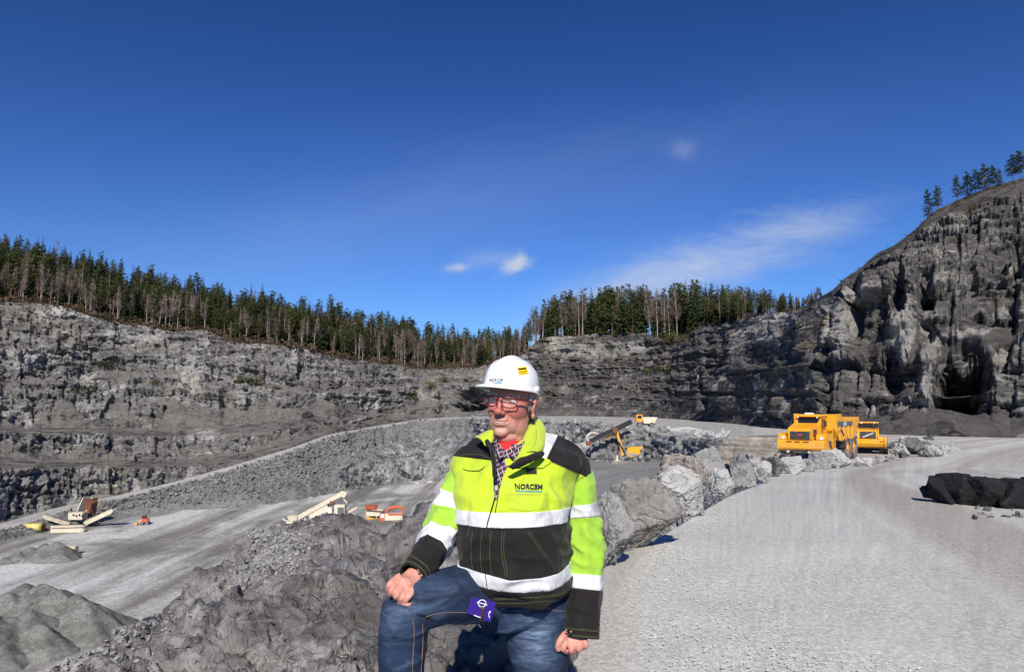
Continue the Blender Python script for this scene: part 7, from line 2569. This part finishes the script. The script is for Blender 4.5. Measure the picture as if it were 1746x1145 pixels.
part('shell', [box((0, 0, .3), (1.1, .8, .5))], 'lampglass', wb_, .04); part('lid', [box((0, 0, .6), (1.2, .9, .08))], 'cream', wb_)
g4 = fp(244, 894)
sl = thing('small_loader', tuple(g4), 'small rusty orange loader standing alone on the pit floor right of the crusher', 'loader', None, R(12))
part('body', [box((.5, 0, 1.1), (1.5, 1.3, .8))], 'orange', sl, .08)
part('cab', [box((.2, 0, 1.85), (.9, 1.1, .8)), ], 'rust', sl, .05)
part('window', [box((.2, -.56, 1.9), (.6, .02, .5))], 'dkglass', sl)
part('arm', [beam((-.4, 0, 1.2), (-1.3, 0, .6), .3, .2)], 'yellow', sl)
part('bucket', [prism([(-1.2, .1), (-1.2, .8), (-1.35, .8), (-1.7, .1)], -.7, .7)], 'yellow', sl)
for x in (-.2, 1.0):
    for y in (-.6, .6): part('wheel', [cylp((x, y - .15, .42), (x, y + .15, .42), .42, 14)], 'tyre', sl)
g5 = fp(118, 945)
cn_ = thing('container', tuple(g5), 'dusty white container standing against the right end of the middle gravel pile', 'container', None, R(8))
part('shell', [box((0, 0, 1.0), (2.7, 1.6, 1.3))], 'cream', cn_, .04)
for k in range(6): part('rib', [box((-1.1 + k * .44, -.82, 1.0), (.1, .05, 1.2))], 'cream', cn_)
for x in (-1.1, 1.1): part('leg', [box((x, 0, .18), (.15, 1.4, .36))], 'dkmetal', cn_)

# ---- screening plant in the middle
s0 = fp(545, 893)
S_ = thing('screening_plant', tuple(s0), 'long cream screening plant with a rising main conveyor behind the outcrop crest', 'screening plant')
def sl_(px, py, dd=0.0): return P(px, py, s0[1] + dd) - s0
mc = truss(sl_(504, 884, 0), sl_(586, 839, 0), 1.3, 1.1, S_, name='main_conveyor')
part('conveyor_head', [box(tuple(sl_(587, 842, 0)), (1.2, 1.6, 1.4), rot=(0, .5, 0)), beam(sl_(583, 846), sl_(592, 857), .3, .3)], 'cream', S_, .05)
part('chassis', [beam(sl_(505, 893), sl_(590, 884), 1.8, .5)], 'cream', S_)
part('screen_box', [box(tuple(sl_(545, 871, .5)), (5.2, 2.0, 2.0), rot=(0, -.42, 0))], 'cream', S_, .1)
part('engine_box', [box(tuple(sl_(580, 870, -.3)), (2.6, 2.0, 3.0))], 'cream', S_, .08)
part('engine_grille', [box(tuple(sl_(581, 870, -1.32)), (1.6, .04, 1.6))], 'grey_paint', S_)
part('silo', [cylp(sl_(563, 884, -1.2), sl_(563, 864, -1.2), .55, 14)], 'lampglass', S_, .05)
part('drive_motor', [cylp(sl_(563, 857, -1), sl_(570, 857, -1), .5, 12)], 'rust', S_)
for x in (512, 520, 531, 552, 572, 588): part('support_leg', [beam(sl_(x, 896), sl_(x, 880), .35, .35)], 'cream', S_)
part('hopper', [box(tuple(sl_(501, 882, 0)), (2.0, 2.0, 1.2), taper=(1.3, 1.3))], 'cream', S_, .05)
part('tail_beam', [beam(sl_(466, 897, -1), sl_(500, 888, -1), .5, .4), beam(sl_(482, 884, -1), sl_(500, 893, -1), .3, .3)], 'cream', S_)
part('control_box', [box(tuple(sl_(483, 892, -1.3)), (1.4, .8, .9))], 'grey_paint', S_, .05)
truss(sl_(590, 874, 2), sl_(607, 864, 3), .9, .5, S_, name='side_conveyor')

# ---- second crusher and the orange excavator behind the outcrop
e0 = fp(645, 884)
E_ = thing('jaw_crusher', tuple(e0), 'cream and rust jaw crusher with an orange hopper left of the orange excavator', 'crusher')
def el_(px, py, dd=0.0): return P(px, py, e0[1] + dd) - e0
part('hopper', [box(tuple(el_(633, 864, 0)), (2.4, 2.2, .9), taper=(1.25, 1.25))], 'orange', E_, .05)
part('body', [box(tuple(el_(640, 873, 0)), (4.4, 2.2, 1.6))], 'cream', E_, .08)
part('catwalk', [beam(el_(625, 869, -1.3), el_(662, 872, -1.3), .5, .15)], 'rust', E_)
part('frame', [beam(el_(626, 888, -.8), el_(626, 872, -.8), .3, .3), beam(el_(642, 890, -.8), el_(642, 874, -.8), .3, .3), beam(el_(626, 882, -.9), el_(648, 887, -.9), .4, .5)], 'yellow', E_)
x0 = fp(672, 889)
X_ = thing('excavator', tuple(x0), 'orange-red excavator with a humped boom behind the notch in the outcrop', 'excavator')
def xl_(px, py, dd=0.0): return P(px, py, x0[1] + dd) - x0
part('boom', [tube([np.array(xl_(658, 873)), np.array(xl_(664, 866)), np.array(xl_(675, 864)), np.array(xl_(685, 865)), np.array(xl_(690, 871))], [.35, .42, .42, .36, .2], 8)], 'orange', X_)
part('stick', [beam(xl_(690, 866), xl_(686, 878), .4, .4)], 'orange', X_)
part('body', [box(tuple(xl_(672, 880, 0)), (4.6, 2.4, 1.7))], 'cream', X_, .1)
part('stripe', [beam(xl_(662, 876.5, -1.25), xl_(686, 876, -1.25), .06, .5)], 'orange', X_)
part('cab', [box(tuple(xl_(652, 881, -.8)), (1.3, 1.3, 1.9))], 'orange', X_, .06)
part('cab_window', [box(tuple(xl_(652, 879, -1.47)), (.9, .03, .9))], 'lampglass', X_)
part('track', [box(tuple(xl_(672, 889, -.8)), (4.6, .6, .8))], 'dkmetal', X_, .15)
part('track', [box(tuple(xl_(672, 889, .9)), (4.6, .6, .8))], 'dkmetal', X_, .15)

# ---- gravel piles
M['pile'] = gravel_mat('greenish_gravel', (0.105, 0.108, 0.10), (0.16, 0.163, 0.152), (0.24, 0.243, 0.232), 0.6, fine=5.0, bstr=.5, bd=.08, tsc=(.3, .3))


def heap(name, cones, label, group, cell=.28, base=FL, slope=.76, mat='pile', seed=1):
    cs = np.array([[p[0], p[1], h] for (p, h) in cones])
    R_ = cs[:, 2].max() / slope + 2.0
    mn = cs[:, :2].min(0) - R_; mx = cs[:, :2].max(0) + R_
    gx = np.arange(mn[0], mx[0], cell); gy = np.arange(mn[1], mx[1], cell)
    X_g, Y_g = np.meshgrid(gx, gy, indexing='xy')
    p = np.stack([X_g, Y_g, np.zeros_like(X_g)], -1)
    wob_ = 0.35 * fbm(p * .5, 4, seed)
    z = np.full(X_g.shape, -1.0)
    for (x, y, h) in cs:
        a = np.arctan2(Y_g - y, X_g - x)
        d = np.hypot(X_g - x, Y_g - y) * (1 + .10 * np.sin(a * 3 + x) + .06 * np.sin(a * 7 + y)) + wob_
        c = h - slope * (np.sqrt(d * d + .12) - .3)
        z = np.maximum(z, c)
    gul = 1 - np.abs(vnoise(np.stack([X_g * .9, Y_g * .9, z * .25], -1), seed + 5))
    z = z + .12 * (gul - .6) * np.clip(z / 1.2, 0, 1) + .10 * fbm(p * 1.6, 3, seed + 2) * np.clip(z + .3, 0, 1)
    z = np.maximum(z, -.6)
    ctr = np.array([cs[:, 0].mean(), cs[:, 1].mean(), base])
    V_ = np.stack([X_g, Y_g, z + base], -1)
    ii = np.arange(X_g.size).reshape(X_g.shape)
    q = np.stack([ii[:-1, :-1], ii[:-1, 1:], ii[1:, 1:], ii[1:, :-1]], -1).reshape(-1, 4)
    keep = (z.reshape(-1)[q] > -.55).any(1)
    q = q[keep]; u_ = np.unique(q); rm = np.zeros(X_g.size, int); rm[u_] = np.arange(len(u_))
    o = obj(name, mesh_quads(name, V_.reshape(-1, 3)[u_] - ctr, rm[q], M[mat]), loc=tuple(ctr))
    return tag(o, label, 'gravel pile', group)


def top(px, py, d):
    p = P(px, py, d)
    return ((p[0], p[1]), p[2] - FL)


G_ = 'gravel piles on the pit floor'
heap('gravel_pile', [top(45, 993, 99), top(72, 995, 98), top(102, 1004, 96), top(128, 1013, 94), top(148, 1022, 92), top(12, 1008, 96)], 'big greenish gravel ridge in the lower left corner with a dark shaded back', G_, seed=3)
heap('gravel_pile', [top(18, 1050, 86), top(48, 1038, 88), top(-30, 1040, 84), top(70, 1062, 86)], 'round gravel cone in front of the big ridge at the left picture edge', G_, seed=8)
heap('gravel_pile', [top(30, 938, 134), top(55, 930, 136), top(78, 925, 137), top(98, 923, 136), top(8, 948, 132)], 'smooth dark gravel pile in the middle of the pit floor beside the white container', G_, seed=12)
heap('gravel_pile', [top(620, 850, 214), top(606, 856, 210), top(634, 856, 212)], 'pale gravel cone under the head of the screening plant', G_, seed=17)
heap('gravel_pile', [top(712, 820, 262), top(735, 818, 264), top(695, 826, 258)], 'light stone heap at the foot of the lower wall left of the man', G_, cell=.4, seed=21, mat='b_pale')
